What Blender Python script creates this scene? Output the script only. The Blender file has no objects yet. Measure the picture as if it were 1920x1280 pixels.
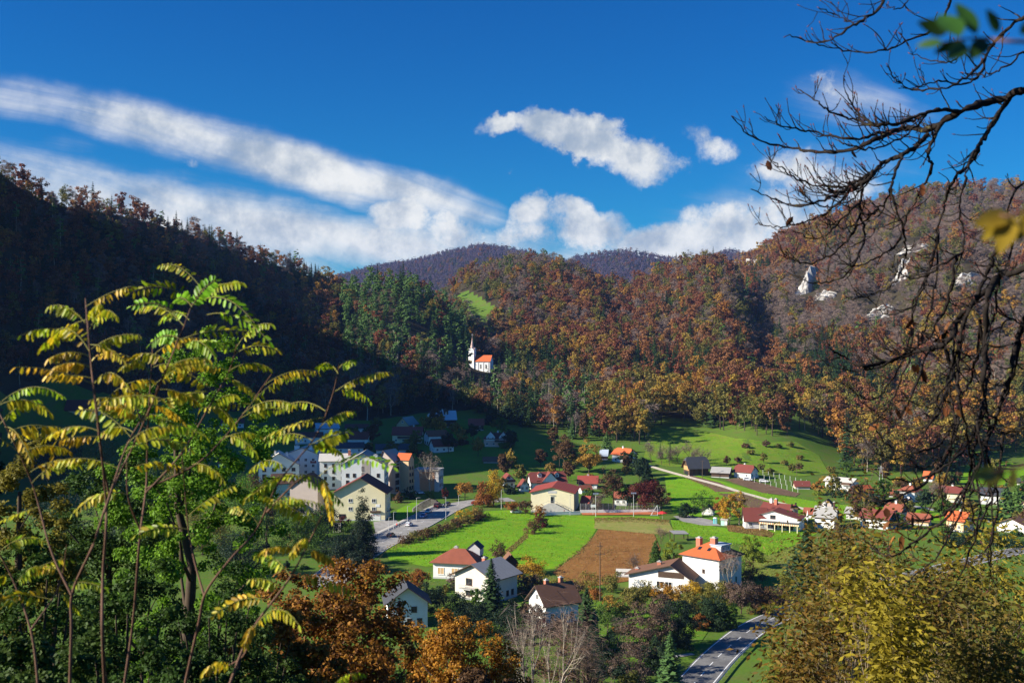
import bpy, bmesh, math, random
import numpy as np
from mathutils import Vector, Matrix, Euler
from mathutils.geometry import delaunay_2d_cdt

# ------------------------------------------------------------------ camera, sky, sun
S = bpy.context.scene
C = S.collection
ZC = 65.0                      # camera height over the valley floor
F = 1920 * 38.0 / 36.0         # focal length in photograph pixels
cam_d = bpy.data.cameras.new("camera")
cam = bpy.data.objects.new("camera", cam_d)
C.objects.link(cam)
cam_d.lens = 38.0
cam_d.sensor_width = 36.0
cam_d.clip_start = 0.1
cam_d.clip_end = 30000.0
cam_d.dof.use_dof = True
cam_d.dof.focus_distance = 420.0
cam_d.dof.aperture_fstop = 4.2
cam.location = (0, 0, ZC)
cam.rotation_euler = (math.radians(90), 0, 0)
S.camera = cam

SUN_EL = math.radians(26.0)
SUN_AZ = math.radians(256.0)    # clockwise from +Y: the sun stands to the left, slightly behind the camera
SUN_DIR = Vector((math.sin(SUN_AZ) * math.cos(SUN_EL), math.cos(SUN_AZ) * math.cos(SUN_EL), math.sin(SUN_EL)))
sun_d = bpy.data.lights.new("sun", 'SUN')
sun = bpy.data.objects.new("sun", sun_d)
C.objects.link(sun)
sun_d.energy = 5.0
sun_d.angle = math.radians(0.5)
sun_d.color = (1.0, 0.93, 0.81)
sun.rotation_euler = (-SUN_DIR).to_track_quat('-Z', 'Y').to_euler()

S.view_settings.view_transform = 'Standard'
S.view_settings.look = 'None'
S.view_settings.exposure = 1.1
S.view_settings.gamma = 1.0
S.render.engine = 'CYCLES'
S.cycles.max_bounces = 5
S.cycles.diffuse_bounces = 2
S.cycles.glossy_bounces = 2
S.cycles.transmission_bounces = 3
S.cycles.transparent_max_bounces = 4
S.cycles.volume_bounces = 0
S.cycles.use_denoising = True
S.cycles.sample_clamp_indirect = 3.0


class E:
    """A shader value with arithmetic that makes Math nodes."""
    def __init__(self, nt, s):
        self.nt, self.s = nt, s

    def _op(self, op, *args, clamp=False):
        n = self.nt.nodes.new('ShaderNodeMath')
        n.operation = op
        n.use_clamp = clamp
        for i, a in enumerate((self,) + args):
            if isinstance(a, E):
                self.nt.links.new(a.s, n.inputs[i])
            else:
                n.inputs[i].default_value = a
        return E(self.nt, n.outputs[0])

    def __add__(self, o): return self._op('ADD', o)
    def __radd__(self, o): return self._op('ADD', o)
    def __sub__(self, o): return self._op('SUBTRACT', o)
    def __rsub__(self, o): return (self * -1.0) + o
    def __mul__(self, o): return self._op('MULTIPLY', o)
    def __rmul__(self, o): return self._op('MULTIPLY', o)
    def __truediv__(self, o): return self._op('DIVIDE', o)
    def max(self, o): return self._op('MAXIMUM', o)
    def min(self, o): return self._op('MINIMUM', o)
    def pow(self, o): return self._op('POWER', o)

    def smooth(self, a, b):
        n = self.nt.nodes.new('ShaderNodeMapRange')
        n.interpolation_type = 'SMOOTHSTEP'
        self.nt.links.new(self.s, n.inputs['Value'])
        n.inputs['From Min'].default_value = a
        n.inputs['From Max'].default_value = b
        return E(self.nt, n.outputs[0])


def combine(nt, x, y, z):
    n = nt.nodes.new('ShaderNodeCombineXYZ')
    for i, a in enumerate((x, y, z)):
        if isinstance(a, E):
            nt.links.new(a.s, n.inputs[i])
        else:
            n.inputs[i].default_value = a
    return n.outputs[0]


def noise(nt, vec, scale=1.0, detail=4.0, rough=0.55, dist=0.0):
    n = nt.nodes.new('ShaderNodeTexNoise')
    n.inputs['Scale'].default_value = scale
    n.inputs['Detail'].default_value = detail
    n.inputs['Roughness'].default_value = rough
    n.inputs['Distortion'].default_value = dist
    if vec is not None:
        nt.links.new(vec, n.inputs['Vector'])
    return E(nt, n.outputs[0])


def mixc(nt, fac, a, b, mode='MIX'):
    n = nt.nodes.new('ShaderNodeMix')
    n.data_type = 'RGBA'
    n.blend_type = mode
    for sock, v in ((n.inputs[0], fac), (n.inputs[6], a), (n.inputs[7], b)):
        if isinstance(v, E):
            nt.links.new(v.s, sock)
        elif hasattr(v, 'is_linked'):
            nt.links.new(v, sock)
        elif isinstance(v, (int, float)):
            sock.default_value = v
        else:
            sock.default_value = (*v, 1.0)
    return n.outputs[2]


def make_world():
    w = bpy.data.worlds.new("World")
    S.world = w
    w.use_nodes = True
    nt = w.node_tree
    nt.nodes.clear()
    out = nt.nodes.new('ShaderNodeOutputWorld')
    bg = nt.nodes.new('ShaderNodeBackground')
    bg.inputs['Strength'].default_value = 0.1
    sky = nt.nodes.new('ShaderNodeTexSky')
    sky.sky_type = 'NISHITA'
    sky.sun_disc = False
    sky.sun_elevation = SUN_EL
    sky.sun_rotation = SUN_AZ
    sky.altitude = 300
    sky.air_density = 1.0
    sky.dust_density = 0.3
    sky.ozone_density = 3.0
    hs = nt.nodes.new('ShaderNodeHueSaturation')
    hs.inputs['Saturation'].default_value = 1.45
    nt.links.new(sky.outputs[0], hs.inputs['Color'])
    tc = nt.nodes.new('ShaderNodeTexCoord')
    d = tc.outputs['Generated']
    sp = nt.nodes.new('ShaderNodeSeparateXYZ')
    nt.links.new(d, sp.inputs[0])
    dx, dy, dz = (E(nt, s) for s in sp.outputs)
    # deep polarised blue up the valley, sky behind the camera brightened as added fill
    gain = mixc(nt, dy.smooth(0.15, -0.45), SKY_GAIN, SKY_BACK)
    col = mixc(nt, 1.0, hs.outputs[0], gain, 'MULTIPLY')
    yy = dy.max(0.12)
    u = dx / yy                      # bearing and height of a cloud, as slopes
    v = dz / yy
    front = dy.smooth(0.12, 0.35)
    # billowing and streaky noise, both on the sky's own direction
    bill = noise(nt, d, 9.0, 9.0, 0.60)
    big = noise(nt, d, 4.0, 3.0, 0.5)
    a = math.radians(-13)
    sx = u * math.cos(a) + v * math.sin(a)
    sy = v * math.cos(a) - u * math.sin(a)
    streak = noise(nt, combine(nt, sx * 3.6, sy * 24.0, 0.3), 1.0, 9.0, 0.60, 0.7)

    w1 = noise(nt, combine(nt, dx, dy, dz + 3.1), 13.0, 8.0, 0.62)
    w2 = noise(nt, combine(nt, dx, dy, dz - 5.7), 13.0, 8.0, 0.62)
    uv_soft = combine(nt, u + (w1 - 0.5) * 0.03, v + (w2 - 0.5) * 0.022, 0.0)
    uv_puff = combine(nt, u + (w1 - 0.5) * 0.085, v + (w2 - 0.5) * 0.065, 0.0)

    def blob(uv, px, py, rx, ry, deg, amp):
        """A soft elliptical patch of cloud at a bearing; centre and radii as angles (photograph pixels)."""
        mp = nt.nodes.new('ShaderNodeMapping')
        mp.vector_type = 'TEXTURE'
        mp.inputs['Location'].default_value = ((px - 960) / F, (640 - py) / F, 0)
        mp.inputs['Rotation'].default_value = (0, 0, math.radians(deg))
        mp.inputs['Scale'].default_value = (rx / F, ry / F, 1)
        nt.links.new(uv, mp.inputs['Vector'])
        dt = nt.nodes.new('ShaderNodeVectorMath')
        dt.operation = 'DOT_PRODUCT'
        nt.links.new(mp.outputs[0], dt.inputs[0])
        nt.links.new(mp.outputs[0], dt.inputs[1])
        return E(nt, dt.outputs['Value'])._op('MULTIPLY_ADD', -amp, amp)

    def union(items, uv):
        f = None
        for it in items:
            b = blob(uv, *it)
            f = b.max(0.0) if f is None else f.max(b)
        return f
    wisps = union([
        (40, 190, 300, 60, -6, 0.75), (330, 250, 420, 66, -13, 0.95), (560, 312, 330, 66, -18, 1.1), (790, 365, 250, 58, -17, 1.1),
        (120, 335, 420, 80, -14, 0.75), (420, 410, 520, 85, -10, 1.15), (640, 450, 420, 70, -6, 1.15), (200, 345, 450, 50, -12, 0.8),
        (110, 285, 130, 60, 20, 0.5), (380, 470, 420, 70, -10, 0.9), (380, 300, 90, 30, -10, 0.45),
        (900, 460, 260, 46, -3, 0.9), (1200, 480, 320, 46, 2, 0.95), (1560, 340, 280, 120, 10, 0.55), (1420, 410, 230, 80, 0, 0.75),
        (1350, 398, 130, 60, 0, 0.45), (1600, 190, 190, 80, -8, 0.62), (1690, 215, 120, 50, 0, 0.5)], uv_soft)
    puffs = union([
        (950, 246, 90, 24, -3, 0.95), (1060, 262, 130, 46, -10, 1.25), (1120, 272, 130, 50, -12, 1.3), (1190, 292, 110, 50, -12, 1.2), (1220, 312, 80, 40, 0, 1.0),
        (1110, 240, 56, 34, 0, 0.9), (1140, 232, 34, 26, 0, 0.8), (1350, 298, 80, 34, -5, 0.62), (1322, 260, 44, 48, 0, 0.56),
        (1490, 325, 110, 56, 0, 0.95), (1545, 165, 60, 36, -8, 0.6), (1540, 350, 150, 60, 0, 0.95),
        (1400, 430, 160, 66, 0, 1.1), (1330, 455, 140, 56, 0, 1.1), (1470, 410, 120, 80, 0, 1.0),
        (755, 405, 90, 60, 0, 1.15), (850, 432, 110, 60, 0, 1.0), (1000, 410, 66, 56, 0, 1.1), (980, 450, 120, 50, 0, 1.0), (900, 405, 50, 34, 0, 0.7),
        (1110, 430, 120, 56, 0, 1.2), (1200, 445, 130, 52, 0, 1.2), (1260, 460, 120, 50, 0, 1.15), (1085, 398, 56, 44, 0, 0.95), (700, 450, 140, 50, 0, 0.9), (1160, 410, 50, 36, 0, 0.9),
        (355, 310, 40, 18, 0, 0.5), (960, 322, 16, 14, 0, 0.5)], uv_puff)
    edge = noise(nt, combine(nt, dx, dy, dz + 9.2), 22.0, 10.0, 0.68)
    dw = (wisps * 1.15 + (streak - 0.5) * 1.9 + (bill - 0.5) * 0.35 - 0.26).smooth(-0.05, 1.15) * wisps.smooth(0.0, 0.85)
    dp = (puffs * 1.15 + (edge - 0.5) * 2.4 + (bill - 0.5) * 0.9 - 0.30).smooth(0.0, 0.88) * puffs.smooth(0.0, 0.5)
    dens = dw.max(dp) * front
    # sunlit side up and left; undersides and thick parts greyer
    bill2 = noise(nt, combine(nt, dx + 0.012, dy, dz - 0.014), 9.0, 9.0, 0.60)
    relief = ((bill - bill2) * 2.6 + 0.62 + (big - 0.5) * 0.5)
    shade = relief.smooth(0.25, 0.95)
    cc = mixc(nt, shade, CLOUD_DARK, CLOUD_LIGHT)
    col = mixc(nt, dens * 0.97, col, cc)
    nt.links.new(col, bg.inputs['Color'])
    nt.links.new(bg.outputs[0], out.inputs[0])
    w.cycles.sampling_method = 'NONE'


SKY_BACK = (0.52, 0.64, 0.80)
SKY_GAIN = (0.03, 0.35, 0.52)
CLOUD_DARK = (1.7, 2.1, 2.6)
CLOUD_LIGHT = (4.4, 4.4, 4.25)
make_world()

# ------------------------------------------------------------------ terrain
def _hash(ix, iy, seed):
    n = (ix.astype(np.int64) * 374761393 + iy.astype(np.int64) * 668265263 + seed * 1442695041) & 0x7fffffff
    n = ((n ^ (n >> 13)) * 1274126177) & 0x7fffffff
    n = (n ^ (n >> 16)) & 0xffff
    return n / 65535.0


def vnoise(x, y, seed=0):
    ix, iy = np.floor(x), np.floor(y)
    fx, fy = x - ix, y - iy
    fx, fy = fx * fx * (3 - 2 * fx), fy * fy * (3 - 2 * fy)
    a, b = _hash(ix, iy, seed), _hash(ix + 1, iy, seed)
    c, d = _hash(ix, iy + 1, seed), _hash(ix + 1, iy + 1, seed)
    return (a * (1 - fx) + b * fx) * (1 - fy) + (c * (1 - fx) + d * fx) * fy - 0.5


def fbm(x, y, wl, octaves=4, seed=0):
    t, amp = 0.0, 1.0
    for k in range(octaves):
        t = t + amp * vnoise(x / wl + 17.3 * k, y / wl - 9.1 * k, seed + k)
        wl *= 0.5
        amp *= 0.5
    return t


def smax(a, b, k):
    h = np.clip(0.5 + 0.5 * (a - b) / k, 0, 1)
    return b * (1 - h) + a * h + k * h * (1 - h)


# each hill: bearing knots (photograph px), skyline height (py, tree tops), ridge distance, foot distance, foot height, profile power, tree height, noise
HILLS = {
    'left': dict(px=[-2600, -1500, -1150, -700, -400, -220, -110, 0, 60, 120, 200, 280, 360, 440, 480, 540, 580, 640, 720, 800],  # negative bearings: unseen spur, shaped to throw its shade over the village
                 py=[330, 120, 45, -12, 25, 137, 205, 285, 330, 352, 365, 385, 410, 440, 465, 475, 492, 520, 575, 650],
                 D=[600, 510, 475, 452, 446, 455, 590, 730, 770, 800, 835, 868, 900, 960, 990, 1030, 1060, 1100, 1130, 1150],
                 B=[470, 430, 410, 388, 387, 395, 470, 540, 545, 550, 560, 570, 580, 600, 610, 640, 670, 720, 800, 900], p=1.0, tree=13, amp=14),
    'pine': dict(px=[300, 420, 500, 560, 620, 660, 690, 720, 760, 800, 840, 880, 920, 960, 1010],
                 py=[730, 660, 575, 535, 525, 520, 508, 496, 498, 520, 555, 595, 650, 700, 780],
                 D=[820, 860, 900, 930, 950, 950, 950, 950, 950, 945, 930, 910, 890, 870, 850],
                 B=[560, 570, 580, 590, 600, 610, 620, 630, 640, 650, 650, 650, 650, 650, 650], p=0.85, tree=18, amp=8),
    'mid': dict(px=[560, 700, 780, 830, 860, 920, 960, 1040, 1080, 1130, 1180, 1250, 1290, 1330, 1360, 1390, 1420, 1480, 1560],
                py=[720, 620, 570, 540, 505, 482, 472, 478, 492, 515, 522, 492, 476, 468, 482, 520, 570, 650, 740],
                D=[1250, 1260, 1270, 1280, 1280, 1290, 1300, 1310, 1320, 1320, 1310, 1290, 1270, 1250, 1240, 1230, 1200, 1150, 1100],
                B=[700, 700, 690, 690, 690, 690, 680, 670, 660, 660, 660, 650, 640, 630, 620, 620, 620, 620, 640], p=0.92, tree=15, amp=20),
    'right': dict(px=[1200, 1300, 1360, 1400, 1450, 1500, 1560, 1620, 1700, 1800, 1920, 2100, 2500, 3400, 4600],
                  py=[640, 560, 505, 478, 442, 416, 396, 376, 352, 344, 336, 320, 280, 250, 300],
                  D=[1650, 1640, 1630, 1620, 1610, 1600, 1580, 1560, 1540, 1500, 1450, 1400, 1200, 1000, 900],
                  B=[760, 740, 720, 700, 680, 660, 650, 640, 630, 620, 600, 580, 520, 420, 380], p=0.95, tree=14, amp=22),
    'farleft': dict(px=[300, 560, 640, 700, 780, 850, 905, 960, 1010, 1080, 1150, 1300],
                    py=[620, 540, 516, 500, 488, 470, 459, 467, 478, 500, 530, 600],
                    D=[3900] * 12, B=[2200] * 12, p=1.0, tree=8, amp=70),
    'farright': dict(px=[900, 1010, 1080, 1150, 1180, 1220, 1290, 1330, 1360, 1400, 1460, 1700],
                     py=[560, 500, 482, 472, 471, 478, 492, 482, 471, 474, 470, 520],
                     D=[3700] * 12, B=[2100] * 12, p=1.0, tree=8, amp=70),
}
FLOOR_L = ([0, 455, 500, 560, 620, 700, 850, 1100], [0, 0, 5, 12, 17, 24, 40, 44])
FLOOR_M = ([0, 465, 500, 560, 620, 700, 850, 1100], [0, 0, 2.5, 7.5, 13, 20, 30, 40])
FLOOR_R = ([0, 520, 560, 640, 720, 900, 1100], [0, 0, 1, 5, 12, 20, 26])
RISE = {}


def hill_height(name, x, y):
    L = HILLS[name]
    ys = np.maximum(y, 60.0)
    px = 960 + F * x / ys
    D, B = np.interp(px, L['px'], L['D']), np.interp(px, L['px'], L['B'])
    top = ZC - (np.interp(px, L['px'], L['py']) - 640) / F * D - L['tree']
    t = (ys - B) / (D - B)
    front = top * np.clip(t, 0, 1) ** L['p'] - 20 * np.clip(-t * 6, 0, 1)
    back = top - np.clip(ys - D, 0, None) * 0.55
    z = np.where(t < 1, front, back)
    w = np.clip(t * 2.5, 0, 1) * np.clip((1 - t) * 4, 0.0, 1)
    z = z + L['amp'] * w * fbm(x + 300, y, 260.0 if 'far' not in name else 900.0, 4, hash_of(name))
    if name in ('mid', 'right'):
        z = z + 32.0 * w * fbm(px + t * 90, t * 60 + 40, 150.0, 2, 7) * np.clip((1.02 - t) * 3, 0, 1) * np.clip(np.abs(px - 1392) / 90 - 0.25, 0, 1)      # spurs and gullies running down the slope
    return z, t


def hash_of(name):
    return sum(ord(c) for c in name) % 97


def H(x, y):
    """Ground height at world x, y (arrays)."""
    x, y = np.asarray(x, float), np.asarray(y, float)
    ys = np.maximum(y, 60.0)
    px = 960 + F * x / ys
    wl = np.clip((1080 - px) / 130, 0, 1)
    wr = np.clip((px - 1400) / 200, 0, 1)
    fl = np.interp(y, *FLOOR_L)
    fm = np.interp(y, *FLOOR_M)
    fr = np.interp(y, *FLOOR_R)
    z = fl * wl + fm * (1 - wl) * (1 - wr) + fr * wr * (1 - wl)
    z = z + 9.0 * np.exp(-((px - 1475) / 95.0) ** 2 - ((y - 640) / 75.0) ** 2)      # the grassy knoll
    for n in HILLS:
        h, t = hill_height(n, x, y)
        z = smax(z, h, 9.0 if 'far' not in n else 3.0)
    # the slope the camera stands on
    side = np.clip((-x / np.maximum(y, 8.0) - 0.20) / 0.12, 0, 1)
    k = 0.372 - 0.062 * side * np.clip((95 - y) / 40, 0, 1)
    near = 63.2 - k * np.maximum(y, -40) + 0.5 * fbm(x, y, 14.0, 3, 5)
    near = np.where(y < -40, 63.2 + 40 * k, near)
    z = smax(z, near, 6.0)
    return z


def h1(x, y):
    return float(H(np.array([x]), np.array([y]))[0])


_Y = np.concatenate([np.arange(60, 760, 1.0), np.arange(760, 2000, 4.0), np.arange(2000, 5000, 25.0)])


def at(px, py, ymin=120):
    """The point of the ground that lies at this bearing and dip from the camera (photograph pixels)."""
    a = (px - 960) / F
    z = H(a * _Y, _Y)
    ray = ZC - (py - 640) / F * _Y
    ok = np.nonzero((ray <= z) & (_Y > ymin))[0]
    i = ok[0] if len(ok) else len(_Y) - 1
    yv = _Y[i]
    if 0 < i:
        g0, g1 = ray[i - 1] - z[i - 1], ray[i] - z[i]
        if g0 > 0 >= g1:
            yv = _Y[i - 1] + (_Y[i] - _Y[i - 1]) * g0 / (g0 - g1)
    return Vector((a * yv, yv, h1(a * yv, yv)))


def to_px(x, y, z):
    return 960 + F * x / y, 640 - F * (z - ZC) / y


# ------------------------------------------------------------------ mesh helpers
def mesh_np(name, V, faces, mats, midx=None, smooth=False):
    """A mesh from numpy arrays; faces (m, k) all with k corners."""
    me = bpy.data.meshes.new(name)
    V = np.ascontiguousarray(V, dtype=np.float32)
    faces = np.ascontiguousarray(faces, dtype=np.int32)
    m, k = faces.shape
    me.vertices.add(len(V))
    me.vertices.foreach_set('co', V.ravel())
    me.loops.add(m * k)
    me.loops.foreach_set('vertex_index', faces.ravel())
    me.polygons.add(m)
    me.polygons.foreach_set('loop_start', np.arange(0, m * k, k, dtype=np.int32))
    me.polygons.foreach_set('loop_total', np.full(m, k, dtype=np.int32))
    if midx is not None:
        me.polygons.foreach_set('material_index', np.ascontiguousarray(midx, dtype=np.int32))
    for mt in (mats if isinstance(mats, (list, tuple)) else [mats]):
        me.materials.append(mt)
    me.update(calc_edges=True)
    if smooth:
        me.polygons.foreach_set('use_smooth', np.ones(m, dtype=bool))
    return me


def link(name, data, parent=None, loc=None, rz=None):
    o = bpy.data.objects.new(name, data)
    C.objects.link(o)
    if parent is not None:
        o.parent = parent
    if loc is not None:
        o.location = loc
    if rz is not None:
        o.rotation_euler = (0, 0, rz)
    return o


def tag(o, label=None, cat=None, group=None, kind=None):
    if label:
        o['label'] = label
    if cat:
        o['category'] = cat
    if group:
        o['group'] = group
    if kind:
        o['kind'] = kind
    return o


def thing(name, label, cat, loc=(0, 0, 0), rz=0.0, group=None):
    o = link(name, None, None, loc, rz)
    o.empty_display_size = 0.5
    return tag(o, label, cat, group)


class MB:
    """Collects polygons for one mesh; a material slot per face."""
    def __init__(self):
        self.v, self.f, self.m = [], [], []

    def poly(self, pts, m=0):
        b = len(self.v)
        self.v += [tuple(p) for p in pts]
        self.f.append(list(range(b, b + len(pts))))
        self.m.append(m)

    def box(self, x0, x1, y0, y1, z0, z1, m=0, bottom=True):
        b = len(self.v)
        self.v += [(x0, y0, z0), (x1, y0, z0), (x1, y1, z0), (x0, y1, z0), (x0, y0, z1), (x1, y0, z1), (x1, y1, z1), (x0, y1, z1)]
        fs = [(0, 1, 5, 4), (1, 2, 6, 5), (2, 3, 7, 6), (3, 0, 4, 7), (4, 5, 6, 7)]
        if bottom:
            fs.append((3, 2, 1, 0))
        for f in fs:
            self.f.append([b + i for i in f])
            self.m.append(m)

    def prism(self, pts, off, m=0):
        """A flat polygon pushed along a vector."""
        n = len(pts)
        off = Vector(off)
        b = len(self.v)
        self.v += [tuple(p) for p in pts] + [tuple(Vector(p) + off) for p in pts]
        self.f.append([b + i for i in range(n)][::-1])
        self.f.append([b + n + i for i in range(n)])
        self.m += [m, m]
        for i in range(n):
            j = (i + 1) % n
            self.f.append([b + i, b + j, b + n + j, b + n + i])
            self.m.append(m)

    def tube(self, pts, radii, sides=8, m=0, cap=True):
        b0 = len(self.v)
        pts = [Vector(p) for p in pts]
        for i, p in enumerate(pts):
            d = (pts[min(i + 1, len(pts) - 1)] - pts[max(i - 1, 0)]).normalized()
            a = d.orthogonal().normalized() if abs(d.z) > 0.9 else d.cross(Vector((0, 0, 1))).normalized()
            c = d.cross(a)
            r = radii[i] if hasattr(radii, '__len__') else radii
            for k in range(sides):
                t = 2 * math.pi * k / sides
                self.v.append(tuple(p + a * (r * math.cos(t)) + c * (r * math.sin(t))))
        for i in range(len(pts) - 1):
            for k in range(sides):
                k2 = (k + 1) % sides
                self.f.append([b0 + i * sides + k, b0 + i * sides + k2, b0 + (i + 1) * sides + k2, b0 + (i + 1) * sides + k])
                self.m.append(m)
        if cap:
            self.f.append([b0 + k for k in range(sides)])
            self.f.append([b0 + (len(pts) - 1) * sides + k for k in range(sides)][::-1])
            self.m += [m, m]

    def lathe(self, prof, sides=12, m=0, cx=0, cy=0):
        """prof: list of (radius, z)."""
        b0 = len(self.v)
        for r, z in prof:
            for k in range(sides):
                t = 2 * math.pi * k / sides
                self.v.append((cx + r * math.cos(t), cy + r * math.sin(t), z))
        for i in range(len(prof) - 1):
            for k in range(sides):
                k2 = (k + 1) % sides
                self.f.append([b0 + i * sides + k, b0 + i * sides + k2, b0 + (i + 1) * sides + k2, b0 + (i + 1) * sides + k])
                self.m.append(m)
        self.f.append([b0 + k for k in range(sides)][::-1])
        self.f.append([b0 + (len(prof) - 1) * sides + k for k in range(sides)])
        self.m += [m, m]

    def mesh(self, name, mats, smooth=False):
        me = bpy.data.meshes.new(name)
        me.from_pydata(self.v, [], self.f)
        for mt in (mats if isinstance(mats, (list, tuple)) else [mats]):
            me.materials.append(mt)
        me.polygons.foreach_set('material_index', self.m)
        if smooth:
            me.polygons.foreach_set('use_smooth', [True] * len(self.f))
        bm = bmesh.new()
        bm.from_mesh(me)
        bmesh.ops.recalc_face_normals(bm, faces=bm.faces)
        bm.to_mesh(me)
        bm.free()
        me.update()
        return me

    def build(self, name, mats, parent=None, loc=None, rz=None, smooth=False):
        return link(name, self.mesh(name, mats, smooth), parent, loc, rz)


# ------------------------------------------------------------------ materials
def new_mat(name):
    m = bpy.data.materials.new(name)
    m.use_nodes = True
    nt = m.node_tree
    p = nt.nodes['Principled BSDF']
    return m, nt, p


def plain(name, col, rough=0.8, var=0.12, scale=1.5, metal=0.0, spec=0.3):
    """Paint, plaster, metal: one colour with weathering noise in object space."""
    m, nt, p = new_mat(name)
    tc = nt.nodes.new('ShaderNodeTexCoord')
    n = noise(nt, tc.outputs['Object'], scale, 5, 0.6)
    n2 = noise(nt, tc.outputs['Object'], scale * 9, 3, 0.6)
    f = ((n - 0.5) * 1.6 + (n2 - 0.5) * 0.7) * var * 2 + 1.0
    c = nt.nodes.new('ShaderNodeVectorMath')
    c.operation = 'SCALE'
    c.inputs[0].default_value = col
    nt.links.new(f.s, c.inputs['Scale'])
    nt.links.new(c.outputs[0], p.inputs['Base Color'])
    p.inputs['Roughness'].default_value = rough
    p.inputs['Metallic'].default_value = metal
    p.inputs['Specular IOR Level'].default_value = spec
    return m


def leaf_mat(name, stops, trans=0.35, island=0.5, cluster=0.0, rough=0.6):
    """Foliage: colour picked per tree from a ramp, varied leaf by leaf; lets some light through."""
    m, nt, p = new_mat(name)
    oi = nt.nodes.new('ShaderNodeObjectInfo')
    ge = nt.nodes.new('ShaderNodeNewGeometry')
    r = E(nt, oi.outputs['Random'])
    isl = E(nt, ge.outputs['Random Per Island'])
    fac = r
    if cluster:
        n = noise(nt, oi.outputs['Location'], 0.012, 2, 0.5)
        fac = r * (1 - cluster) + ((n - 0.5) * 2.0 + 0.5) * cluster
    fac = fac + (isl - 0.5) * 0.22 * island * 2
    ramp = nt.nodes.new('ShaderNodeValToRGB')
    ramp.color_ramp.interpolation = 'LINEAR'
    els = ramp.color_ramp.elements
    while len(els) < len(stops):
        els.new(0.5)
    for e, (pos, c) in zip(els, stops):
        e.position = pos
        e.color = (*c, 1)
    nt.links.new(fac.s, ramp.inputs[0])
    br = (isl * 7.31)._op('FRACT') * (1.1 * island) + (1.0 - 0.5 * island)
    sc = nt.nodes.new('ShaderNodeVectorMath')
    sc.operation = 'SCALE'
    nt.links.new(ramp.outputs[0], sc.inputs[0])
    nt.links.new(br.s, sc.inputs['Scale'])
    nt.links.new(sc.outputs[0], p.inputs['Base Color'])
    p.inputs['Roughness'].default_value = rough
    p.inputs['Specular IOR Level'].default_value = 0.15
    if trans > 0:
        tr = nt.nodes.new('ShaderNodeBsdfTranslucent')
        nt.links.new(sc.outputs[0], tr.inputs[0])
        mx = nt.nodes.new('ShaderNodeMixShader')
        mx.inputs[0].default_value = trans
        nt.links.new(p.outputs[0], mx.inputs[1])
        nt.links.new(tr.outputs[0], mx.inputs[2])
        nt.links.new(mx.outputs[0], nt.nodes['Material Output'].inputs[0])
    return m


def ground_mat(name, cols, scales=(0.02, 0.15, 1.2), rough=0.95, bump=0.0, stripes=None, mask=None):
    """Grass, soil, litter: three colours blended by noise on world position; optional mowing or plough lines."""
    m, nt, p = new_mat(name)
    ge = nt.nodes.new('ShaderNodeNewGeometry')
    pos = ge.outputs['Position']
    n1 = noise(nt, pos, scales[0], 4, 0.6)
    n2 = noise(nt, pos, scales[1], 5, 0.65)
    n3 = noise(nt, pos, scales[2], 4, 0.7)
    c = mixc(nt, n1.smooth(0.35, 0.65), cols[0], cols[1])
    c = mixc(nt, n2.smooth(0.42, 0.72), c, cols[2])
    f = (n3 - 0.5) * 0.9 + 1.0
    if stripes:
        ang, wl, amt = stripes
        sp = nt.nodes.new('ShaderNodeSeparateXYZ')
        nt.links.new(pos, sp.inputs[0])
        s = E(nt, sp.outputs[0]) * (math.cos(ang) * 6.283 / wl) + E(nt, sp.outputs[1]) * (math.sin(ang) * 6.283 / wl) + n2 * 2.5
        f = f + s._op('SINE') * amt
    sc = nt.nodes.new('ShaderNodeVectorMath')
    sc.operation = 'SCALE'
    nt.links.new(c, sc.inputs[0])
    nt.links.new(f.s, sc.inputs['Scale'])
    out = sc.outputs[0]
    if mask:
        at_ = nt.nodes.new('ShaderNodeAttribute')
        at_.attribute_name = mask[0]
        mc = mixc(nt, n2.smooth(0.3, 0.7), mask[1], mask[2])
        fm = (E(nt, at_.outputs['Fac']) + (n2 - 0.5) * 0.35).smooth(0.4, 0.6)
        out = mixc(nt, fm, out, mc)
    nt.links.new(out, p.inputs['Base Color'])
    p.inputs['Roughness'].default_value = rough
    p.inputs['Specular IOR Level'].default_value = 0.1
    if bump:
        b = nt.nodes.new('ShaderNodeBump')
        b.inputs['Strength'].default_value = bump
        b.inputs['Distance'].default_value = 0.3
        nt.links.new(n3.s, b.inputs['Height'])
        nt.links.new(b.outputs[0], p.inputs['Normal'])
    return m


GRASS = ground_mat('meadow_grass', [(0.07, 0.24, 0.006), (0.09, 0.29, 0.006), (0.13, 0.25, 0.012)])
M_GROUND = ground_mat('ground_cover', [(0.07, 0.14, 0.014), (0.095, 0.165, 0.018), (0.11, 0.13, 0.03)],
                      mask=('wood', (0.035, 0.026, 0.014), (0.05, 0.042, 0.02)))


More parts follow.
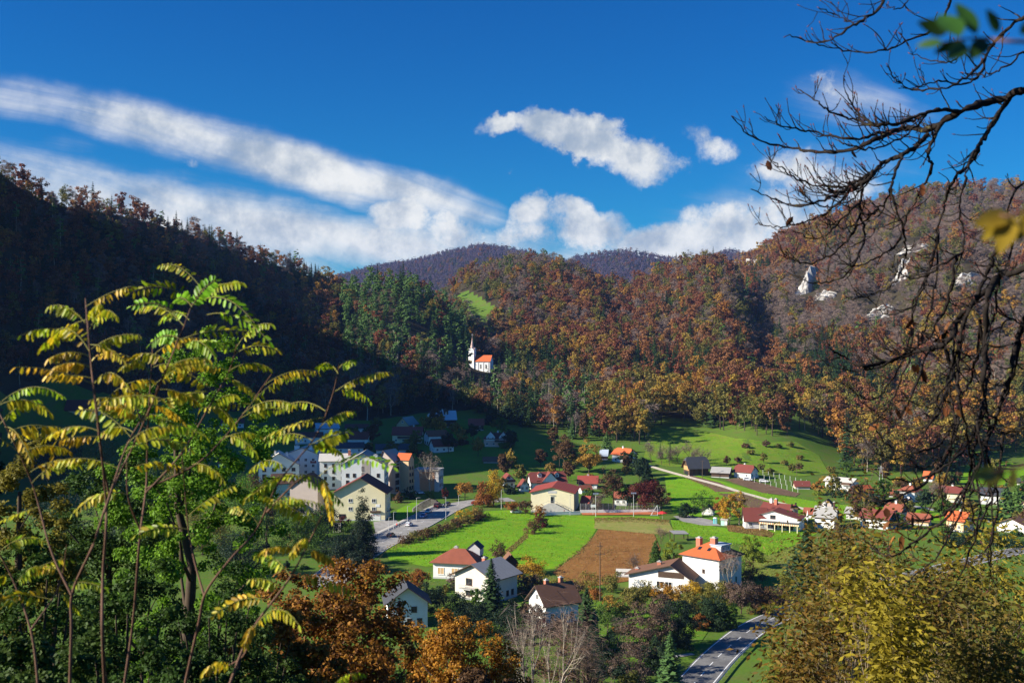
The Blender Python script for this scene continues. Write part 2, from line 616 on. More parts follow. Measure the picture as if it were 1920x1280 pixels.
def make_ground():
    a = np.concatenate([np.linspace(-6, -0.62, 70)[:-1], np.linspace(-0.62, 0.62, 330), np.linspace(0.62, 6, 60)[1:]])
    y = np.concatenate([np.linspace(-58, 20, 28)[:-1], np.linspace(20, 120, 60)[:-1], np.linspace(120, 720, 170)[:-1],
                        np.linspace(720, 1700, 170)[:-1], np.linspace(1700, 4400, 90)[:-1], np.linspace(4400, 9000, 10)])
    A, Yg = np.meshgrid(a, y, indexing='ij')
    X = A * (Yg + 60)
    Z = H(X, Yg)
    V = np.stack([X, Yg, Z], -1).reshape(-1, 3)
    ny = len(y)
    i = np.arange(len(a) - 1)[:, None] * ny + np.arange(ny - 1)[None, :]
    Fq = np.stack([i, i + ny, i + ny + 1, i + 1], -1).reshape(-1, 4)
    me = mesh_np('ground', V, Fq, M_GROUND, smooth=True)
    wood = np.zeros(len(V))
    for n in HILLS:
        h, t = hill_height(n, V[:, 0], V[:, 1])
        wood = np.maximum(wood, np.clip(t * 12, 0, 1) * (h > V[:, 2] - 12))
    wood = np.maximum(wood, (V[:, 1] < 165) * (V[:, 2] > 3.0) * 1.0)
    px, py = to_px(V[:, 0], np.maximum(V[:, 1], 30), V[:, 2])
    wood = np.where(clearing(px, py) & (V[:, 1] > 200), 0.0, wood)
    at_ = me.attributes.new('wood', 'FLOAT', 'POINT')
    at_.data.foreach_set('value', wood.astype(np.float32))
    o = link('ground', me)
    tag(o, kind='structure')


CLEAR = [
    [(850, 552), (880, 545), (930, 575), (945, 600), (900, 625), (870, 590)],
    [(1200, 905), (1205, 820), (1230, 798), (1330, 806), (1360, 812), (1380, 820), (1440, 828), (1490, 824), (1540, 850), (1560, 885), (1640, 905), (1930, 905), (1930, 960), (1180, 960)],
    [(500, 900), (520, 800), (640, 785), (700, 790), (780, 776), (870, 776), (930, 795), (1000, 812), (1100, 830), (1150, 840), (1200, 850), (1210, 905), (1180, 960), (500, 960)],
    [(60, 730), (110, 705), (180, 735), (420, 770), (520, 775), (540, 900), (0, 900), (0, 740)],
    [(1800, 905), (1800, 868), (1840, 855), (1930, 870), (1930, 905)],
]


def inside(px, py, poly):
    px, py = np.asarray(px, float), np.asarray(py, float)
    r = np.zeros(px.shape, bool)
    n = len(poly)
    for i in range(n):
        x0, y0 = poly[i]
        x1, y1 = poly[(i + 1) % n]
        if y0 == y1:
            continue
        c = ((y0 > py) != (y1 > py)) & (px < (x1 - x0) * (py - y0) / (y1 - y0) + x0)
        r ^= c
    return r


def clearing(px, py):
    r = np.zeros(np.shape(px), bool)
    for p in CLEAR:
        r |= inside(px, py, p)
    return r


make_ground()

# ------------------------------------------------------------------ vegetation: parts of trees
R0 = np.random.default_rng(11)


def unit(v):
    return v / np.maximum(np.linalg.norm(v, axis=-1, keepdims=True), 1e-9)


def leaf_quads(rng, cen, nor, length, width, up=None):
    """One irregular four-cornered leaf (or spray of leaves) at each centre; nor is its facing."""
    n = len(cen)
    nor = unit(nor)
    ref = rng.normal(size=(n, 3)) if up is None else up
    a = unit(np.cross(nor, ref))
    b = np.cross(a, nor) if up is None else unit(np.cross(a, nor))
    L = (length * (0.7 + 0.6 * rng.random(n)))[:, None]
    W = (width * (0.7 + 0.6 * rng.random(n)))[:, None]
    j = lambda: 1 + 0.5 * (rng.random((n, 1)) - 0.5)
    p0 = cen - b * L * 0.5
    p1 = cen + a * W * 0.5 * j() + b * L * 0.12 * (rng.random((n, 1)) - 0.5) + nor * W * 0.12
    p2 = cen + b * L * 0.5 * j()
    p3 = cen - a * W * 0.5 * j() + b * L * 0.12 * (rng.random((n, 1)) - 0.5) + nor * W * 0.12
    V = np.stack([p0, p1, p2, p3], 1).reshape(-1, 3)
    return V, np.arange(4 * n).reshape(n, 4)


def tubes(lines, sides=5):
    """Tapered tubes along polylines: (points, radii)."""
    Vs, Fs, base = [], [], 0
    ang = np.arange(sides) * 2 * math.pi / sides
    for pts, rad in lines:
        p = np.asarray(pts, float)
        r = np.asarray(rad, float)
        d = np.gradient(p, axis=0)
        d = unit(d)
        ref = np.array([0.31, 0.17, 0.93]) if abs(d[:, 2]).mean() < 0.75 else np.array([0.9, 0.3, 0.1])
        a = unit(np.cross(d, ref))
        b = np.cross(d, a)
        ring = p[:, None, :] + r[:, None, None] * (a[:, None, :] * np.cos(ang)[None, :, None] + b[:, None, :] * np.sin(ang)[None, :, None])
        m = len(p)
        Vs.append(ring.reshape(-1, 3))
        i = np.arange(m - 1)[:, None] * sides
        k = np.arange(sides)[None, :]
        k2 = (k + 1) % sides
        Fs.append(np.stack([i + k, i + k2, i + sides + k2, i + sides + k], -1).reshape(-1, 4) + base)
        base += m * sides
    return np.concatenate(Vs), np.concatenate(Fs)


def grow(rng, p, d, length, r, depth, out, tips, wob=0.22, lift=0.05, split=(2, 3), spread=0.6, shrink=0.68, seg=5, side=0.5, thin=0.25):
    """A limb and everything that grows from it; out gathers polylines, tips the ends of the finest twigs with their directions."""
    p = np.array(p, float)
    d = np.array(d, float)
    d /= np.linalg.norm(d)
    pts, rad = [p.copy()], [r]
    for i in range(seg):
        d = d + rng.normal(size=3) * wob * 0.5 + np.array([0, 0, lift])
        d /= np.linalg.norm(d)
        p = p + d * length / seg
        pts.append(p.copy())
        rad.append(r * (1 - (1 - thin) * (i + 1) / seg) if depth == 0 else r * (1 - 0.45 * (i + 1) / seg))
        if depth > 0 and 0 < i < seg - 1 and rng.random() < side:
            ax = unit(np.cross(d, rng.normal(size=3)))
            nd = d * math.cos(spread * 1.2) + ax * math.sin(spread * 1.2)
            grow(rng, p, nd, length * shrink * (0.6 + 0.4 * rng.random()), r * 0.42, depth - 1, out, tips, wob, lift, split, spread, shrink, seg, side, thin)
    out.append((pts, rad))
    if depth == 0:
        tips.append((p, d))
        return
    n = rng.integers(split[0], split[1] + 1)
    ph = rng.random() * 6.28
    o1 = unit(np.cross(d, np.array([0.3, 0.5, 0.8])))
    o2 = np.cross(d, o1)
    for k in range(n):
        t = ph + 6.28 * k / n + rng.normal() * 0.3
        s = spread * (0.7 + 0.6 * rng.random())
        nd = d * math.cos(s) + (o1 * math.cos(t) + o2 * math.sin(t)) * math.sin(s)
        grow(rng, p, nd, length * shrink * (0.75 + 0.4 * rng.random()), r * 0.55, depth - 1, out, tips, wob, lift, split, spread, shrink, seg, side, thin)


def clump_crown(seed, h, rx, z0, z1, ncl, nleaf, leaf, clump=0.30, flat=1.0, cone=0.0, gap=0.0, aspect=0.75, facing=0.55):
    """Leaf sprays gathered in clumps through the volume of a crown between heights z0 and z1."""
    rng = np.random.default_rng(seed)
    zc, rz = (z0 + z1) / 2, (z1 - z0) / 2
    cs = []
    lean = rng.normal(size=2) * 0.12 * rx
    while len(cs) < ncl:
        if cone > 0.5:
            tz = 1 - rng.random() ** 0.62
            k = 1 - cone * tz
            a_, q_ = rng.random() * 6.283, 0.78 * rng.random() ** 0.4
            cs.append((math.cos(a_) * q_ * rx * k, math.sin(a_) * q_ * rx * k, z0 + (z1 - z0) * (0.04 + 0.92 * tz), (0.35 + 0.65 * k) * (0.75 + 0.5 * rng.random())))
            continue
        v = unit(rng.normal(size=3)) * rng.random() ** 0.42
        if v[2] < -0.75 and rng.random() < 0.6:
            continue
        tz = (v[2] + 1) / 2
        k = 1 - cone * tz
        cs.append((v[0] * rx * k + lean[0] * tz, v[1] * rx * k + lean[1] * tz, zc + v[2] * rz, k * (0.55 + 0.75 * rng.random())))
    cs = np.array(cs)
    w = cs[:, 3] ** 2
    idx = rng.choice(ncl, size=nleaf, p=w / w.sum())
    off = unit(rng.normal(size=(nleaf, 3))) * (rng.random((nleaf, 1)) ** 0.5)
    cr = (cs[idx, 3] * rx * clump)[:, None]
    cen = cs[idx, :3] + off * cr * np.array([1, 1, 0.75 * flat])
    out = unit(cen - np.array([0, 0, zc - rz * 0.3])) * 0.5 + off * 0.6 + np.array([0, 0, 0.3])
    nor = unit(out) * facing + rng.normal(size=(nleaf, 3)) * (1 - facing) * 0.7
    V, Fq = leaf_quads(rng, cen, nor, leaf, leaf * aspect)
    return V, Fq, cs


def spruce_crown(seed, h, r, tiers, per, z0=0.06, droop=0.35, lap=5, size=0.9):
    rng = np.random.default_rng(seed)
    cen, nor, L, W, up = [], [], [], [], []
    for k in range(tiers):
        t = (k + rng.random() * 0.5) / tiers
        z = h * (z0 + (0.985 - z0) * t)
        rr = r * (1 - t) ** 0.82 * (0.8 + 0.35 * rng.random()) + 0.02 * r
        n = max(4, int(per * (1 - 0.55 * t)))
        ph = rng.random() * 6.28
        for j in range(n):
            a = ph + 6.28 * j / n + rng.normal() * 0.2
            br = rr * (0.7 + 0.45 * rng.random())
            ca, sa = math.cos(a), math.sin(a)
            for q in range(lap):
                f = (q + 0.6) / lap
                dz = -droop * br * f + 0.10 * br * f * f * 2
                cen.append((ca * br * f, sa * br * f, z + dz + rng.normal() * 0.05 * r))
                nor.append((ca * 0.35 + rng.normal() * 0.22, sa * 0.35 + rng.normal() * 0.22, 1.0))
                L.append(size * br / lap * 2.3 + 0.12)
                W.append(size * (0.30 + 0.32 * (1 - f)) * (0.34 * r + 0.5 * br * 0.5))
                up.append((ca, sa, -droop))
    n = len(cen)
    nor, up = np.array(nor), np.array(up)
    a = unit(np.cross(nor, up))
    return leaf_quads(rng, np.array(cen), nor, np.array(L), np.array(W), up=a)


def trunk_lines(rng, h, r, top=0.9, limbs=8, z0=0.3, reach=3.0, rise=0.6):
    lean = rng.normal(size=2) * 0.02 * h
    zs = np.linspace(-0.8, h * top, 8)
    pts = [(lean[0] * (z / h) ** 2 + rng.normal() * 0.008 * h, lean[1] * (z / h) ** 2 + rng.normal() * 0.008 * h, z) for z in zs]
    rad = [r * (1.25 if z < 0.3 else 1) * (1 - 0.9 * max(z, 0) / (h * top)) + 0.015 for z in zs]
    lines = [(pts, rad)]
    for k in range(limbs):
        t = z0 + (top - 0.1 - z0) * (k + rng.random()) / max(limbs, 1)
        z = t * h
        a = k * 2.4 + rng.random()
        p = np.array([np.interp(z, zs, [q[0] for q in pts]), np.interp(z, zs, [q[1] for q in pts]), z])
        ln = reach * (1.15 - 0.7 * t) * (0.7 + 0.5 * rng.random())
        d = np.array([math.cos(a), math.sin(a), rise])
        q = [p, p + d * ln * 0.35 + rng.normal(size=3) * 0.1, p + d * ln * 0.7 + np.array([0, 0, 0.1 * ln]) + rng.normal(size=3) * 0.15, p + d * ln + np.array([0, 0, 0.3 * ln])]
        rr = r * 0.42 * (1 - 0.6 * t)
        lines.append((q, [rr, rr * 0.75, rr * 0.5, rr * 0.2]))
    return lines


# foliage colours (reflectance)
def ramp(*cs):
    n = len(cs)
    return [(i / max(n - 1, 1), c) for i, c in enumerate(cs)]


BARK = plain('bark', (0.075, 0.055, 0.038), 0.95, 0.25, 3.0, spec=0.1)
BARK_PALE = plain('pale_bark', (0.34, 0.29, 0.22), 0.9, 0.22, 2.0, spec=0.1)
BARK_DARK = plain('dark_bark', (0.035, 0.027, 0.02), 0.95, 0.3, 6.0, spec=0.1)
L_RUST = leaf_mat('rust_leaves', ramp((0.15, 0.060, 0.034), (0.21, 0.068, 0.032), (0.21, 0.098, 0.044), (0.29, 0.118, 0.034), (0.18, 0.12, 0.066)), 0.30, 0.35, 0.25)
L_GOLD = leaf_mat('golden_leaves', ramp((0.31, 0.125, 0.028), (0.38, 0.19, 0.032), (0.36, 0.23, 0.036), (0.24, 0.19, 0.036), (0.26, 0.125, 0.036)), 0.32, 0.4, 0.25)
L_OLIVE = leaf_mat('olive_leaves', ramp((0.14, 0.125, 0.03), (0.19, 0.165, 0.03), (0.11, 0.125, 0.03), (0.21, 0.14, 0.034)), 0.32, 0.4, 0.25)
L_GREY = leaf_mat('bare_twigs', ramp((0.16, 0.12, 0.098), (0.19, 0.13, 0.10), (0.135, 0.108, 0.094), (0.21, 0.125, 0.08)), 0.12, 0.4, 0.3)
L_HAZE_TINT = leaf_mat('haze_tinted_twigs', ramp((0.105, 0.082, 0.125), (0.125, 0.085, 0.115), (0.09, 0.08, 0.12)), 0.12, 0.4, 0.3)  # purple of distant haze put into the twig colour
L_SPRUCE = leaf_mat('spruce_needles', ramp((0.030, 0.060, 0.020), (0.042, 0.080, 0.024), (0.024, 0.050, 0.022)), 0.12, 0.4)
L_PINE = leaf_mat('pine_needles', ramp((0.085, 0.16, 0.036), (0.115, 0.20, 0.042), (0.07, 0.135, 0.040)), 0.15, 0.4)
L_YELLOW = leaf_mat('yellow_leaves', ramp((0.40, 0.24, 0.02), (0.46, 0.29, 0.02), (0.36, 0.17, 0.02)), 0.35, 0.5)
L_ORANGE = leaf_mat('orange_leaves', ramp((0.30, 0.12, 0.02), (0.24, 0.08, 0.02), (0.34, 0.16, 0.03)), 0.35, 0.5)
L_GREEN = leaf_mat('green_leaves', ramp((0.06, 0.12, 0.015), (0.085, 0.15, 0.02), (0.05, 0.10, 0.02)), 0.35, 0.5)
L_LIME = leaf_mat('lime_leaves', ramp((0.16, 0.22, 0.02), (0.22, 0.24, 0.02), (0.12, 0.19, 0.02)), 0.35, 0.5)
L_DARK = leaf_mat('dark_evergreen_leaves', ramp((0.014, 0.03, 0.012), (0.02, 0.04, 0.014), (0.012, 0.024, 0.012)), 0.12, 0.5)
L_MAROON = leaf_mat('maroon_leaves', ramp((0.085, 0.018, 0.014), (0.12, 0.026, 0.018), (0.07, 0.018, 0.016)), 0.3, 0.5)
L_BROWN = leaf_mat('brown_leaves', ramp((0.10, 0.055, 0.025), (0.14, 0.075, 0.03), (0.085, 0.05, 0.03)), 0.3, 0.5)

# ---- meshes shared by many trees: (crown mesh, trunk mesh) per variant, about 13 m broadleaf, 18 m conifer
FAR = {}


def bare_crown(seed, h, rx, z0, z1, n, wid=0.10, length=1.5):
    rng = np.random.default_rng(seed)
    V, Fq, cs = clump_crown(seed, h, rx, z0, z1, 24, n, 1.0, clump=0.42)
    cen = V.reshape(n, 4, 3).mean(1)
    d = unit(cen - np.array([0, 0, z0 - 0.15 * h])) + rng.normal(size=(n, 3)) * 0.35 + np.array([0, 0, 0.35])
    d = unit(d)
    nor = unit(np.cross(d, rng.normal(size=(n, 3))))
    up = unit(np.cross(nor, d))
    return leaf_quads(rng, cen, nor, np.full(n, length), np.full(n, wid), up=up)


def far_kind(kind, leaf, nv, bark):
    lst = []
    for v in range(nv):
        rng = np.random.default_rng(100 * len(FAR) + v)
        sd = 1000 * len(FAR) + v
        if kind == 'spruce':
            V, Fq = spruce_crown(sd, 17, 3.3, 22, 10, lap=4)
            tl = trunk_lines(rng, 17, 0.22, 0.95, 0)
        elif kind == 'pine':
            V, Fq, cs = clump_crown(sd, 17, 3.1, 6.0 + rng.random() * 2, 17, 20, 620, 0.85, clump=0.36, flat=0.6, cone=0.55, aspect=0.55)
            tl = trunk_lines(rng, 17, 0.24, 0.95, 9, 0.45, 2.0, 0.2)
        elif kind == 'bare':
            V, Fq = bare_crown(sd, 15, 3.7, 3.5, 15.0, 620, 0.13, 1.6)
            tl = trunk_lines(rng, 14.5, 0.2, 0.85, 9, 0.25, 4.2, 1.3)
        else:
            V, Fq, cs = clump_crown(sd, 15, 3.5 + rng.random() * 0.8, 2.5, 14 + rng.random() * 2.0, 24, 760, 0.80, clump=0.34)
            tl = trunk_lines(rng, 12, 0.22, 0.85, 7, 0.25, 3.5, 0.8)
        cm = mesh_np('crown', V, Fq, leaf)
        Vt, Ft = tubes(tl, 5)
        lst.append((cm, mesh_np('trunk', Vt, Ft, bark)))
    FAR[kind] = lst


far_kind('rust', L_RUST, 4, BARK)
far_kind('gold', L_GOLD, 4, BARK)
far_kind('olive', L_OLIVE, 3, BARK)
far_kind('bare', L_GREY, 4, BARK_PALE)
far_kind('haze_tint', L_HAZE_TINT, 3, BARK)
far_kind('spruce', L_SPRUCE, 3, BARK)
far_kind('pine', L_PINE, 4, BARK_PALE)

# ------------------------------------------------------------------ where the woods stand
# skyline table: how high the ground has risen, bearing by bearing, before each distance
_ta = np.linspace(-0.62, 0.62, 420)
_ty = np.concatenate([np.arange(150, 1800, 7.0), np.arange(1800, 4200, 30.0)])
_TA, _TY = np.meshgrid(_ta, _ty, indexing='ij')
_el = (H(_TA * _TY, _TY) - ZC) / _TY
_run = np.maximum.accumulate(_el, axis=1)


def seen(x, y, z, top):
    """True where a thing of this height clears the ground in front of it as seen from the hillside (with some margin)."""
    a = x / y
    i = np.clip(((a - _ta[0]) / (_ta[1] - _ta[0])).astype(int), 0, len(_ta) - 1)
    j = np.clip(np.searchsorted(_ty, y) - 3, 0, len(_ty) - 1)
    return (z + top - ZC) / y > _run[i, j] - 0.004


def scatter(y0, y1, step, jit, seed, amax=0.56):
    rng = np.random.default_rng(seed)
    xs = np.arange(-amax * y1 - 10, amax * y1 + 10, step)
    ys = np.arange(y0, y1, step)
    X, Y = np.meshgrid(xs, ys)
    X = (X + rng.uniform(-jit, jit, X.shape) * step).ravel()
    Y = (Y + rng.uniform(-jit, jit, Y.shape) * step).ravel()
    k = (np.abs(X) < amax * Y + 8) & (Y >= y0) & (Y < y1)
    return X[k], Y[k]


PINE_HILL = [(630, 610), (650, 530), (690, 490), (765, 488), (820, 540), (870, 590), (890, 640), (880, 700), (800, 735), (700, 700), (640, 660)]
CONIFER_SPOTS = [PINE_HILL, [(930, 660), (1040, 650), (1060, 720), (1040, 790), (960, 780), (930, 720)], [(1440, 620), (1560, 640), (1700, 720), (1640, 780), (1500, 740)],
                 [(1180, 660), (1330, 665), (1320, 715), (1190, 715)], [(1385, 500), (1450, 490), (1420, 560), (1390, 580)], [(540, 480), (590, 470), (600, 540), (550, 560)]]
ROCKS = [(1506, 520, 30, 62, 'narrow pale rock face like a finger on the wooded mountainside'), (1690, 496, 34, 58, 'tall pale rock face between bare branches on the right mountain'),
         (1806, 512, 44, 40, 'broad pale crag high on the right mountain near the large limb'), (1655, 570, 70, 40, 'wide low pale cliff on the right mountainside'),
         (1718, 455, 60, 26, 'highest pale crag below the skyline of the right mountain'), (1548, 545, 52, 24, 'small broken pale ledge beside the finger of rock')]


FRINGE = [[(700, 745), (880, 735), (1000, 745), (1130, 760), (1250, 765), (1252, 790), (1222, 806), (1205, 836), (1150, 832), (1060, 812), (960, 800), (905, 782), (860, 768), (780, 768)],
          [(1480, 800), (1560, 830), (1590, 884), (1660, 890), (1800, 884), (1830, 852), (1940, 850), (1940, 800)], [(1250, 780), (1480, 790), (1480, 820), (1400, 815), (1300, 800)]]


def woods():
    parts = []
    for (y0, y1, st, sd) in ((480, 800, 7.6, 1), (800, 1150, 8.7, 2), (1150, 1700, 10.0, 3), (1700, 4000, 13.0, 4)):
        x, y = scatter(y0, y1, st, 0.42, sd)
        z = H(x, y)
        hw = np.zeros(len(x), bool)
        for n in HILLS:
            h, t = hill_height(n, x, y)
            hw |= (h > z - 10) & (t > 0.015) & (t < 1.12)
        px, py = to_px(x, y, z)
        fr_ = np.zeros(len(x), bool)
        for pl_ in FRINGE:
            fr_ |= inside(px, py, pl_) & (y < 800)
        hw |= fr_
        k = hw & seen(x, y, z, 18) & ~(clearing(px, py) & (y < 1500) & ~fr_) & (px > -90) & (px < 2010)
        parts.append((x[k], y[k], z[k]))
    x, y, z = (np.concatenate(q) for q in zip(*parts))
    rng = np.random.default_rng(77)
    n = len(x)
    px, py = to_px(x, y, z + 8)
    u = rng.random(n)
    pn = fbm(x, y, 130.0, 3, 41) + 0.5 * fbm(x, y, 40.0, 2, 43)
    kinds = ['rust', 'gold', 'olive', 'bare', 'spruce', 'pine', 'haze_tint']
    W = np.zeros((n, 7))
    W[:, :6] = (0.32, 0.13, 0.16, 0.29, 0.08, 0.02)
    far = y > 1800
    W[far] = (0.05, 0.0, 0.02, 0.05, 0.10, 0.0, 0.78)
    left = (px < 640) & (y < 1250)
    W[left, :6] = (0.42, 0.05, 0.10, 0.16, 0.24, 0.06)
    orange = inside(px, py, [(500, 520), (650, 510), (660, 640), (600, 640), (500, 560)])
    W[orange, :6] = (0.36, 0.36, 0.12, 0.10, 0.06, 0.0)
    rm = inside(px, py, [(1440, 430), (1930, 330), (1930, 720), (1500, 740), (1420, 600)]) & (y > 900)
    W[rm, :6] = (0.12, 0.06, 0.15, 0.63, 0.04, 0.0)
    ridge = inside(px, py, [(1380, 480), (1500, 400), (1640, 365), (1620, 430), (1480, 500), (1400, 540)])
    W[ridge, :6] = (0.55, 0.30, 0.06, 0.07, 0.02, 0.0)
    belt = inside(px, py, [(920, 600), (1060, 610), (1200, 650), (1220, 740), (1060, 720), (940, 660)])
    W[belt, :6] = (0.30, 0.40, 0.14, 0.10, 0.06, 0)
    foot = (py > 715) & (px > 1130) & (y < 950)
    W[foot, :6] = (0.16, 0.42, 0.28, 0.06, 0.08, 0)
    for p in CONIFER_SPOTS[1:]:
        k = inside(px, py, p) & ~far
        W[k, :4] *= 0.35
        W[k, 4] += 0.60
    k = inside(px, py, PINE_HILL) & ~far
    W[k, :6] = (0.07, 0.03, 0.02, 0.02, 0.12, 0.74)
    low = (px > 700) & (px < 1130) & (py > 700) & (y < 900)
    W[low, :6] = (0.18, 0.10, 0.08, 0.12, 0.40, 0.12)
    # patches: like stands with like
    W[:, 0] *= np.exp(2.0 * pn)
    W[:, 3] *= np.exp(-1.6 * pn)
    W[:, 4] *= np.exp(2.2 * fbm(x, y, 60.0, 2, 55))
    W = np.cumsum(W / W.sum(1, keepdims=True), 1)
    kind = (u[:, None] > W).sum(1).clip(0, 6)
    keep = np.ones(n, bool)
    for (rx, ry, rw, rh, _l) in ROCKS:
        keep &= ~((np.abs(px - rx) < rw * 0.62) & (py - ry < rh * 0.8) & (py - ry > -rh * 0.6) & (y > 900) & (rng.random(n) < 0.84))
    cx, cy = to_px(*CHURCH)
    _, ptop = to_px(x, y, z + 20)
    keep &= ~((np.hypot(x - CHURCH[0] - 6, y - CHURCH[1] - 10) < 21) | ((np.abs(px - cx - 4) < 28) & (y < CHURCH[1] + 4) & (ptop < cy - 2) & (py > 560)))
    keep &= ~((x < CHURCH[0]) & (x > CHURCH[0] - 66) & (np.abs(y - CHURCH[1] - 6 - (x - CHURCH[0]) * 0.176) < 13))
    scl = rng.uniform(0.75, 1.55, n) * np.where(far, 1.1, 1.0) * np.where(foot, 1.12, 1.0)
    scl *= np.where(left, 0.92, 1.0)
    rot = rng.random(n) * 6.283
    return [(kinds[i], x[keep & (kind == i)], y[keep & (kind == i)], z[keep & (kind == i)], scl[keep & (kind == i)], rot[keep & (kind == i)]) for i in range(7)]


CHURCH = tuple(at(903, 698))
WORDS = {
    'rust': ('beech_tree', 'tree', 'rust red', 'rust coloured beech'),
    'gold': ('golden_tree', 'tree', 'golden', 'orange and yellow autumn tree'),
    'olive': ('hornbeam_tree', 'tree', 'olive', 'dull olive autumn tree'),
    'bare': ('bare_tree', 'tree', 'grey', 'grey brown leafless tree'),
    'spruce': ('spruce_tree', 'tree', 'dark', 'dark green pointed spruce'),
    'haze_tint': ('distant_tree', 'tree', 'haze_tint', 'tiny leafless tree painted haze purple on the farthest mountain'),
    'pine': ('pine_tree', 'tree', 'green', 'green pale trunked pine'),
}
PLACES = [
    ('on the shaded lower slope of the left mountain', lambda px, py: (px < 640) & (py > 480)),
    ('near the ridge of the left mountain', lambda px, py: px < 640),
    ('on the pine covered hill left of the church', lambda px, py: inside(px, py, PINE_HILL)),
    ('in the dark wood below the church', lambda px, py: (px < 1130) & (py > 690)),
    ('on the middle hill behind the church', lambda px, py: (px < 1130)),
    ('along the wood edge above the grassy knoll', lambda px, py: (px < 1560) & (py > 700)),
    ('along the wood edge behind the houses on the right', lambda px, py: (px >= 1560) & (py > 700)),
    ('on the wooded slopes right of the church', lambda px, py: px > -1e9),
]
MODS = []


def forest(kind, x, y, z, scl, rot):
    name, cat, short, desc = WORDS[kind]
    limit = {'rust': 110, 'gold': 110, 'olive': 60, 'bare': 60, 'spruce': 110, 'pine': 110, 'haze_tint': 6}[kind]
    if len(x) == 0:
        return
    px, py = to_px(x, y, z + 8)
    vis = seen(x, y, z, 6)
    rank = np.argsort(y + np.where(vis & (px > -20) & (px < 1940), 0, 1e5))
    single = rank[:limit]
    rest = rank[limit:]
    protos = FAR[kind]
    first = []
    done = [False] * len(protos)
    for q, i in enumerate(single):
        v = q % len(protos)
        for words, test in PLACES:
            if bool(test(px[i:i + 1], py[i:i + 1])[0] if hasattr(test(px[i:i + 1], py[i:i + 1]), '__len__') else test(px[i], py[i])):
                break
        if kind == 'haze_tint':
            words = 'behind the middle hill'
        t = thing(name, desc + ' ' + words, cat, (x[i], y[i], z[i] - 0.3), rot[i], desc + ' ' + words)
        s = scl[i]
        t.scale = (s, s, s * (0.95 + 0.15 * ((i * 7) % 10) / 10))
        c = link('crown', protos[v][0], t)
        link('trunk', protos[v][1], t)
        if not done[v]:
            done[v] = True
            first.append(c)
    if len(rest) == 0:
        return
    stand = {'rust': 'beech_forest', 'gold': 'golden_forest', 'olive': 'hornbeam_forest', 'bare': 'leafless_forest', 'spruce': 'spruce_forest', 'pine': 'pine_forest', 'haze_tint': 'distant_forest'}[kind]
    me = bpy.data.meshes.new(stand)
    me.vertices.add(len(rest))
    me.vertices.foreach_set('co', np.stack([x[rest], y[rest], z[rest] - 0.3], -1).astype(np.float32).ravel())
    for nm, tp, val in (('scl', 'FLOAT', scl[rest]), ('turn', 'FLOAT_VECTOR', np.stack([rest * 0, rest * 0, rot[rest]], -1).ravel()), ('pick', 'INT', rest % len(first))):
        a_ = me.attributes.new(nm, tp, 'POINT')
        a_.data.foreach_set('vector' if tp == 'FLOAT_VECTOR' else 'value', np.ascontiguousarray(val, dtype=np.int32 if tp == 'INT' else np.float32))
    o = link(stand, me)
    tag(o, {'rust': 'rust red beech wood covering the hillsides', 'gold': 'orange and yellow autumn wood on the hillsides', 'olive': 'dull olive green wood on the hillsides',
            'bare': 'grey leafless wood on the right mountain', 'spruce': 'dark spruce wood on the shaded slopes', 'pine': 'green pine wood on the hill left of the church', 'haze_tint': 'leafless wood painted haze purple on the farthest mountains'}[kind], 'forest', kind='stuff')
    ng = bpy.data.node_groups.new(stand, 'GeometryNodeTree')
    ng.interface.new_socket('Geometry', in_out='INPUT', socket_type='NodeSocketGeometry')
    ng.interface.new_socket('Geometry', in_out='OUTPUT', socket_type='NodeSocketGeometry')
    gi, go = ng.nodes.new('NodeGroupInput'), ng.nodes.new('NodeGroupOutput')
    join = ng.nodes.new('GeometryNodeJoinGeometry')
    for c in first:
        oi = ng.nodes.new('GeometryNodeObjectInfo')
        oi.inputs['Object'].default_value = c
        oi.inputs['As Instance'].default_value = True
        ng.links.new(oi.outputs['Geometry'], join.inputs[0])
    ip = ng.nodes.new('GeometryNodeInstanceOnPoints')
    ng.links.new(gi.outputs[0], ip.inputs['Points'])
    ng.links.new(join.outputs[0], ip.inputs['Instance'])
    ip.inputs['Pick Instance'].default_value = True

    def attr(nm, tp):
        n_ = ng.nodes.new('GeometryNodeInputNamedAttribute')
        n_.data_type = tp
        n_.inputs['Name'].default_value = nm
        return n_.outputs[0]
    ng.links.new(attr('pick', 'INT'), ip.inputs['Instance Index'])
    ng.links.new(attr('turn', 'FLOAT_VECTOR'), ip.inputs['Rotation'])
    ng.links.new(attr('scl', 'FLOAT'), ip.inputs['Scale'])
    ng.links.new(ip.outputs[0], go.inputs[0])
    md = o.modifiers.new('trees', 'NODES')
    md.node_group = ng
    print(stand, len(rest), 'single', len(single))


for args in woods():
    forest(*args)

# ------------------------------------------------------------------ buildings
W_WHITE = plain('white_plaster', (0.72, 0.70, 0.65), 0.9, 0.13, 0.35)
W_CREAM = plain('cream_plaster', (0.70, 0.62, 0.40), 0.9, 0.07, 0.5)
W_YELLOW = plain('yellow_plaster', (0.70, 0.62, 0.38), 0.9, 0.07, 0.5)
W_BEIGE = plain('beige_plaster', (0.60, 0.545, 0.45), 0.9, 0.12, 0.4)
W_GREY = plain('grey_plaster', (0.46, 0.45, 0.44), 0.9, 0.1, 0.5)
W_TAUPE = plain('taupe_plaster', (0.42, 0.35, 0.30), 0.9, 0.08, 0.5)
W_TAN = plain('tan_plaster', (0.56, 0.39, 0.22), 0.9, 0.08, 0.5)
W_PINK = plain('pink_plaster', (0.62, 0.42, 0.32), 0.9, 0.08, 0.5)
W_ORANGE = plain('orange_plaster', (0.60, 0.27, 0.13), 0.9, 0.08, 0.5)
W_MINT = plain('mint_plaster', (0.42, 0.66, 0.55), 0.9, 0.07, 0.5)
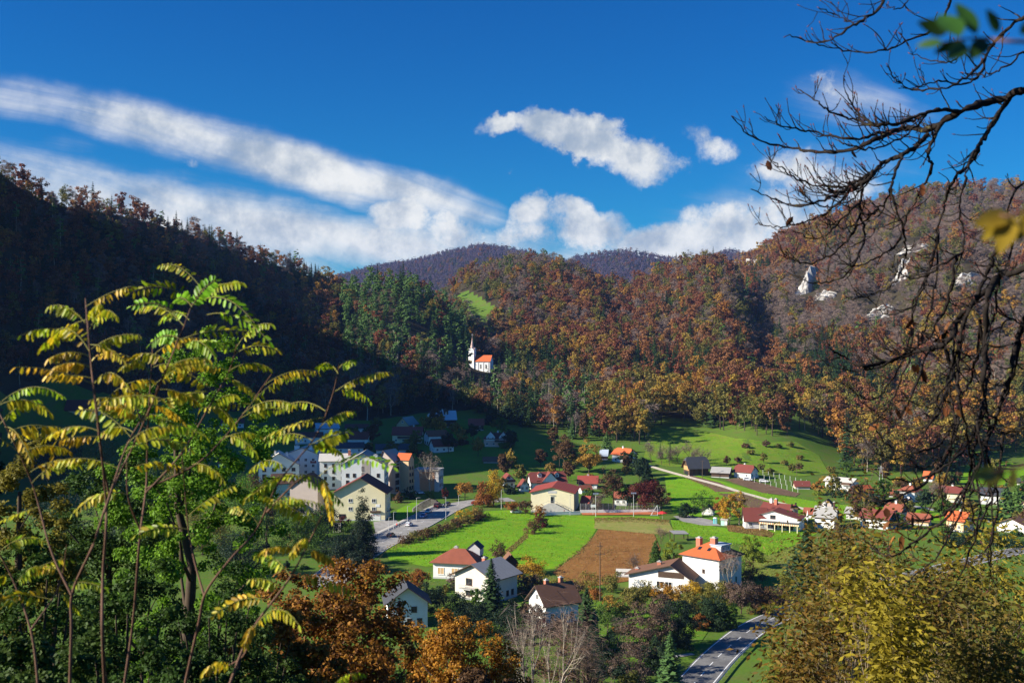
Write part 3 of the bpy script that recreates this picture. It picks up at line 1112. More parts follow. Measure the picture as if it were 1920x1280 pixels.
W_WOOD = plain('dark_timber', (0.075, 0.045, 0.028), 0.85, 0.25, 2.5)
W_LIGHTWOOD = plain('light_timber', (0.42, 0.24, 0.10), 0.8, 0.2, 2.5)
STONE = plain('field_stone', (0.34, 0.32, 0.28), 0.95, 0.45, 1.6)
CONC = plain('concrete', (0.42, 0.40, 0.36), 0.95, 0.2, 0.8)
FASCIA = plain('fascia', (0.10, 0.06, 0.04), 0.7, 0.15, 2.0)
FASCIA_W = plain('white_fascia', (0.7, 0.68, 0.62), 0.7, 0.1, 2.0)
METAL = plain('galvanised_metal', (0.42, 0.43, 0.44), 0.45, 0.15, 2.0, 0.7)
BRICK = plain('chimney_brick', (0.42, 0.15, 0.09), 0.9, 0.25, 5.0)
FRAME_W = plain('white_window_frame', (0.75, 0.74, 0.70), 0.5, 0.05)
FRAME_B = plain('brown_window_frame', (0.09, 0.05, 0.03), 0.5, 0.15)
GLASS, _nt, _p = new_mat('window_glass')
_p.inputs['Base Color'].default_value = (0.018, 0.022, 0.028, 1)
_p.inputs['Roughness'].default_value = 0.12
SHUTTER = plain('closed_shutter', (0.55, 0.36, 0.17), 0.8, 0.15, 3.0)


def roof_mat(name, col, var=0.22, wl=0.45):
    """Courses of tiles: narrow rows up the slope, patchy weathering between them."""
    m, nt, p = new_mat(name)
    tc = nt.nodes.new('ShaderNodeTexCoord')
    o = tc.outputs['Object']
    sp = nt.nodes.new('ShaderNodeSeparateXYZ')
    nt.links.new(o, sp.inputs[0])
    rows = (E(nt, sp.outputs[2]) * (6.283 / (wl * 0.45)))._op('SINE')
    n = noise(nt, o, 0.6, 5, 0.65)
    n2 = noise(nt, o, 6.0, 3, 0.6)
    f = 1.0 + rows * 0.10 + (n - 0.5) * 2 * var + (n2 - 0.5) * 1.6 * var
    c = nt.nodes.new('ShaderNodeVectorMath')
    c.operation = 'SCALE'
    c.inputs[0].default_value = col
    nt.links.new(f.s, c.inputs['Scale'])
    nt.links.new(c.outputs[0], p.inputs['Base Color'])
    p.inputs['Roughness'].default_value = 0.85
    p.inputs['Specular IOR Level'].default_value = 0.2
    return m


R_DARK = roof_mat('dark_red_roof', (0.17, 0.045, 0.034))
R_RED = roof_mat('red_roof', (0.27, 0.055, 0.040))
R_ORANGE = roof_mat('orange_roof', (0.50, 0.112, 0.036), 0.16)
R_BROWN = roof_mat('brown_roof', (0.17, 0.085, 0.05))
R_RUST = roof_mat('weathered_red_roof', (0.24, 0.074, 0.042), 0.30)
R_GREY = roof_mat('grey_roof', (0.30, 0.29, 0.27), 0.15)
R_PALE = roof_mat('pale_fibre_roof', (0.50, 0.47, 0.41), 0.12)
R_SLATE = roof_mat('dark_slate_roof', (0.055, 0.058, 0.066), 0.2)
R_BLUE = roof_mat('blue_grey_metal_roof', (0.36, 0.42, 0.48), 0.1)

_win = {}


def window_mesh(w, h, fr, pane, bars=1):
    key = (round(w, 1), round(h, 1), fr.name, pane.name, bars)
    if key not in _win:
        b = MB()
        t = 0.11
        b.box(-w / 2, -w / 2 + t, -0.09, 0.02, 0, h, 0)
        b.box(w / 2 - t, w / 2, -0.09, 0.02, 0, h, 0)
        b.box(-w / 2 + t, w / 2 - t, -0.09, 0.02, 0, t, 0)
        b.box(-w / 2 + t, w / 2 - t, -0.09, 0.02, h - t, h, 0)
        for k in range(bars):
            x = -w / 2 + w * (k + 1) / (bars + 1)
            b.box(x - 0.05, x + 0.05, -0.08, 0.02, t, h - t, 0)
        b.poly([(-w / 2 + t, -0.05, t), (w / 2 - t, -0.05, t), (w / 2 - t, -0.05, h - t), (-w / 2 + t, -0.05, h - t)], 1)
        b.box(-w / 2 - 0.08, w / 2 + 0.08, -0.16, -0.092, -0.10, -0.02, 0)
        _win[key] = b.mesh('window', [fr, pane])
    return _win[key]


def slab(b, pts, t=0.22, m=0, side=1):
    n = len(pts)
    base = len(b.v)
    b.v += [(p[0], p[1], p[2] + 0.02) for p in pts] + [(p[0], p[1], p[2] + t) for p in pts]
    b.f.append([base + i for i in range(n)][::-1])
    b.m.append(side)
    b.f.append([base + n + i for i in range(n)])
    b.m.append(m)
    for i in range(n):
        j = (i + 1) % n
        b.f.append([base + i, base + j, base + n + j, base + n + i])
        b.m.append(side)


def roof_polys(w, d, hw, rise, kind, axis, ov, clip=0.35, off=0.0):
    """Roof faces; the ridge runs along axis. off shifts the ridge off centre (as a share of the span)."""
    L, S_ = (w, d) if axis == 'x' else (d, w)
    k0 = rise / (S_ / 2 + off * S_)
    k1 = rise / (S_ / 2 - off * S_)
    zt = hw + rise
    a, s0, s1 = L / 2 + ov, -S_ / 2 - ov, S_ / 2 + ov
    r = off * S_
    z0, z1 = hw - ov * k0, hw - ov * k1
    if kind == 'hip':
        i = min(S_ / 2, L / 2 - 0.3)
        q = L / 2 - i
        P = [[(-a, s0, z0), (a, s0, z0), (q, r, zt), (-q, r, zt)], [(a, s1, z1), (-a, s1, z1), (-q, r, zt), (q, r, zt)],
             [(a, s0, z0), (a, s1, z1), (q, r, zt)], [(-a, s1, z1), (-a, s0, z0), (-q, r, zt)]]
    elif kind == 'half':
        zc = zt - clip * rise
        y0, y1 = r - clip * (S_ / 2 + r), r + clip * (S_ / 2 - r)
        q = a - clip * S_ * 0.4
        P = [[(-a, s0, z0), (a, s0, z0), (a, y0, zc), (q, r, zt), (-q, r, zt), (-a, y0, zc)],
             [(a, s1, z1), (-a, s1, z1), (-a, y1, zc), (-q, r, zt), (q, r, zt), (a, y1, zc)],
             [(a, y0, zc), (a, y1, zc), (q, r, zt)], [(-a, y1, zc), (-a, y0, zc), (-q, r, zt)]]
    elif kind == 'shed':
        P = [[(-a, s0, hw - ov * rise / S_), (a, s0, hw - ov * rise / S_), (a, s1, hw + rise + ov * rise / S_), (-a, s1, hw + rise + ov * rise / S_)]]
    else:
        P = [[(-a, s0, z0), (a, s0, z0), (a, r, zt), (-a, r, zt)], [(a, s1, z1), (-a, s1, z1), (-a, r, zt), (a, r, zt)]]
    if axis == 'y':
        P = [[(y, -x, z) for (x, y, z) in p] for p in P]
    return P


def wall_mesh(b, w, d, hw, rise, kind, axis, clip=0.35, off=0.0, zb=-2.5, m=0):
    b.box(-w / 2, w / 2, -d / 2, d / 2, zb, hw, m)
    if kind in ('gable', 'half'):
        if axis == 'x':
            for x, sg in ((-w / 2, -1), (w / 2, 1)):
                r = off * d
                if kind == 'gable':
                    pts = [(x, -d / 2, hw), (x, d / 2, hw), (x, r, hw + rise)]
                else:
                    pts = [(x, -d / 2, hw), (x, d / 2, hw), (x, r + clip * (d / 2 - r), hw + rise * (1 - clip)), (x, r - clip * (d / 2 + r), hw + rise * (1 - clip))]
                b.prism(pts, (-sg * 0.25, 0, 0), m)
        else:
            for y, sg in ((-d / 2, -1), (d / 2, 1)):
                r = off * w
                if kind == 'gable':
                    pts = [(-w / 2, y, hw), (w / 2, y, hw), (r, y, hw + rise)]
                else:
                    pts = [(-w / 2, y, hw), (w / 2, y, hw), (r + clip * (w / 2 - r), y, hw + rise * (1 - clip)), (r - clip * (w / 2 + r), y, hw + rise * (1 - clip))]
                b.prism(pts, (0, -sg * 0.25, 0), m)
    elif kind == 'shed':
        for x, sg in ((-w / 2, -1), (w / 2, 1)):
            b.prism([(x, -d / 2, hw), (x, d / 2, hw), (x, d / 2, hw + rise)], (-sg * 0.25, 0, 0), m)
        b.prism([(-w / 2, d / 2, hw), (w / 2, d / 2, hw), (w / 2, d / 2, hw + rise), (-w / 2, d / 2, hw + rise)], (0, -0.25, 0), m)


class House:
    def __init__(self, name, label, cat, pl, pr, base, eave, ridge, th=0.0, dw=0.75, roof='gable', axis='x', wall=None, rm=None, ov=0.6,
                 clip=0.35, off=0.0, fascia=None, group=None, foot=None, z=None, aw=None):
        wall, rm, fascia = wall or W_WHITE, rm or R_DARK, fascia or FASCIA
        t = math.radians(th)
        P = at((pl + pr) / 2, base)
        s = F / P.y
        wa = (pr - pl) / s
        w = wa / (math.cos(t) + dw * abs(math.sin(t)))
        w = max(w - 2 * ov * 0.8, 2.0)
        d = w * dw
        self.hw = hw = (base - eave) / s
        dip = (base - 640) / F
        span = d if axis == 'x' else 0.0
        self.rise = rise = max((eave - ridge) / s - 0.5 * span * dip, 0.4)
        back = (d * math.cos(t) + w * abs(math.sin(t))) / 2
        k = (P.y + back) / P.y
        self.loc = Vector((P.x * k, P.y * k, P.z))
        self.rz = t - math.atan2(P.x, P.y)
        self.w, self.d, self.kind, self.axis, self.off, self.s = w, d, roof, axis, off, s
        self.root = thing(name, label, cat, self.loc, self.rz, group)
        b = MB()
        wall_mesh(b, w, d, hw, rise, roof, axis, clip, off)
        b.build('wall', wall, self.root)
        b = MB()
        b.box(-w / 2 - 0.04, w / 2 + 0.04, -d / 2 - 0.04, d / 2 + 0.04, -2.4, 0.45)
        b.build('plinth', W_GREY if roof != 'flat' else CONC, self.root)
        if roof == 'flat':
            b = MB()
            b.box(-w / 2 - 0.3, w / 2 + 0.3, -d / 2 - 0.3, d / 2 + 0.3, hw, hw + 0.4)
            self.roof = b.build('roof', [rm], self.root)
        else:
            b = MB()
            for p in roof_polys(w, d, hw, rise, roof, axis, ov, clip, off):
                slab(b, p)
            self.roof = b.build('roof', [rm, fascia], self.root)

    def roof_z(self, u, v):
        """Height of the roof over a plan point given as shares of width and depth."""
        if self.kind == 'flat':
            return self.hw
        q = v if self.axis == 'x' else u
        if self.kind == 'shed':
            return self.hw + self.rise * (v + 0.5)
        q -= self.off
        z = self.hw + self.rise * (1 - 2 * abs(q))
        if self.kind == 'hip':
            L, S_ = (self.w, self.d) if self.axis == 'x' else (self.d, self.w)
            e = (u if self.axis == 'x' else v)
            z = min(z, self.hw + self.rise * max(0, (L / 2 - abs(e) * L) / min(S_ / 2, L / 2)))
        return z

    def place(self, o, face, u, z, proud=0.0):
        w, d = self.w, self.d
        if face == 'f':
            o.location, r = (u * w, -d / 2 - proud, z), 0
        elif face == 'r':
            o.location, r = (w / 2 + proud, u * d, z), math.pi / 2
        elif face == 'l':
            o.location, r = (-w / 2 - proud, -u * d, z), -math.pi / 2
        else:
            o.location, r = (-u * w, d / 2 + proud, z), math.pi
        o.rotation_euler = (0, 0, r)
        return o

    def win(self, face, us, zs, w=1.1, h=1.3, fr=None, pane=None, bars=1):
        me = window_mesh(w, h, fr or FRAME_W, pane or GLASS, bars)
        for z in zs:
            for u in us:
                self.place(link('window', me, self.root), face, u, z)
        return self

    def auto(self, faces='flr', fr=None, w=1.1, h=1.25, sill=0.95, storey=2.75):
        nf = max(1, int((self.hw - 0.9) / storey + 0.35))
        zs = [sill + storey * k for k in range(nf) if sill + storey * k + h < self.hw - 0.1]
        for f in faces:
            ln = self.w if f == 'f' else self.d
            n = max(2, int(ln / 3.4))
            self.win(f, [(i + 0.5) / n - 0.5 for i in range(n)], zs, w, h, fr)
        for f, ax in (('f', 'y'), ('r', 'x'), ('l', 'x')):
            if self.kind in ('gable', 'half') and self.axis == ax and self.rise > 2.2 and f in faces:
                self.win(f, [self.off], [self.hw + self.rise * 0.22], w, min(h, self.rise * 0.42), fr)
        return self

    def chimney(self, u, v, h=1.0, s=0.7, m=None):
        m = m or W_WHITE
        z = self.roof_z(u, v)
        b = MB()
        b.box(-s / 2, s / 2, -s / 2, s / 2, -0.8, h)
        b.box(-s / 2 - 0.1, s / 2 + 0.1, -s / 2 - 0.1, s / 2 + 0.1, h + 0.002, h + 0.14, 1)
        b.box(-s / 4, s / 4, -s / 4, s / 4, h + 0.142, h + 0.4, 1)
        b.build('chimney', [m, CONC], self.roof, (u * self.w, v * self.d, z))
        return self

    def dormer(self, u, v, w=1.8, h=1.5, depth=2.6, rm=None, wall=None, win=True, face='f', rise=None, flat=False):
        z = self.roof_z(u, v)
        o = link('dormer', None, self.root, (u * self.w, v * self.d, z), 0 if face == 'f' else math.pi / 2)
        rise = rise or w * 0.42
        b = MB()
        wall_mesh(b, w, depth, h, rise, 'flat' if flat else 'gable', 'y', zb=-1.0)
        o.data = None
        wl = b.build('wall', wall or W_WHITE, o, (0, depth / 2, 0))
        b = MB()
        if flat:
            b.box(-w / 2 - 0.2, w / 2 + 0.2, -0.3, depth + 0.2, h, h + 0.25)
            b.m = [0] * len(b.f)
            b.build('roof', [rm or R_GREY, FASCIA], o)
        else:
            for p in roof_polys(w, depth, h, rise, 'gable', 'y', 0.25):
                slab(b, p, 0.14)
            b.build('roof', [rm or R_DARK, FASCIA], o, (0, depth / 2, 0))
        if win:
            n = max(1, int(w / 1.7))
            for i in range(n):
                link('window', window_mesh(0.9, min(1.1, h * 0.7), FRAME_W, GLASS, 1), o, ((i + 0.5) / n * w - w / 2, 0, h * 0.2))
        return self

    def balcony(self, face, u, z, w=3.0, dp=1.3, m=None, solid=True):
        b = MB()
        b.box(-w / 2, w / 2, -dp, 0, -0.18, 0)
        if solid:
            b.box(-w / 2, w / 2, -dp, -dp + 0.08, 0.002, 1.0, 1)
            for x in (-w / 2, w / 2 - 0.08):
                b.box(x, x + 0.08, -dp + 0.082, 0, 0.002, 1.0, 1)
        else:
            b.box(-w / 2, w / 2, -dp, -dp + 0.06, 0.95, 1.02, 1)
            for i in range(int(w / 0.3) + 1):
                x = -w / 2 + 0.02 + i * 0.3
                b.box(x, x + 0.05, -dp + 0.005, -dp + 0.055, 0.002, 0.948, 1)
        self.place(b.build('balcony', [CONC, m or W_WOOD], self.root), face, u, z)
        return self

    def door(self, face, u, w=1.1, h=2.1, m=None, z=0.0):
        b = MB()
        b.box(-w / 2, w / 2, -0.06, 0.03, 0, h, 0)
        b.box(-w / 2 - 0.1, -w / 2 - 0.002, -0.09, 0.03, 0, h + 0.1, 1)
        b.box(w / 2 + 0.002, w / 2 + 0.1, -0.09, 0.03, 0, h + 0.1, 1)
        b.box(-w / 2, w / 2, -0.09, 0.03, h + 0.002, h + 0.1, 1)
        b.box(w / 2 - 0.2, w / 2 - 0.12, -0.13, -0.062, 1.0, 1.1, 1)
        self.place(b.build('door', [m or FRAME_B, FRAME_W], self.root), face, u, z)
        return self

    def panel(self, name, face, u, z, w, h, m, t=0.05):
        """A patch of cladding, awning band or sign board on a wall."""
        b = MB()
        b.box(-w / 2, w / 2, -t, -0.004, 0, h)
        self.place(b.build(name, m, self.root), face, u, z)
        return self


def text_mesh(name, s, size, mat, depth=0.02):
    """Flat raised lettering as a mesh."""
    cu = bpy.data.curves.new(name, 'FONT')
    cu.body = s
    cu.size = size
    cu.extrude = depth
    cu.align_x = 'CENTER'
    tmp = bpy.data.objects.new(name, cu)
    C.objects.link(tmp)
    dg = bpy.context.evaluated_depsgraph_get()
    me = bpy.data.meshes.new_from_object(tmp.evaluated_get(dg))
    bpy.data.objects.remove(tmp)
    bpy.data.curves.remove(cu)
    me.materials.clear()
    me.materials.append(mat)
    return me


# ---------------- the church on the hill
def make_church():
    x, y, z = CHURCH
    s = F / y
    px = 1 / s                                   # metres per photograph pixel there
    base = Vector((x, y + 8, z))
    t = thing('church', 'small white church with slender tower and orange roof on the hillside', 'church', base, math.radians(-22) - math.atan2(x, y))
    wh = plain('church_plaster', (0.80, 0.79, 0.76), 0.9, 0.05, 0.4)
    L, W, h, rise = 33 * px, 17 * px, 21 * px, 10.5 * px
    nave = MB()
    wall_mesh(nave, L, W, h, rise, 'gable', 'x', zb=-6)
    # polygonal choir end on the left is behind the tower: the nave starts right of it
    nave.build('nave_wall', wh, t, (3.2 * px, 0, 0))
    b = MB()
    for p in roof_polys(L, W, h, rise, 'gable', 'x', 0.5):
        slab(b, p, 0.3)
    b.build('nave_roof', [R_ORANGE, FASCIA], t, (3.2 * px, 0, 0))
    b = MB()
    cw = 8 * px
    b.box(-cw, 0, -W * 0.36, W * 0.36, -6, h - 0.4)
    b.build('link_wall', wh, t, (3.2 * px - L / 2, 0, 0))
    b = MB()
    for p in roof_polys(cw + 0.2, W * 0.76, h - 0.4, rise * 0.75, 'gable', 'x', 0.25):
        slab(b, p, 0.25)
    b.build('link_roof', [R_SLATE, FASCIA], t, (3.2 * px - L / 2 - cw / 2, 0, 0))
    # tower
    tw = 11.2 * px
    th = 42 * px
    tx, ty = -L / 2 - 1.2 * px, -W * 0.30
    b = MB()
    b.box(-tw / 2, tw / 2, -tw / 2, tw / 2, -7, th)
    b.box(-tw / 2 - 0.15, tw / 2 + 0.15, -tw / 2 - 0.15, tw / 2 + 0.15, th - 6.5 * px, th - 6.1 * px)
    tower = b.build('tower', wh, t, (tx, ty, 0))
    b = MB()
    for a, (dx, dy) in ((0, (0, -1)), (1, (1, 0)), (2, (-1, 0)), (3, (0, 1))):
        w_, h_ = 1.9 * px, 5.0 * px
        pts = []
        for k in range(9):
            an = math.pi * k / 8
            pts.append((math.cos(an) * w_ / 2, h_ * 0.7 + math.sin(an) * h_ * 0.3))
        pts = [(w_ / 2, 0)] + pts + [(-w_ / 2, 0)]
        o_ = tw / 2 + 0.03
        P3 = [(dx * o_ + (q if dx == 0 else 0), dy * o_ + (q if dy == 0 else 0), th - 9.5 * px + r) for q, r in pts]
        b.prism(P3, (-dx * 0.02, -dy * 0.02, 0))
    b.build('belfry_window', GLASS, tower)
    # gabled helm and needle spire
    b = MB()
    g = tw / 2 + 0.25
    gz = 4.6 * px
    for sx, sy, ax in ((0, -1, 'x'), (0, 1, 'x'), (-1, 0, 'y'), (1, 0, 'y')):
        if ax == 'x':
            b.prism([(-g, sy * g, 0), (g, sy * g, 0), (0, sy * g, gz)], (0, -sy * 0.3, 0), 1)
            b.poly([(-g, sy * g, 0.02), (0, sy * g, gz + 0.02), (0, 0, gz * 1.25)], 0)
            b.poly([(0, sy * g, gz + 0.02), (g, sy * g, 0.02), (0, 0, gz * 1.25)], 0)
        else:
            b.prism([(sx * g, -g, 0), (sx * g, g, 0), (sx * g, 0, gz)], (-sx * 0.3, 0, 0), 1)
            b.poly([(sx * g, -g, 0.02), (sx * g, 0, gz + 0.02), (0, 0, gz * 1.25)], 0)
            b.poly([(sx * g, 0, gz + 0.02), (sx * g, g, 0.02), (0, 0, gz * 1.25)], 0)
    sp = plain('spire_copper', (0.36, 0.25, 0.22), 0.5, 0.2, 0.6, 0.3)
    helm = b.build('helm', [sp, wh], tower, (0, 0, th))
    b = MB()
    b.lathe([(tw * 0.46, 1.2 * px), (tw * 0.34, 4.2 * px), (tw * 0.27, 7.5 * px), (tw * 0.23, 10 * px), (tw * 0.27, 10.4 * px), (tw * 0.2, 11.2 * px), (tw * 0.12, 16 * px), (tw * 0.05, 21 * px), (0.06, 26 * px)], 8)
    b.build('spire', sp, tower, (0, 0, th), smooth=False)
    b = MB()
    b.box(-0.07, 0.07, -0.07, 0.07, 26 * px, 26 * px + 2.0)
    b.box(-0.6, 0.6, -0.06, 0.06, 26 * px + 1.1, 26 * px + 1.3)
    b.build('cross', METAL, tower, (0, 0, th))
    # arched nave windows and pilasters on the lit side
    for i, u in enumerate((-0.36, -0.06, 0.26)):
        w_, h_ = 3.0 * px, 9.0 * px
        pts = [(w_ / 2, 0)] + [(math.cos(math.pi * k / 8) * w_ / 2, h_ - w_ / 2 + math.sin(math.pi * k / 8) * w_ / 2) for k in range(9)] + [(-w_ / 2, 0)]
        b = MB()
        b.prism([(q, 0, r) for q, r in pts], (0, 0.05, 0), 0)
        b.box(-0.06, 0.06, -0.03, -0.002, 0, h_ - 0.3, 1)
        b.build('window', [GLASS if i else W_WHITE, FRAME_W], t, (3.2 * px + u * L, -W / 2 - 0.055, h * 0.30))
        if i == 0:
            b = MB()
            b.box(-w_ / 2, w_ / 2, -0.02, 0, h_ - 1.4 * px, h_ - 0.4 * px)
            b.build('niche', GLASS, t, (3.2 * px + u * L, -W / 2 - 0.06, h * 0.30))
    for u in (-0.5, -0.22, 0.10, 0.42):
        b = MB()
        b.box(-0.35, 0.35, -0.3, -0.004, -6, h - 0.5)
        b.build('pilaster', W_GREY, t, (3.2 * px + u * L * 0.98, -W / 2, 0))


make_church()
H_ = House
# ---------------- shaded houses climbing the slope behind the village
H_('house', 'dark timber chalet with pale blue metal roof, highest house under the wood', 'house', 810, 857, 801, 786, 770, 8, 0.7, 'gable', 'x', W_WOOD, R_BLUE).auto('fl', FRAME_W).dormer(0.05, -0.25, 2.4, 2.6, 3.0, R_SLATE, W_WOOD).chimney(-0.1, 0.02)
H_('outbuilding', 'tiny white hut just left of the blue roofed chalet', 'hut', 801, 811, 784, 777, 773, 0, 0.9, 'gable', 'y', W_WHITE, R_DARK, 0.2).auto('f')
H_('house', 'yellow house with grey green roof behind the big red roof', 'house', 742, 786, 803, 796, 782, 62, 0.65, 'gable', 'x', W_TAN, R_GREY).auto('fl')
H_('house', 'cream farmhouse with the widest red roof on the shaded slope', 'farmhouse', 734, 796, 831, 815, 800, -6, 0.75, 'gable', 'x', W_CREAM, R_RED).auto('fl').balcony('f', -0.05, 2.7, 8, 1.3).chimney(0.2, 0.02)
H_('house', 'white house with orange red roof right of the cream farmhouse', 'house', 793, 842, 836, 817, 807, 20, 0.7, 'gable', 'x', W_WHITE, R_RUST).auto('fl', FRAME_B)
H_('house', 'white house with dark red roof and lit attic gable, lowest of its row', 'house', 803, 853, 849, 836, 823, 18, 0.75, 'gable', 'x', W_WHITE, R_DARK).auto('fl').chimney(0.1, 0.05)
H_('cabin', 'small dark timber cabin with a red roof standing alone in the upper meadow', 'cabin', 878, 908, 807, 796, 785, 0, 0.8, 'gable', 'x', W_WOOD, R_RED).balcony('f', 0, 1.2, 6, 1.0).win('f', [-0.25, 0.25], [1.3], 1.0, 1.1)
v = H_('villa', 'pale pink villa with two pointed front gables below the timber cabin', 'villa', 905, 962, 838, 822, 811, -5, 0.75, 'hip', 'x', W_PINK, R_DARK)
v.auto('flr').dormer(-0.24, -0.52, 4.6, 0.9, 4.5, R_DARK, W_WHITE, True, 'f', 2.6).dormer(0.24, -0.52, 4.6, 0.9, 4.5, R_DARK, W_WHITE, True, 'f', 2.6).balcony('f', 0.1, 2.7, 5, 1.4).chimney(0, 0.02, 1.0, 0.8)
H_('house', 'white house with plain dark red roof, upper one of two alike near the locust leaves', 'house', 646, 692, 812, 802, 795, -4, 0.7, 'gable', 'x', W_WHITE, R_DARK).auto('fr')
H_('house', 'white house with maroon hipped roof, lower one of two alike near the locust leaves', 'house', 650, 696, 838, 822, 809, -12, 0.7, 'half', 'x', W_WHITE, R_DARK).auto('fr').chimney(0.1, 0.0)
H_('house', 'grey roofed white house left of the pair with dark red roofs', 'house', 588, 637, 818, 803, 793, 10, 0.7, 'gable', 'x', W_WHITE, R_BLUE).auto('fl')
H_('house', 'white house with low dark red roof half hidden by yellow leaves', 'house', 552, 606, 832, 819, 810, 0, 0.7, 'gable', 'x', W_WHITE, R_DARK).auto('f')
H_('house', 'white house under a slate roof just above the apartment blocks', 'house', 629, 683, 850, 839, 829, 0, 0.7, 'gable', 'x', W_WHITE, R_SLATE).auto('f')
H_('shed', 'long low shed with a dark roof behind the tall apartment block', 'shed', 704, 768, 850, 842, 832, 0, 0.45, 'gable', 'x', W_WHITE, R_SLATE).auto('f')
H_('house', 'little white house with dark red roof at the far left of the shaded row', 'house', 414, 458, 803, 793, 785, 0, 0.7, 'gable', 'x', W_WHITE, R_DARK).auto('f')
H_('house', 'long cream house with red and blue grey roof seen through the leaves at left', 'house', 122, 192, 787, 769, 750, -18, 0.6, 'gable', 'x', W_CREAM, R_DARK).auto('fr')
H_('house', 'house with a bright orange roof peeping through the leaves at left', 'house', 408, 442, 876, 866, 855, 0, 0.7, 'gable', 'x', W_WHITE, R_ORANGE).auto('f')
H_('shed', 'low shed with brown roof and rounded white end in the shaded meadow', 'shed', 905, 960, 868, 864, 856, 0, 0.5, 'gable', 'x', W_WHITE, R_BROWN)
H_('farmhouse', 'white farmhouse with orange roof at the foot of the dark wood', 'farmhouse', 1145, 1197, 869, 853, 841, -38, 0.8, 'half', 'x', W_WHITE, R_ORANGE).auto('fr').chimney(-0.1, 0.02)
H_('shed', 'small grey shed left of the orange roofed farmhouse', 'shed', 1124, 1142, 862, 852, 843, -10, 0.8, 'gable', 'x', W_WOOD, R_BLUE)

# ---------------- the apartment blocks and shops on the left
a = H_('apartment_block', 'white gabled apartment block, leftmost of the blocks behind the yellow leaves', 'apartments', 484, 562, 925, 872, 850, 0, 0.8, 'gable', 'y', W_WHITE, R_PALE, 0.5)
a.win('f', [-0.36, -0.12, 0.12, 0.36], [1.2, 4.0, 6.8, 9.4], 1.6, 1.5, FRAME_B).chimney(-0.1, -0.2, 1.6, 1.0).chimney(0.2, 0.1, 1.6, 1.0)
a = H_('apartment_block', 'taller white apartment block with red balcony panels behind the leftmost one', 'apartments', 536, 604, 905, 851, 840, -10, 0.7, 'gable', 'y', W_WHITE, R_PALE, 0.5)
a.win('f', [-0.36, -0.12, 0.12, 0.36], [1.2, 4.0, 6.8, 9.4], 1.3, 1.4).panel('balcony_panel', 'f', 0.36, 8.6, 2.6, 1.1, R_RED).chimney(-0.2, -0.2, 1.8, 2.0).chimney(0.2, -0.1, 1.8, 2.0)
a = H_('apartment_block', 'long white apartment block with pale roof between the two gabled blocks', 'apartments', 598, 672, 918, 864, 850, -4, 0.55, 'gable', 'x', W_WHITE, R_PALE, 0.5)
a.win('f', [-0.34, -0.12, 0.12, 0.34], [1.4, 4.2, 7.0, 9.7], 1.2, 1.5, FRAME_B).win('l', [-0.2, 0.2], [4.2, 7.0], 1.2, 1.5, FRAME_B).chimney(0.3, -0.1, 2.2, 1.1, BRICK)
a = H_('apartment_block', 'broad gabled apartment block with white and taupe front in the middle', 'apartments', 638, 732, 940, 872, 850, -8, 0.85, 'gable', 'y', W_WHITE, R_GREY, 0.6, off=-0.02)
a.win('f', [-0.36, -0.2, 0.36], [1.4, 4.2, 7.0, 9.8], 1.2, 1.5, FRAME_B).win('f', [0.0], [4.2, 7.0, 9.8, 12.4], 1.0, 1.7, FRAME_B)
a.panel('taupe_cladding', 'f', 0.08, 0, a.w * 0.20, a.hw + 1.6, W_TAUPE).chimney(0.28, -0.3, 1.8, 1.6).win('r', [-0.3, 0, 0.3], [1.4, 4.2, 7.0, 9.8], 1.2, 1.5, FRAME_B)
a = H_('apartment_block', 'tall taupe apartment block whose long right side carries dark loggias', 'apartments', 708, 766, 926, 868, 846, -30, 1.2, 'gable', 'y', W_TAUPE, R_GREY, 0.5, off=-0.24)
a.win('r', [-0.42, -0.30], [1.0, 3.9, 6.8, 9.7, 12.2], 1.9, 1.9, FRAME_B).win('r', [0.05, 0.3], [1.4, 4.2, 7.0, 9.8], 1.2, 1.4, FRAME_B)
a.win('f', [-0.3], [1.0, 3.9, 6.8], 1.8, 1.8, FRAME_B)
a = H_('apartment_block', 'narrow tan apartment wing with an orange roof at the right of the blocks', 'apartments', 742, 778, 924, 862, 850, -30, 0.8, 'gable', 'x', W_TAN, R_ORANGE, 0.4)
a.win('r', [-0.2, 0.25], [1.4, 4.2, 7.0, 9.8], 1.2, 1.4, FRAME_B)
a = H_('office_building', 'flat roofed orange and grey building behind the white birch', 'building', 774, 834, 922, 882, 878, -16, 0.7, 'flat', 'x', W_GREY, CONC)
a.panel('orange_cladding', 'f', 0.02, 0, a.w * 0.62, a.hw - 0.5, W_ORANGE, 0.12).win('f', [-0.1, 0.12], [5.4], 1.8, 1.2, FRAME_B).win('r', [-0.2, 0.2], [2.0, 5.2], 1.2, 1.3, FRAME_B)
m_ = H_('house', 'yellow gabled house with a shopfront beside the tall dark thuja', 'house', 622, 738, 977, 924, 897, -10, 0.7, 'gable', 'y', W_YELLOW, R_DARK, 1.0, off=0.02)
m_.win('f', [-0.18, 0.28], [3.6, 6.6], 1.5, 1.4, FRAME_W).win('f', [-0.34], [0.8], 2.4, 1.6, FRAME_B).win('r', [0.0, 0.3], [3.4, 6.2], 1.1, 1.3)
m_.panel('shop_door', 'f', 0.31, 0.0, m_.w * 0.2, 2.6, W_WHITE, 0.07).panel('shop_awning', 'f', 0.31, 2.9, m_.w * 0.2, 0.75, W_WOOD, 0.5).panel('wall_sign', 'f', 0.36, 5.0, 1.5, 1.0, FRAME_W, 0.1)
m_.place(link('shop_lettering', text_mesh('shop_lettering', 'RAL YYZ', 0.8, R_RED), m_.root), 'f', 0.31, 1.75, 0.09)
bpy.context.view_layer.update()
_o = [c for c in m_.root.children if c.name.startswith('shop_lettering')][0]
_o.rotation_euler = (math.pi / 2, 0, 0)
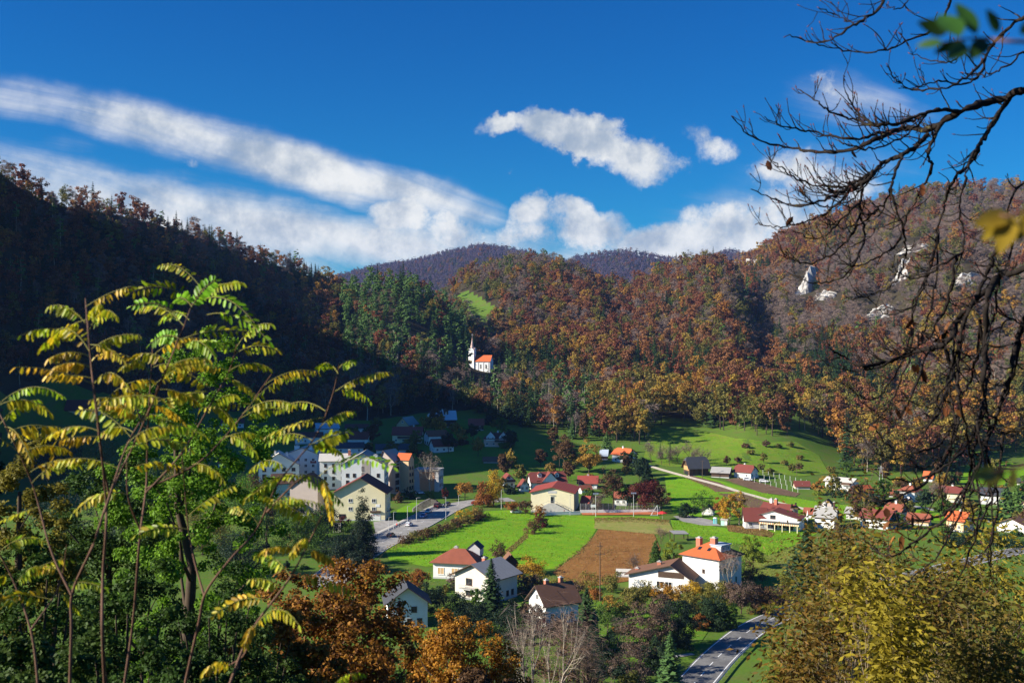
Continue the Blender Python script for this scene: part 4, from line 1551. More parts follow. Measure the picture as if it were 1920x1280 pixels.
m_.balcony('r', -0.1, 2.9, 3.5, 1.2, FRAME_B, False)
H_('house', 'mint green house with brown eaves behind hanging locust leaves', 'house', 505, 552, 948, 905, 888, 14, 0.8, 'gable', 'x', W_MINT, R_BROWN).win('f', [-0.25, 0.25], [1.0, 3.8], 1.1, 1.3)
a = H_('house', 'taupe house with brown roof and wide timber balcony right of the mint one', 'house', 540, 616, 968, 912, 892, -22, 0.8, 'gable', 'y', W_TAUPE, R_BROWN, 0.8)
a.balcony('f', -0.2, 3.4, 6, 1.4, W_WOOD).win('f', [-0.3, -0.05], [3.6, 0.9], 1.6, 1.5, FRAME_B).win('r', [-0.2, 0.2], [3.6], 1.1, 1.3)

# ---------------- middle of the valley
a = H_('sports_hall', 'long cream sports hall with a shallow red edged gable beside the meadow', 'sports hall', 992, 1090, 961, 924, 914, -7, 1.1, 'gable', 'y', W_CREAM, R_RED, 0.7, fascia=R_RED)
a.door('f', 0.0, 1.3, 2.4, GLASS, 3.6).door('f', 0.0, 1.3, 2.2, W_GREY).panel('gable_vent', 'f', 0.0, a.hw - 0.2, 3.4, 0.9, W_GREY).panel('lamp_shelf', 'f', 0.0, 6.5, 2.0, 0.12, METAL, 0.3)
b = MB()
w2 = a.w * 0.5
for sg in (-1, 1):
    n = 14
    for i in range(n):
        x0 = sg * (1.6 + i * 0.5)
        x1 = sg * (1.6 + (i + 1) * 0.5)
        b.box(min(x0, x1), max(x0, x1), -1.5, -0.004, -1, 3.5 - 0.25 * (i + 1))
b.box(-1.6, 1.6, -1.5, -0.004, -1, 3.5)
a.place(b.build('stairs', CONC, a.root), 'f', 0, 0)
b = MB()
for sg in (-1, 1):
    b.tube([(sg * 1.6, -1.42, 4.4), (sg * 8.6, -1.42, 0.95)], 0.05, 5)
b.tube([(-1.6, -1.42, 4.4), (1.6, -1.42, 4.4)], 0.05, 5)
for i in range(-8, 9):
    zt = 3.5 - max(0, (abs(i) - 1.6) * 0.5)
    b.tube([(i, -1.42, zt - 0.2), (i, -1.42, zt + 0.9)], 0.035, 5)
a.place(b.build('railing', METAL, a.root), 'f', 0, 0)
H_('hall_annex', 'dark lean-to annex with a red roof against the right end of the sports hall', 'annex', 1087, 1112, 960, 942, 930, -20, 1.2, 'gable', 'x', W_TAUPE, R_RED, 0.4).win('f', [0.0], [1.0], 2.5, 1.2, FRAME_B)
a = H_('villa', 'large white villa with clipped maroon roof, central gable and small dormers', 'villa', 986, 1064, 921, 903, 885, 12, 0.6, 'half', 'x', W_WHITE, R_DARK, 0.8, 0.3)
a.win('f', [-0.3, 0.36], [0.9, 3.3], 1.6, 1.3, FRAME_B).win('l', [-0.2, 0.2], [0.9, 3.5], 1.0, 1.4).dormer(-0.24, -0.30, 1.7, 1.6, 2.4, R_DARK, W_WHITE).dormer(0.27, -0.30, 1.7, 1.6, 2.4, R_DARK, W_WHITE)
a.dormer(0.04, -0.56, 7.5, 0.2, 5.5, R_DARK, W_WHITE, False, 'f', 4.0).win('f', [0.04], [a.hw + 0.5], 3.4, 1.3, FRAME_W, None, 3).win('f', [0.0, 0.12], [0.9, 3.4], 1.6, 1.3, FRAME_B, None, 2)
H_('house', 'small white gabled house touching the left of the large maroon roofed villa', 'house', 969, 994, 922, 911, 899, 18, 0.8, 'half', 'y', W_WHITE, R_DARK, 0.6).auto('fl')
H_('house', 'white gabled house with balcony behind the golden poplar', 'house', 936, 968, 915, 901, 889, 14, 1.0, 'half', 'y', W_WHITE, R_DARK, 0.7).auto('fl').balcony('f', 0, 2.8, 5, 1.2)
H_('house', 'pale blue house with a broad red roof right of the villa', 'house', 1082, 1123, 916, 905, 892, -4, 0.7, 'gable', 'x', W_WHITE, R_RED).auto('fr').chimney(0.0, 0.1)
H_('garage', 'low white garage with pinkish red roof below the broad red roof', 'garage', 1082, 1112, 926, 918, 910, 25, 0.8, 'gable', 'x', W_WHITE, R_RUST, 0.4)
H_('house', 'small white house almost hidden by the maroon tree', 'house', 1150, 1180, 948, 932, 922, -10, 0.7, 'gable', 'x', W_WHITE, R_RUST).auto('fr')
# hay barn with dark panels standing for the shade in its open ground floor
b_ = H_('hay_barn', 'dark roofed timber hay barn with a light wooden gable by the farm track', 'barn', 1278, 1332, 893, 875, 857, 24, 0.7, 'half', 'x', W_WOOD, R_SLATE, 1.0, 0.4)
b_.panel('gable_boards', 'l', 0, b_.hw - 1.8, b_.d * 0.9, 1.9, W_LIGHTWOOD, 0.1).panel('hay_opening_shade', 'l', -0.05, 0.2, b_.d * 0.6, b_.hw - 2.6, GLASS, 0.06)
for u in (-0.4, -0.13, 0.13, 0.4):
    b_.panel('bay_opening_shade', 'f', u, 0.3, b_.w * 0.2, b_.hw - 1.0, FRAME_B, 0.05)
H_('shed', 'low grey roofed shed between the hay barn and the maroon roofed cottage', 'shed', 1332, 1374, 896, 886, 876, -12, 0.8, 'gable', 'x', W_WOOD, R_GREY, 0.6)
H_('cottage', 'white cottage with maroon hipped roof right of the hay barn', 'cottage', 1374, 1423, 898, 885, 872, -28, 0.8, 'half', 'x', W_WHITE, R_DARK, 0.6).auto('fr').chimney(-0.1, 0.1)
H_('cottage', 'blue shaded cottage under the dark trees beside the golden birch', 'cottage', 1314, 1342, 966, 956, 948, -10, 0.8, 'gable', 'y', W_WHITE, R_SLATE, 0.5).auto('f')
H_('kiosk', 'small white kiosk with green door beside the golden birch', 'kiosk', 1350, 1367, 985, 975, 973, -8, 0.9, 'flat', 'x', W_WHITE, CONC).panel('green_door', 'f', -0.28, 0, 1.2, 2.0, W_MINT)
r_ = H_('inn', 'white inn with front gable and a long striped awning under maroon roofs', 'inn', 1412, 1510, 995, 972, 960, -14, 0.5, 'gable', 'y', W_WHITE, R_DARK, 0.6, off=-0.08)
r_.win('f', [-0.08], [r_.hw - 0.5], 1.9, 1.3, FRAME_B).win('f', [-0.42], [1.0], 1.1, 1.4)
b = MB()
b.box(-r_.w * 0.38, r_.w * 0.5, -3.6, -0.004, 3.4, 3.6, 0)
b.box(-r_.w * 0.38, r_.w * 0.5, -3.75, -3.604, 2.9, 3.5, 1)
r_.place(b.build('awning_roof', [W_WHITE, R_SLATE], r_.root), 'f', 0.05, 0)
b = MB()
for i in range(36):
    x = -r_.w * 0.38 + r_.w * 0.88 * i / 36
    b.box(x, x + r_.w * 0.88 / 36, -3.74, -3.70, 2.35, 2.895, i % 2)
r_.place(b.build('awning_fringe', [W_ORANGE, W_CREAM], r_.root), 'f', 0.05, 0)
for i in range(6):
    b = MB()
    b.box(-0.12, 0.12, -3.68, -3.44, -0.5, 3.398)
    r_.place(b.build('post', W_CREAM, r_.root), 'f', -0.31 + i * 0.165, 0)
for u in (-0.22, -0.06, 0.30):
    r_.panel('terrace_window', 'f', u, 0.3, 2.4, 2.2, GLASS)
r_.win('f', [0.14], [0.9], 2.2, 1.4, FRAME_B)
n_ = H_('house', 'house with maroon roof and small balcony standing behind the inn', 'house', 1424, 1500, 984, 958, 945, -24, 0.7, 'gable', 'x', W_CREAM, R_DARK, 0.8)
n_.win('r', [-0.25, 0.2], [3.4, 6.0], 1.4, 1.4, FRAME_B).balcony('r', -0.2, 5.6, 3, 1.1, W_WOOD).chimney(-0.1, -0.1, 2.0, 1.0, BRICK).chimney(-0.3, 0.0, 1.5, 0.9)
H_('house', 'low wing with weathered maroon roof left of the inn', 'house', 1390, 1440, 992, 974, 952, 10, 0.7, 'gable', 'x', W_WHITE, R_DARK, 0.6).auto('fl')
g_ = H_('house', 'tall grey house with a wide grey roof and skylight beside the inn', 'house', 1525, 1574, 992, 968, 950, -14, 0.8, 'gable', 'x', W_WHITE, R_GREY, 0.7)
g_.auto('fr').chimney(-0.1, 0.0, 1.4, 0.9).chimney(0.42, -0.1, 2.4, 0.6, W_WOOD).dormer(0.0, 0.0, 3.4, 1.0, 3.0, R_BROWN, W_TAUPE, False)
H_('house', 'small house with reddish brown roof wedged between the inn and the grey house', 'house', 1506, 1532, 972, 962, 952, -10, 0.8, 'gable', 'x', W_WHITE, R_RUST, 0.5).auto('f')

# ---------------- houses on the right
H_('house', 'broad white house with a pale grey roof behind a clipped hedge', 'house', 1545, 1612, 921, 904, 896, -24, 0.6, 'gable', 'x', W_WHITE, R_PALE, 0.8).auto('fr').balcony('f', 0.3, 2.8, 4, 1.2, FRAME_B)
H_('bungalow', 'bungalow with a wide orange roof and balcony gable behind the long hedge', 'bungalow', 1588, 1641, 931, 926, 911, 40, 0.8, 'gable', 'x', W_WHITE, R_ORANGE, 0.9).auto('fl').balcony('f', 0.2, 2.2, 4, 1.0)
H_('shed', 'long orange roofed shed right of the bungalow', 'shed', 1640, 1675, 931, 926, 922, 0, 0.4, 'gable', 'x', W_WOOD, R_RUST, 0.5)
H_('shed', 'small orange roofed shed touching the tall white house', 'shed', 1674, 1690, 927, 922, 918, 0, 0.7, 'gable', 'x', W_WHITE, R_RUST, 0.4)
H_('house', 'tall white house with red roof and glaring sunlit front on the right', 'house', 1684, 1732, 941, 920, 909, -30, 0.9, 'hip', 'x', W_WHITE, R_RUST, 0.8).auto('fr').chimney(0.0, -0.05)
H_('house', 'house with a long maroon roof behind the bare branches on the right', 'house', 1760, 1812, 942, 923, 912, -10, 0.7, 'gable', 'x', W_CREAM, R_DARK, 0.8).auto('fr').chimney(0.0, 0.05)
H_('cabin', 'small brown cabin with steep maroon roof beside the trellis posts', 'cabin', 1486, 1520, 917, 911, 902, 12, 0.7, 'gable', 'x', W_PINK, R_DARK, 0.5).auto('fl')
H_('house', 'house with blue trim and low red roof among shrubs at centre right', 'house', 1610, 1684, 993, 972, 957, -26, 0.7, 'gable', 'x', W_WHITE, R_DARK, 0.9).auto('fr', FRAME_B).balcony('r', 0, 2.7, 6, 1.1, W_WOOD)
H_('house', 'pale grey roofed house partly hidden behind the house with blue trim', 'house', 1584, 1628, 975, 962, 952, -18, 0.7, 'gable', 'x', W_GREY, R_GREY, 0.7).auto('fr')
H_('house', 'grey house with red hipped roof and timber balcony in the middle of the right group', 'house', 1657, 1704, 978, 956, 944, -26, 0.9, 'half', 'x', W_GREY, R_RUST, 0.9, 0.5).auto('fr').balcony('r', 0, 3.4, 5, 1.1, W_WOOD).chimney(0, 0, 1.2)
H_('barn', 'long barn with a brick red roof beside the grey balcony house', 'barn', 1700, 1748, 985, 975, 963, -14, 0.6, 'gable', 'x', W_TAN, R_RUST, 0.6)
t_ = H_('house', 'tan gabled house with bright cream front seen through the hanging twigs', 'house', 1772, 1828, 998, 976, 960, -34, 0.9, 'gable', 'x', W_TAN, R_ORANGE, 0.7)
t_.auto('fr').chimney(0, 0.1)
H_('cottage', 'low white cottage with dark brown roof at the right edge', 'cottage', 1868, 1936, 1000, 985, 974, -18, 0.7, 'gable', 'y', W_WHITE, R_BROWN, 0.8).auto('fr')
H_('house', 'tall cream house cut by the right edge of the view', 'house', 1902, 1950, 976, 956, 942, -24, 0.9, 'gable', 'y', W_TAN, R_ORANGE, 0.6).auto('fl')
H_('house', 'blue shaded house with slate roof under the hill at right', 'house', 1836, 1884, 946, 927, 914, 0, 0.7, 'gable', 'x', W_WHITE, R_SLATE, 0.6).auto('f')
H_('house', 'house with an orange roof peeping out below the wood at right', 'house', 1730, 1754, 903, 895, 884, -20, 0.8, 'gable', 'x', W_WHITE, R_ORANGE, 0.5).auto('f')
H_('house', 'white house with dark roof at the far right edge under the meadow', 'house', 1908, 1950, 915, 905, 897, 0, 0.8, 'gable', 'x', W_WHITE, R_SLATE, 0.5).auto('fl')
H_('cabin', 'brown cabin at the upper edge of the right meadow', 'cabin', 1840, 1860, 878, 869, 860, 20, 0.8, 'gable', 'x', W_TAUPE, R_BROWN, 0.5).auto('f')

# ---------------- nearer houses
f_ = H_('bungalow', 'white bungalow with a broad weathered red hipped roof and closed shutters', 'bungalow', 806, 916, 1088, 1055, 1030, -16, 0.72, 'hip', 'x', W_WHITE, R_RUST, 0.9)
f_.win('f', [-0.32, 0.0, 0.32], [1.2], 1.9, 1.9, FRAME_W, SHUTTER).win('r', [-0.2, 0.2], [1.2], 1.3, 1.5).chimney(-0.08, 0.05, 0.7, 1.0, CONC).dormer(0.30, 0.18, 3.6, 1.2, 4.0, R_SLATE, W_GREY, False)
f_ = H_('house', 'white and grey house with grey roof and iron balcony behind the dark spruce', 'house', 843, 980, 1132, 1085, 1063, -38, 0.85, 'gable', 'y', W_BEIGE, R_GREY, 1.1)
f_.win('f', [-0.12], [1.0, 3.7], 2.0, 1.7, FRAME_B).balcony('f', -0.05, 2.9, 6.5, 1.3, METAL, False).win('r', [-0.25, 0.1, 0.3], [0.9], 1.0, 1.4, FRAME_B).chimney(-0.15, 0.15, 1.2, 0.9, BRICK)
f_ = H_('house', 'blue shaded white house with two square upstairs windows near the oak', 'house', 716, 808, 1178, 1129, 1102, 4, 0.9, 'gable', 'y', W_WHITE, R_SLATE, 0.9)
f_.win('f', [-0.2, 0.16], [3.6], 1.3, 1.3, FRAME_B).win('f', [-0.3, 0.05, 0.3], [0.8], 1.2, 1.4, FRAME_B)
f_ = H_('house', 'white house with steep brown roof and twin chimneys behind the bare birches', 'house', 984, 1092, 1176, 1132, 1096, 32, 0.85, 'gable', 'x', W_WHITE, R_BROWN, 0.8)
f_.win('l', [0.0], [5.6], 1.1, 1.3).win('l', [-0.25, 0.2], [2.0], 1.2, 1.5).win('f', [-0.3, 0, 0.3], [1.6], 1.1, 1.4).chimney(-0.2, 0.05, 1.3, 0.9, BRICK).chimney(0.25, 0.05, 1.5, 0.9, BRICK)
H_('hut', 'small weathered dark hut with steep roof at the meadow corner', 'hut', 936, 976, 1070, 1056, 1040, 10, 1.0, 'gable', 'y', W_WOOD, R_BROWN, 0.7)
o_ = H_('house', 'large white house with bright orange hipped roof and brick chimneys', 'house', 1273, 1397, 1110, 1047, 1017, -33, 0.95, 'hip', 'x', W_WHITE, R_ORANGE, 0.8)
o_.win('f', [0.08], [4.4], 0.8, 1.0, FRAME_B).win('r', [-0.25, 0.0, 0.25], [1.2, 4.4], 1.0, 1.8, W_MINT).win('f', [-0.3, 0.3], [1.0], 1.1, 1.4)
o_.chimney(-0.34, -0.02, 2.6, 1.3, BRICK).chimney(0.12, -0.10, 2.0, 1.5, BRICK).chimney(-0.04, 0.1, 0.8, 0.9, BRICK).chimney(0.1, 0.24, 0.9, 0.8, BRICK)
o_.dormer(0.36, 0.02, 4.5, 1.7, 3.2, R_BLUE, W_GREY, True, 'r', None, True)
for u in (-0.16, 0.10):
    b = MB()
    k = o_.rise / (o_.d / 2)
    b.box(-0.45, 0.45, -0.6, 0.6, 0.0, 0.1)
    sk = b.build('skylight', [GLASS], o_.roof, (u * o_.w, -0.28 * o_.d, o_.roof_z(u, -0.28) + 0.22))
    sk.rotation_euler = (math.atan(k), 0, 0)
l_ = H_('bungalow', 'low white bungalow with a long brown roof in front of the orange roofed house', 'bungalow', 1172, 1314, 1112, 1083, 1061, -14, 0.55, 'gable', 'y', W_WHITE, R_BROWN, 1.0, off=0.2)
l_.panel('dark_gable_boards', 'f', 0.2, l_.hw - 0.2, l_.w * 0.42, 1.5, W_WOOD, 0.08).win('f', [0.02, 0.16], [0.9], 1.9, 1.9, FRAME_W).win('f', [0.36], [1.0], 1.2, 1.4)
l_.chimney(-0.42, -0.1, 1.6, 0.9, BRICK).chimney(-0.06, 0.0, 1.4, 1.0, BRICK)
H_('greenhouse', 'small pale greenhouse left of the brown roofed bungalow', 'greenhouse', 1155, 1187, 1082, 1073, 1067, 0, 0.6, 'gable', 'x', FRAME_W, R_PALE, 0.1)
# open shelter
P = at(1273, 1012)
t = thing('shelter', 'open timber shelter with a grey sloping roof in the green field', 'shelter', P, 0.3)
b = MB()
slab(b, [(-2.8, -1.8, 2.3), (2.8, -1.8, 2.0), (2.8, 1.8, 2.6), (-2.8, 1.8, 2.9)], 0.15)
b.build('roof', [R_GREY, FASCIA], t)
for x, y, z in ((-2.5, -1.5, 2.3), (2.5, -1.5, 2.0), (2.5, 1.5, 2.5), (-2.5, 1.5, 2.8)):
    b = MB()
    b.box(x - 0.1, x + 0.1, y - 0.1, y + 0.1, -0.5, z)
    b.build('post', W_WOOD, t)
# two farmhouses on the saddle high above
for (pl, pr, ba, ea, ri, lab, wl) in ((1377, 1396, 499, 494, 489, 'tiny white farmhouse on the saddle below the right ridge, left of two', W_WHITE), (1400, 1424, 497, 492, 485, 'tiny grey roofed farmhouse on the saddle below the right ridge, right of two', W_GREY)):
    gp = at((pl + pr) / 2, ba)
    x, yy, zz = gp
    need = zz
    s = F / yy
    w = (pr - pl) / s
    t = thing('farmhouse', lab, 'farmhouse', (x, yy, need), -0.3)
    b = MB()
    hw, rise = (ba - ea) / s, (ea - ri) / s
    wall_mesh(b, w, w * 0.7, hw, rise, 'gable', 'x', zb=min(-3, zz - need - 2))
    b.build('wall', wl, t)
    b = MB()
    for p in roof_polys(w, w * 0.7, hw, rise, 'gable', 'x', 0.6):
        slab(b, p)
    b.build('roof', [R_PALE, FASCIA], t)
    for u in (-0.3, 0.0, 0.3):
        link('window', window_mesh(1.0, 1.1, FRAME_B, GLASS), t, (u * w, -w * 0.35, 0.9))

# ------------------------------------------------------------------ fields, roads and paths laid over the ground
def drape(name, pts, mat, lift, step=5.0, kind='structure', world=False):
    """A sheet that follows the ground; pts are photograph bearings of its outline."""
    P = [Vector(p) for p in pts] if world else [at(*p) for p in pts]
    ring = []
    for i, p in enumerate(P):
        q = P[(i + 1) % len(P)]
        n = max(1, int((Vector(q[:2]) - Vector(p[:2])).length / (step * 0.6)))
        for k in range(n):
            t = k / n
            ring.append((p[0] + (q[0] - p[0]) * t, p[1] + (q[1] - p[1]) * t))
    xs, ys = [p[0] for p in ring], [p[1] for p in ring]
    gx, gy = np.meshgrid(np.arange(min(xs), max(xs), step), np.arange(min(ys), max(ys), step))
    k = inside(gx.ravel(), gy.ravel(), ring)
    verts = [Vector(p) for p in ring] + [Vector((float(a), float(b))) for a, b in zip(gx.ravel()[k], gy.ravel()[k])]
    n = len(ring)
    vo, _e, fo, *_ = delaunay_2d_cdt(verts, [], [list(range(n))], 1, 1e-4)
    xy = np.array([(v.x, v.y) for v in vo])
    z = H(xy[:, 0], xy[:, 1]) + lift
    me = bpy.data.meshes.new(name)
    me.from_pydata([(a[0], a[1], c) for a, c in zip(xy, z)], [], [list(f) for f in fo])
    me.materials.append(mat)
    me.update()
    return tag(link(name, me), kind=kind)


def spline(P, n=8):
    P = [np.array(p, float) for p in P]
    out = []
    for i in range(len(P) - 1):
        p0, p1, p2, p3 = P[max(i - 1, 0)], P[i], P[i + 1], P[min(i + 2, len(P) - 1)]
        for k in range(n):
            t = k / n
            out.append(0.5 * (2 * p1 + (p2 - p0) * t + (2 * p0 - 5 * p1 + 4 * p2 - p3) * t * t + (3 * p1 - p0 - 3 * p2 + p3) * t ** 3))
    out.append(P[-1])
    return np.array(out)


def strip(name, line, a, b, mat, lift, kind='structure', thick=0.0, cross=3):
    """A band along a centre line (x, y), from offset a to offset b (metres, positive to the right)."""
    d = unit(np.gradient(line, axis=0))
    nr = np.stack([d[:, 1], -d[:, 0]], 1)
    offs = np.linspace(a, b, cross)
    V = []
    for o in offs:
        q = line + nr * o
        V.append(np.column_stack([q, H(q[:, 0], q[:, 1]) + lift]))
    V = np.concatenate(V)
    n = len(line)
    i = np.arange(cross - 1)[:, None] * n + np.arange(n - 1)[None, :]
    Fq = np.stack([i, i + n, i + n + 1, i + 1], -1).reshape(-1, 4)
    if thick:
        m = len(V)
        low = V.copy()
        low[:, 2] -= thick
        e0 = np.arange(n - 1)
        e1 = np.arange(n - 1) + (cross - 1) * n
        Fq = np.concatenate([Fq, np.stack([e0, e0 + 1, e0 + 1 + m, e0 + m], -1), np.stack([e1 + 1, e1, e1 + m, e1 + 1 + m], -1)])
        V = np.concatenate([V, low])
    return tag(link(name, mesh_np(name, V, Fq, mat)), kind=kind)


G_BRIGHT = ground_mat('bright_meadow', [(0.105, 0.255, 0.006), (0.14, 0.30, 0.008), (0.18, 0.27, 0.012)], (0.03, 0.25, 1.6), stripes=(0.9, 9.0, 0.04), bump=0.3)
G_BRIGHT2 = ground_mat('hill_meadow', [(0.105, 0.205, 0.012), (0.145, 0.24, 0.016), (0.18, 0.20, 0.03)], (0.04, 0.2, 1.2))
G_FIELD = ground_mat('brown_crop', [(0.20, 0.085, 0.022), (0.25, 0.115, 0.03), (0.29, 0.15, 0.045)], (0.05, 0.35, 1.4), bump=0.8)
G_SOIL = ground_mat('ploughed_soil', [(0.12, 0.075, 0.045), (0.145, 0.092, 0.055), (0.17, 0.11, 0.07)], (0.05, 0.35, 1.6), stripes=(-0.75, 1.8, 0.10), bump=0.6)
G_DRY = ground_mat('dry_grass', [(0.22, 0.22, 0.05), (0.29, 0.24, 0.08), (0.16, 0.22, 0.03)], (0.06, 0.3, 1.5), bump=0.4)
G_LAWN = ground_mat('olive_lawn', [(0.15, 0.17, 0.03), (0.20, 0.19, 0.04), (0.12, 0.16, 0.025)], (0.05, 0.3, 1.5))
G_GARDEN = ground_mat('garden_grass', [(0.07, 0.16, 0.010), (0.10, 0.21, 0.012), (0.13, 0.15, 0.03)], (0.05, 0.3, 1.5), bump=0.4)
G_BED = ground_mat('red_brown_bed', [(0.20, 0.075, 0.03), (0.16, 0.085, 0.04), (0.24, 0.11, 0.045)], (0.1, 0.5, 2.0), bump=0.8)
ASPHALT = ground_mat('asphalt', [(0.14, 0.135, 0.13), (0.20, 0.195, 0.185), (0.11, 0.108, 0.105)], (0.12, 0.5, 5.0), 0.85)
ASPHALT_PALE = ground_mat('worn_asphalt', [(0.26, 0.25, 0.23), (0.35, 0.33, 0.30), (0.21, 0.20, 0.185)], (0.12, 0.4, 5.0), 0.85)
GRAVEL = ground_mat('gravel_track', [(0.55, 0.48, 0.36), (0.62, 0.54, 0.42), (0.46, 0.40, 0.29)], (0.1, 0.6, 4.0))
PAVE = ground_mat('pavement', [(0.28, 0.27, 0.25), (0.32, 0.30, 0.28), (0.25, 0.24, 0.22)], (0.1, 0.6, 4.0))
PAINT_W = plain('road_paint', (0.75, 0.75, 0.72), 0.7, 0.1, 2.0)
COURT = ground_mat('court_surface', [(0.42, 0.13, 0.05), (0.48, 0.15, 0.06), (0.38, 0.13, 0.06)], (0.1, 0.6, 4.0))

drape('meadow', [(722, 1030), (760, 1014), (850, 992), (890, 974), (910, 958), (960, 956), (1012, 960), (1078, 966), (1235, 968), (1240, 976), (1122, 984), (1108, 1010), (1085, 1035), (1042, 1066), (975, 1070), (900, 1056), (800, 1062), (730, 1050)], G_BRIGHT, 0.08)
drape('brown_field', [(1122, 992), (1170, 995), (1226, 1000), (1238, 1030), (1222, 1078), (1175, 1090), (1085, 1102), (1035, 1074), (1085, 1037), (1110, 1010)], G_FIELD, 0.12)
drape('dry_grass_strip', [(1116, 976), (1180, 974), (1255, 980), (1262, 994), (1242, 1003), (1168, 996), (1114, 991)], G_DRY, 0.16)
drape('right_meadow', [(1258, 974), (1330, 985), (1400, 996), (1500, 992), (1535, 998), (1500, 1018), (1440, 1040), (1392, 1020), (1330, 1012), (1262, 998)], G_BRIGHT, 0.08)
drape('garden_bed', [(1362, 984), (1428, 990), (1452, 1000), (1446, 1008), (1366, 996)], G_BED, 0.14)
drape('olive_lawn', [(1392, 1022), (1440, 1042), (1500, 1020), (1560, 1030), (1600, 1100), (1500, 1120), (1390, 1100), (1398, 1060)], G_LAWN, 0.10)
drape('field_strip', [(1246, 892), (1300, 889), (1358, 903), (1440, 925), (1560, 945), (1700, 952), (1800, 958), (1830, 972), (1700, 980), (1560, 972), (1420, 975), (1330, 974), (1262, 962), (1250, 920)], G_BRIGHT, 0.08, 8.0)
drape('ploughed_strip', [(1278, 892), (1292, 890), (1350, 905), (1410, 931), (1470, 953), (1496, 966), (1440, 964), (1388, 944), (1330, 914)], G_SOIL, 0.13)
drape('ploughed_patch', [(1358, 899), (1384, 896), (1440, 908), (1500, 925), (1492, 931), (1430, 924)], G_SOIL, 0.13)
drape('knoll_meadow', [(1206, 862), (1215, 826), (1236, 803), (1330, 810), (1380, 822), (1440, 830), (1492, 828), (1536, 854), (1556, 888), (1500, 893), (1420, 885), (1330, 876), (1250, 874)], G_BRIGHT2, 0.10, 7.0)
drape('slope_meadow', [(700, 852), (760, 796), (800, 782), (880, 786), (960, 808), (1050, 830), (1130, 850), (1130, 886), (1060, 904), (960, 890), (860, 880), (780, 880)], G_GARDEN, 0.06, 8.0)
drape('far_meadow', [(1800, 905), (1812, 872), (1850, 860), (1940, 874), (1940, 912)], G_BRIGHT, 0.10, 8.0)
drape('garden_lawn', [(1120, 1128), (1180, 1120), (1290, 1130), (1330, 1180), (1300, 1225), (1200, 1250), (1110, 1200)], G_GARDEN, 0.08)
drape('verge_lawn', [(744, 956), (775, 940), (800, 946), (786, 962), (760, 974), (742, 972)], G_BRIGHT, 0.05)
drape('car_park', [(1262, 968), (1290, 966), (1334, 975), (1352, 986), (1316, 985), (1280, 978)], ASPHALT_PALE, 0.16)
drape('forecourt', [(700, 978), (742, 974), (752, 982), (736, 994), (704, 1000)], ASPHALT_PALE, 0.06)
drape('sports_court', [(1090, 962), (1236, 960), (1238, 965), (1092, 966)], COURT, 0.22)
# main road climbing past the blocks
MAIN = spline([at(*p)[:2] for p in ((600, 1100), (660, 1050), (722, 1014), (768, 991), (804, 972), (836, 955), (860, 946), (905, 939), (960, 936))], 10)
strip('main_road', MAIN, -5.2, 5.2, ASPHALT_PALE, 0.10, cross=5)
strip('pavement', MAIN[14:60], -8.2, -5.4, PAVE, 0.22, thick=0.3)
strip('kerb', MAIN[:60], -5.4, -5.2, CONC, 0.22, thick=0.3, cross=2)
strip('kerb', MAIN[:60], 5.2, 5.45, CONC, 0.20, thick=0.3, cross=2)
# road in the foreground
LOW = spline([at(*p)[:2] for p in ((1255, 1330), (1306, 1276), (1338, 1240), (1372, 1208), (1412, 1178), (1462, 1154), (1540, 1128), (1660, 1092), (1780, 1062), (1900, 1034), (2050, 1010))], 12)
strip('valley_road', LOW, -3.7, 3.7, ASPHALT, 0.10, cross=5)
strip('road_edge_line', LOW, -3.4, -3.2, PAINT_W, 0.112, cross=2)
strip('road_edge_line', LOW, 3.2, 3.4, PAINT_W, 0.112, cross=2)


def dashes(line, lift, on=3.0, off=4.0, half=0.09):
    seg = np.linalg.norm(np.diff(line, axis=0), axis=1)
    cum = np.concatenate([[0], np.cumsum(seg)])
    b = MB()
    s = 0.0
    while s + on < cum[-1]:
        pts = []
        for q in (s, s + on):
            x, y = np.interp(q, cum, line[:, 0]), np.interp(q, cum, line[:, 1])
            pts.append(np.array([x, y]))
        d = unit(pts[1] - pts[0])
        nr = np.array([d[1], -d[0]]) * half
        b.poly([(*(p + sg * nr), h1(*p) + lift) for p, sg in ((pts[0], -1), (pts[0], 1), (pts[1], 1), (pts[1], -1))])
        s += on + off
    return tag(b.build('road_markings', PAINT_W), kind='structure')


dashes(LOW, 0.113)
dashes(MAIN, 0.113, 3, 5, 0.08)
# farm track and small paths
TRACK = spline([at(*p)[:2] for p in ((1212, 872), (1252, 884), (1300, 897), (1352, 911), (1400, 926), (1450, 940), (1510, 955), (1570, 972))], 8)
strip('farm_track', TRACK, -1.5, 1.5, GRAVEL, 0.18)
strip('footpath', spline([at(*p)[:2] for p in ((1118, 1214), (1170, 1222), (1240, 1232), (1300, 1226))], 8), -0.7, 0.7, PAVE, 0.14)
strip('side_road', spline([at(*p)[:2] for p in ((1600, 936), (1690, 946), (1760, 958), (1830, 972), (1920, 990))], 8), -2.0, 2.0, ASPHALT_PALE, 0.18)

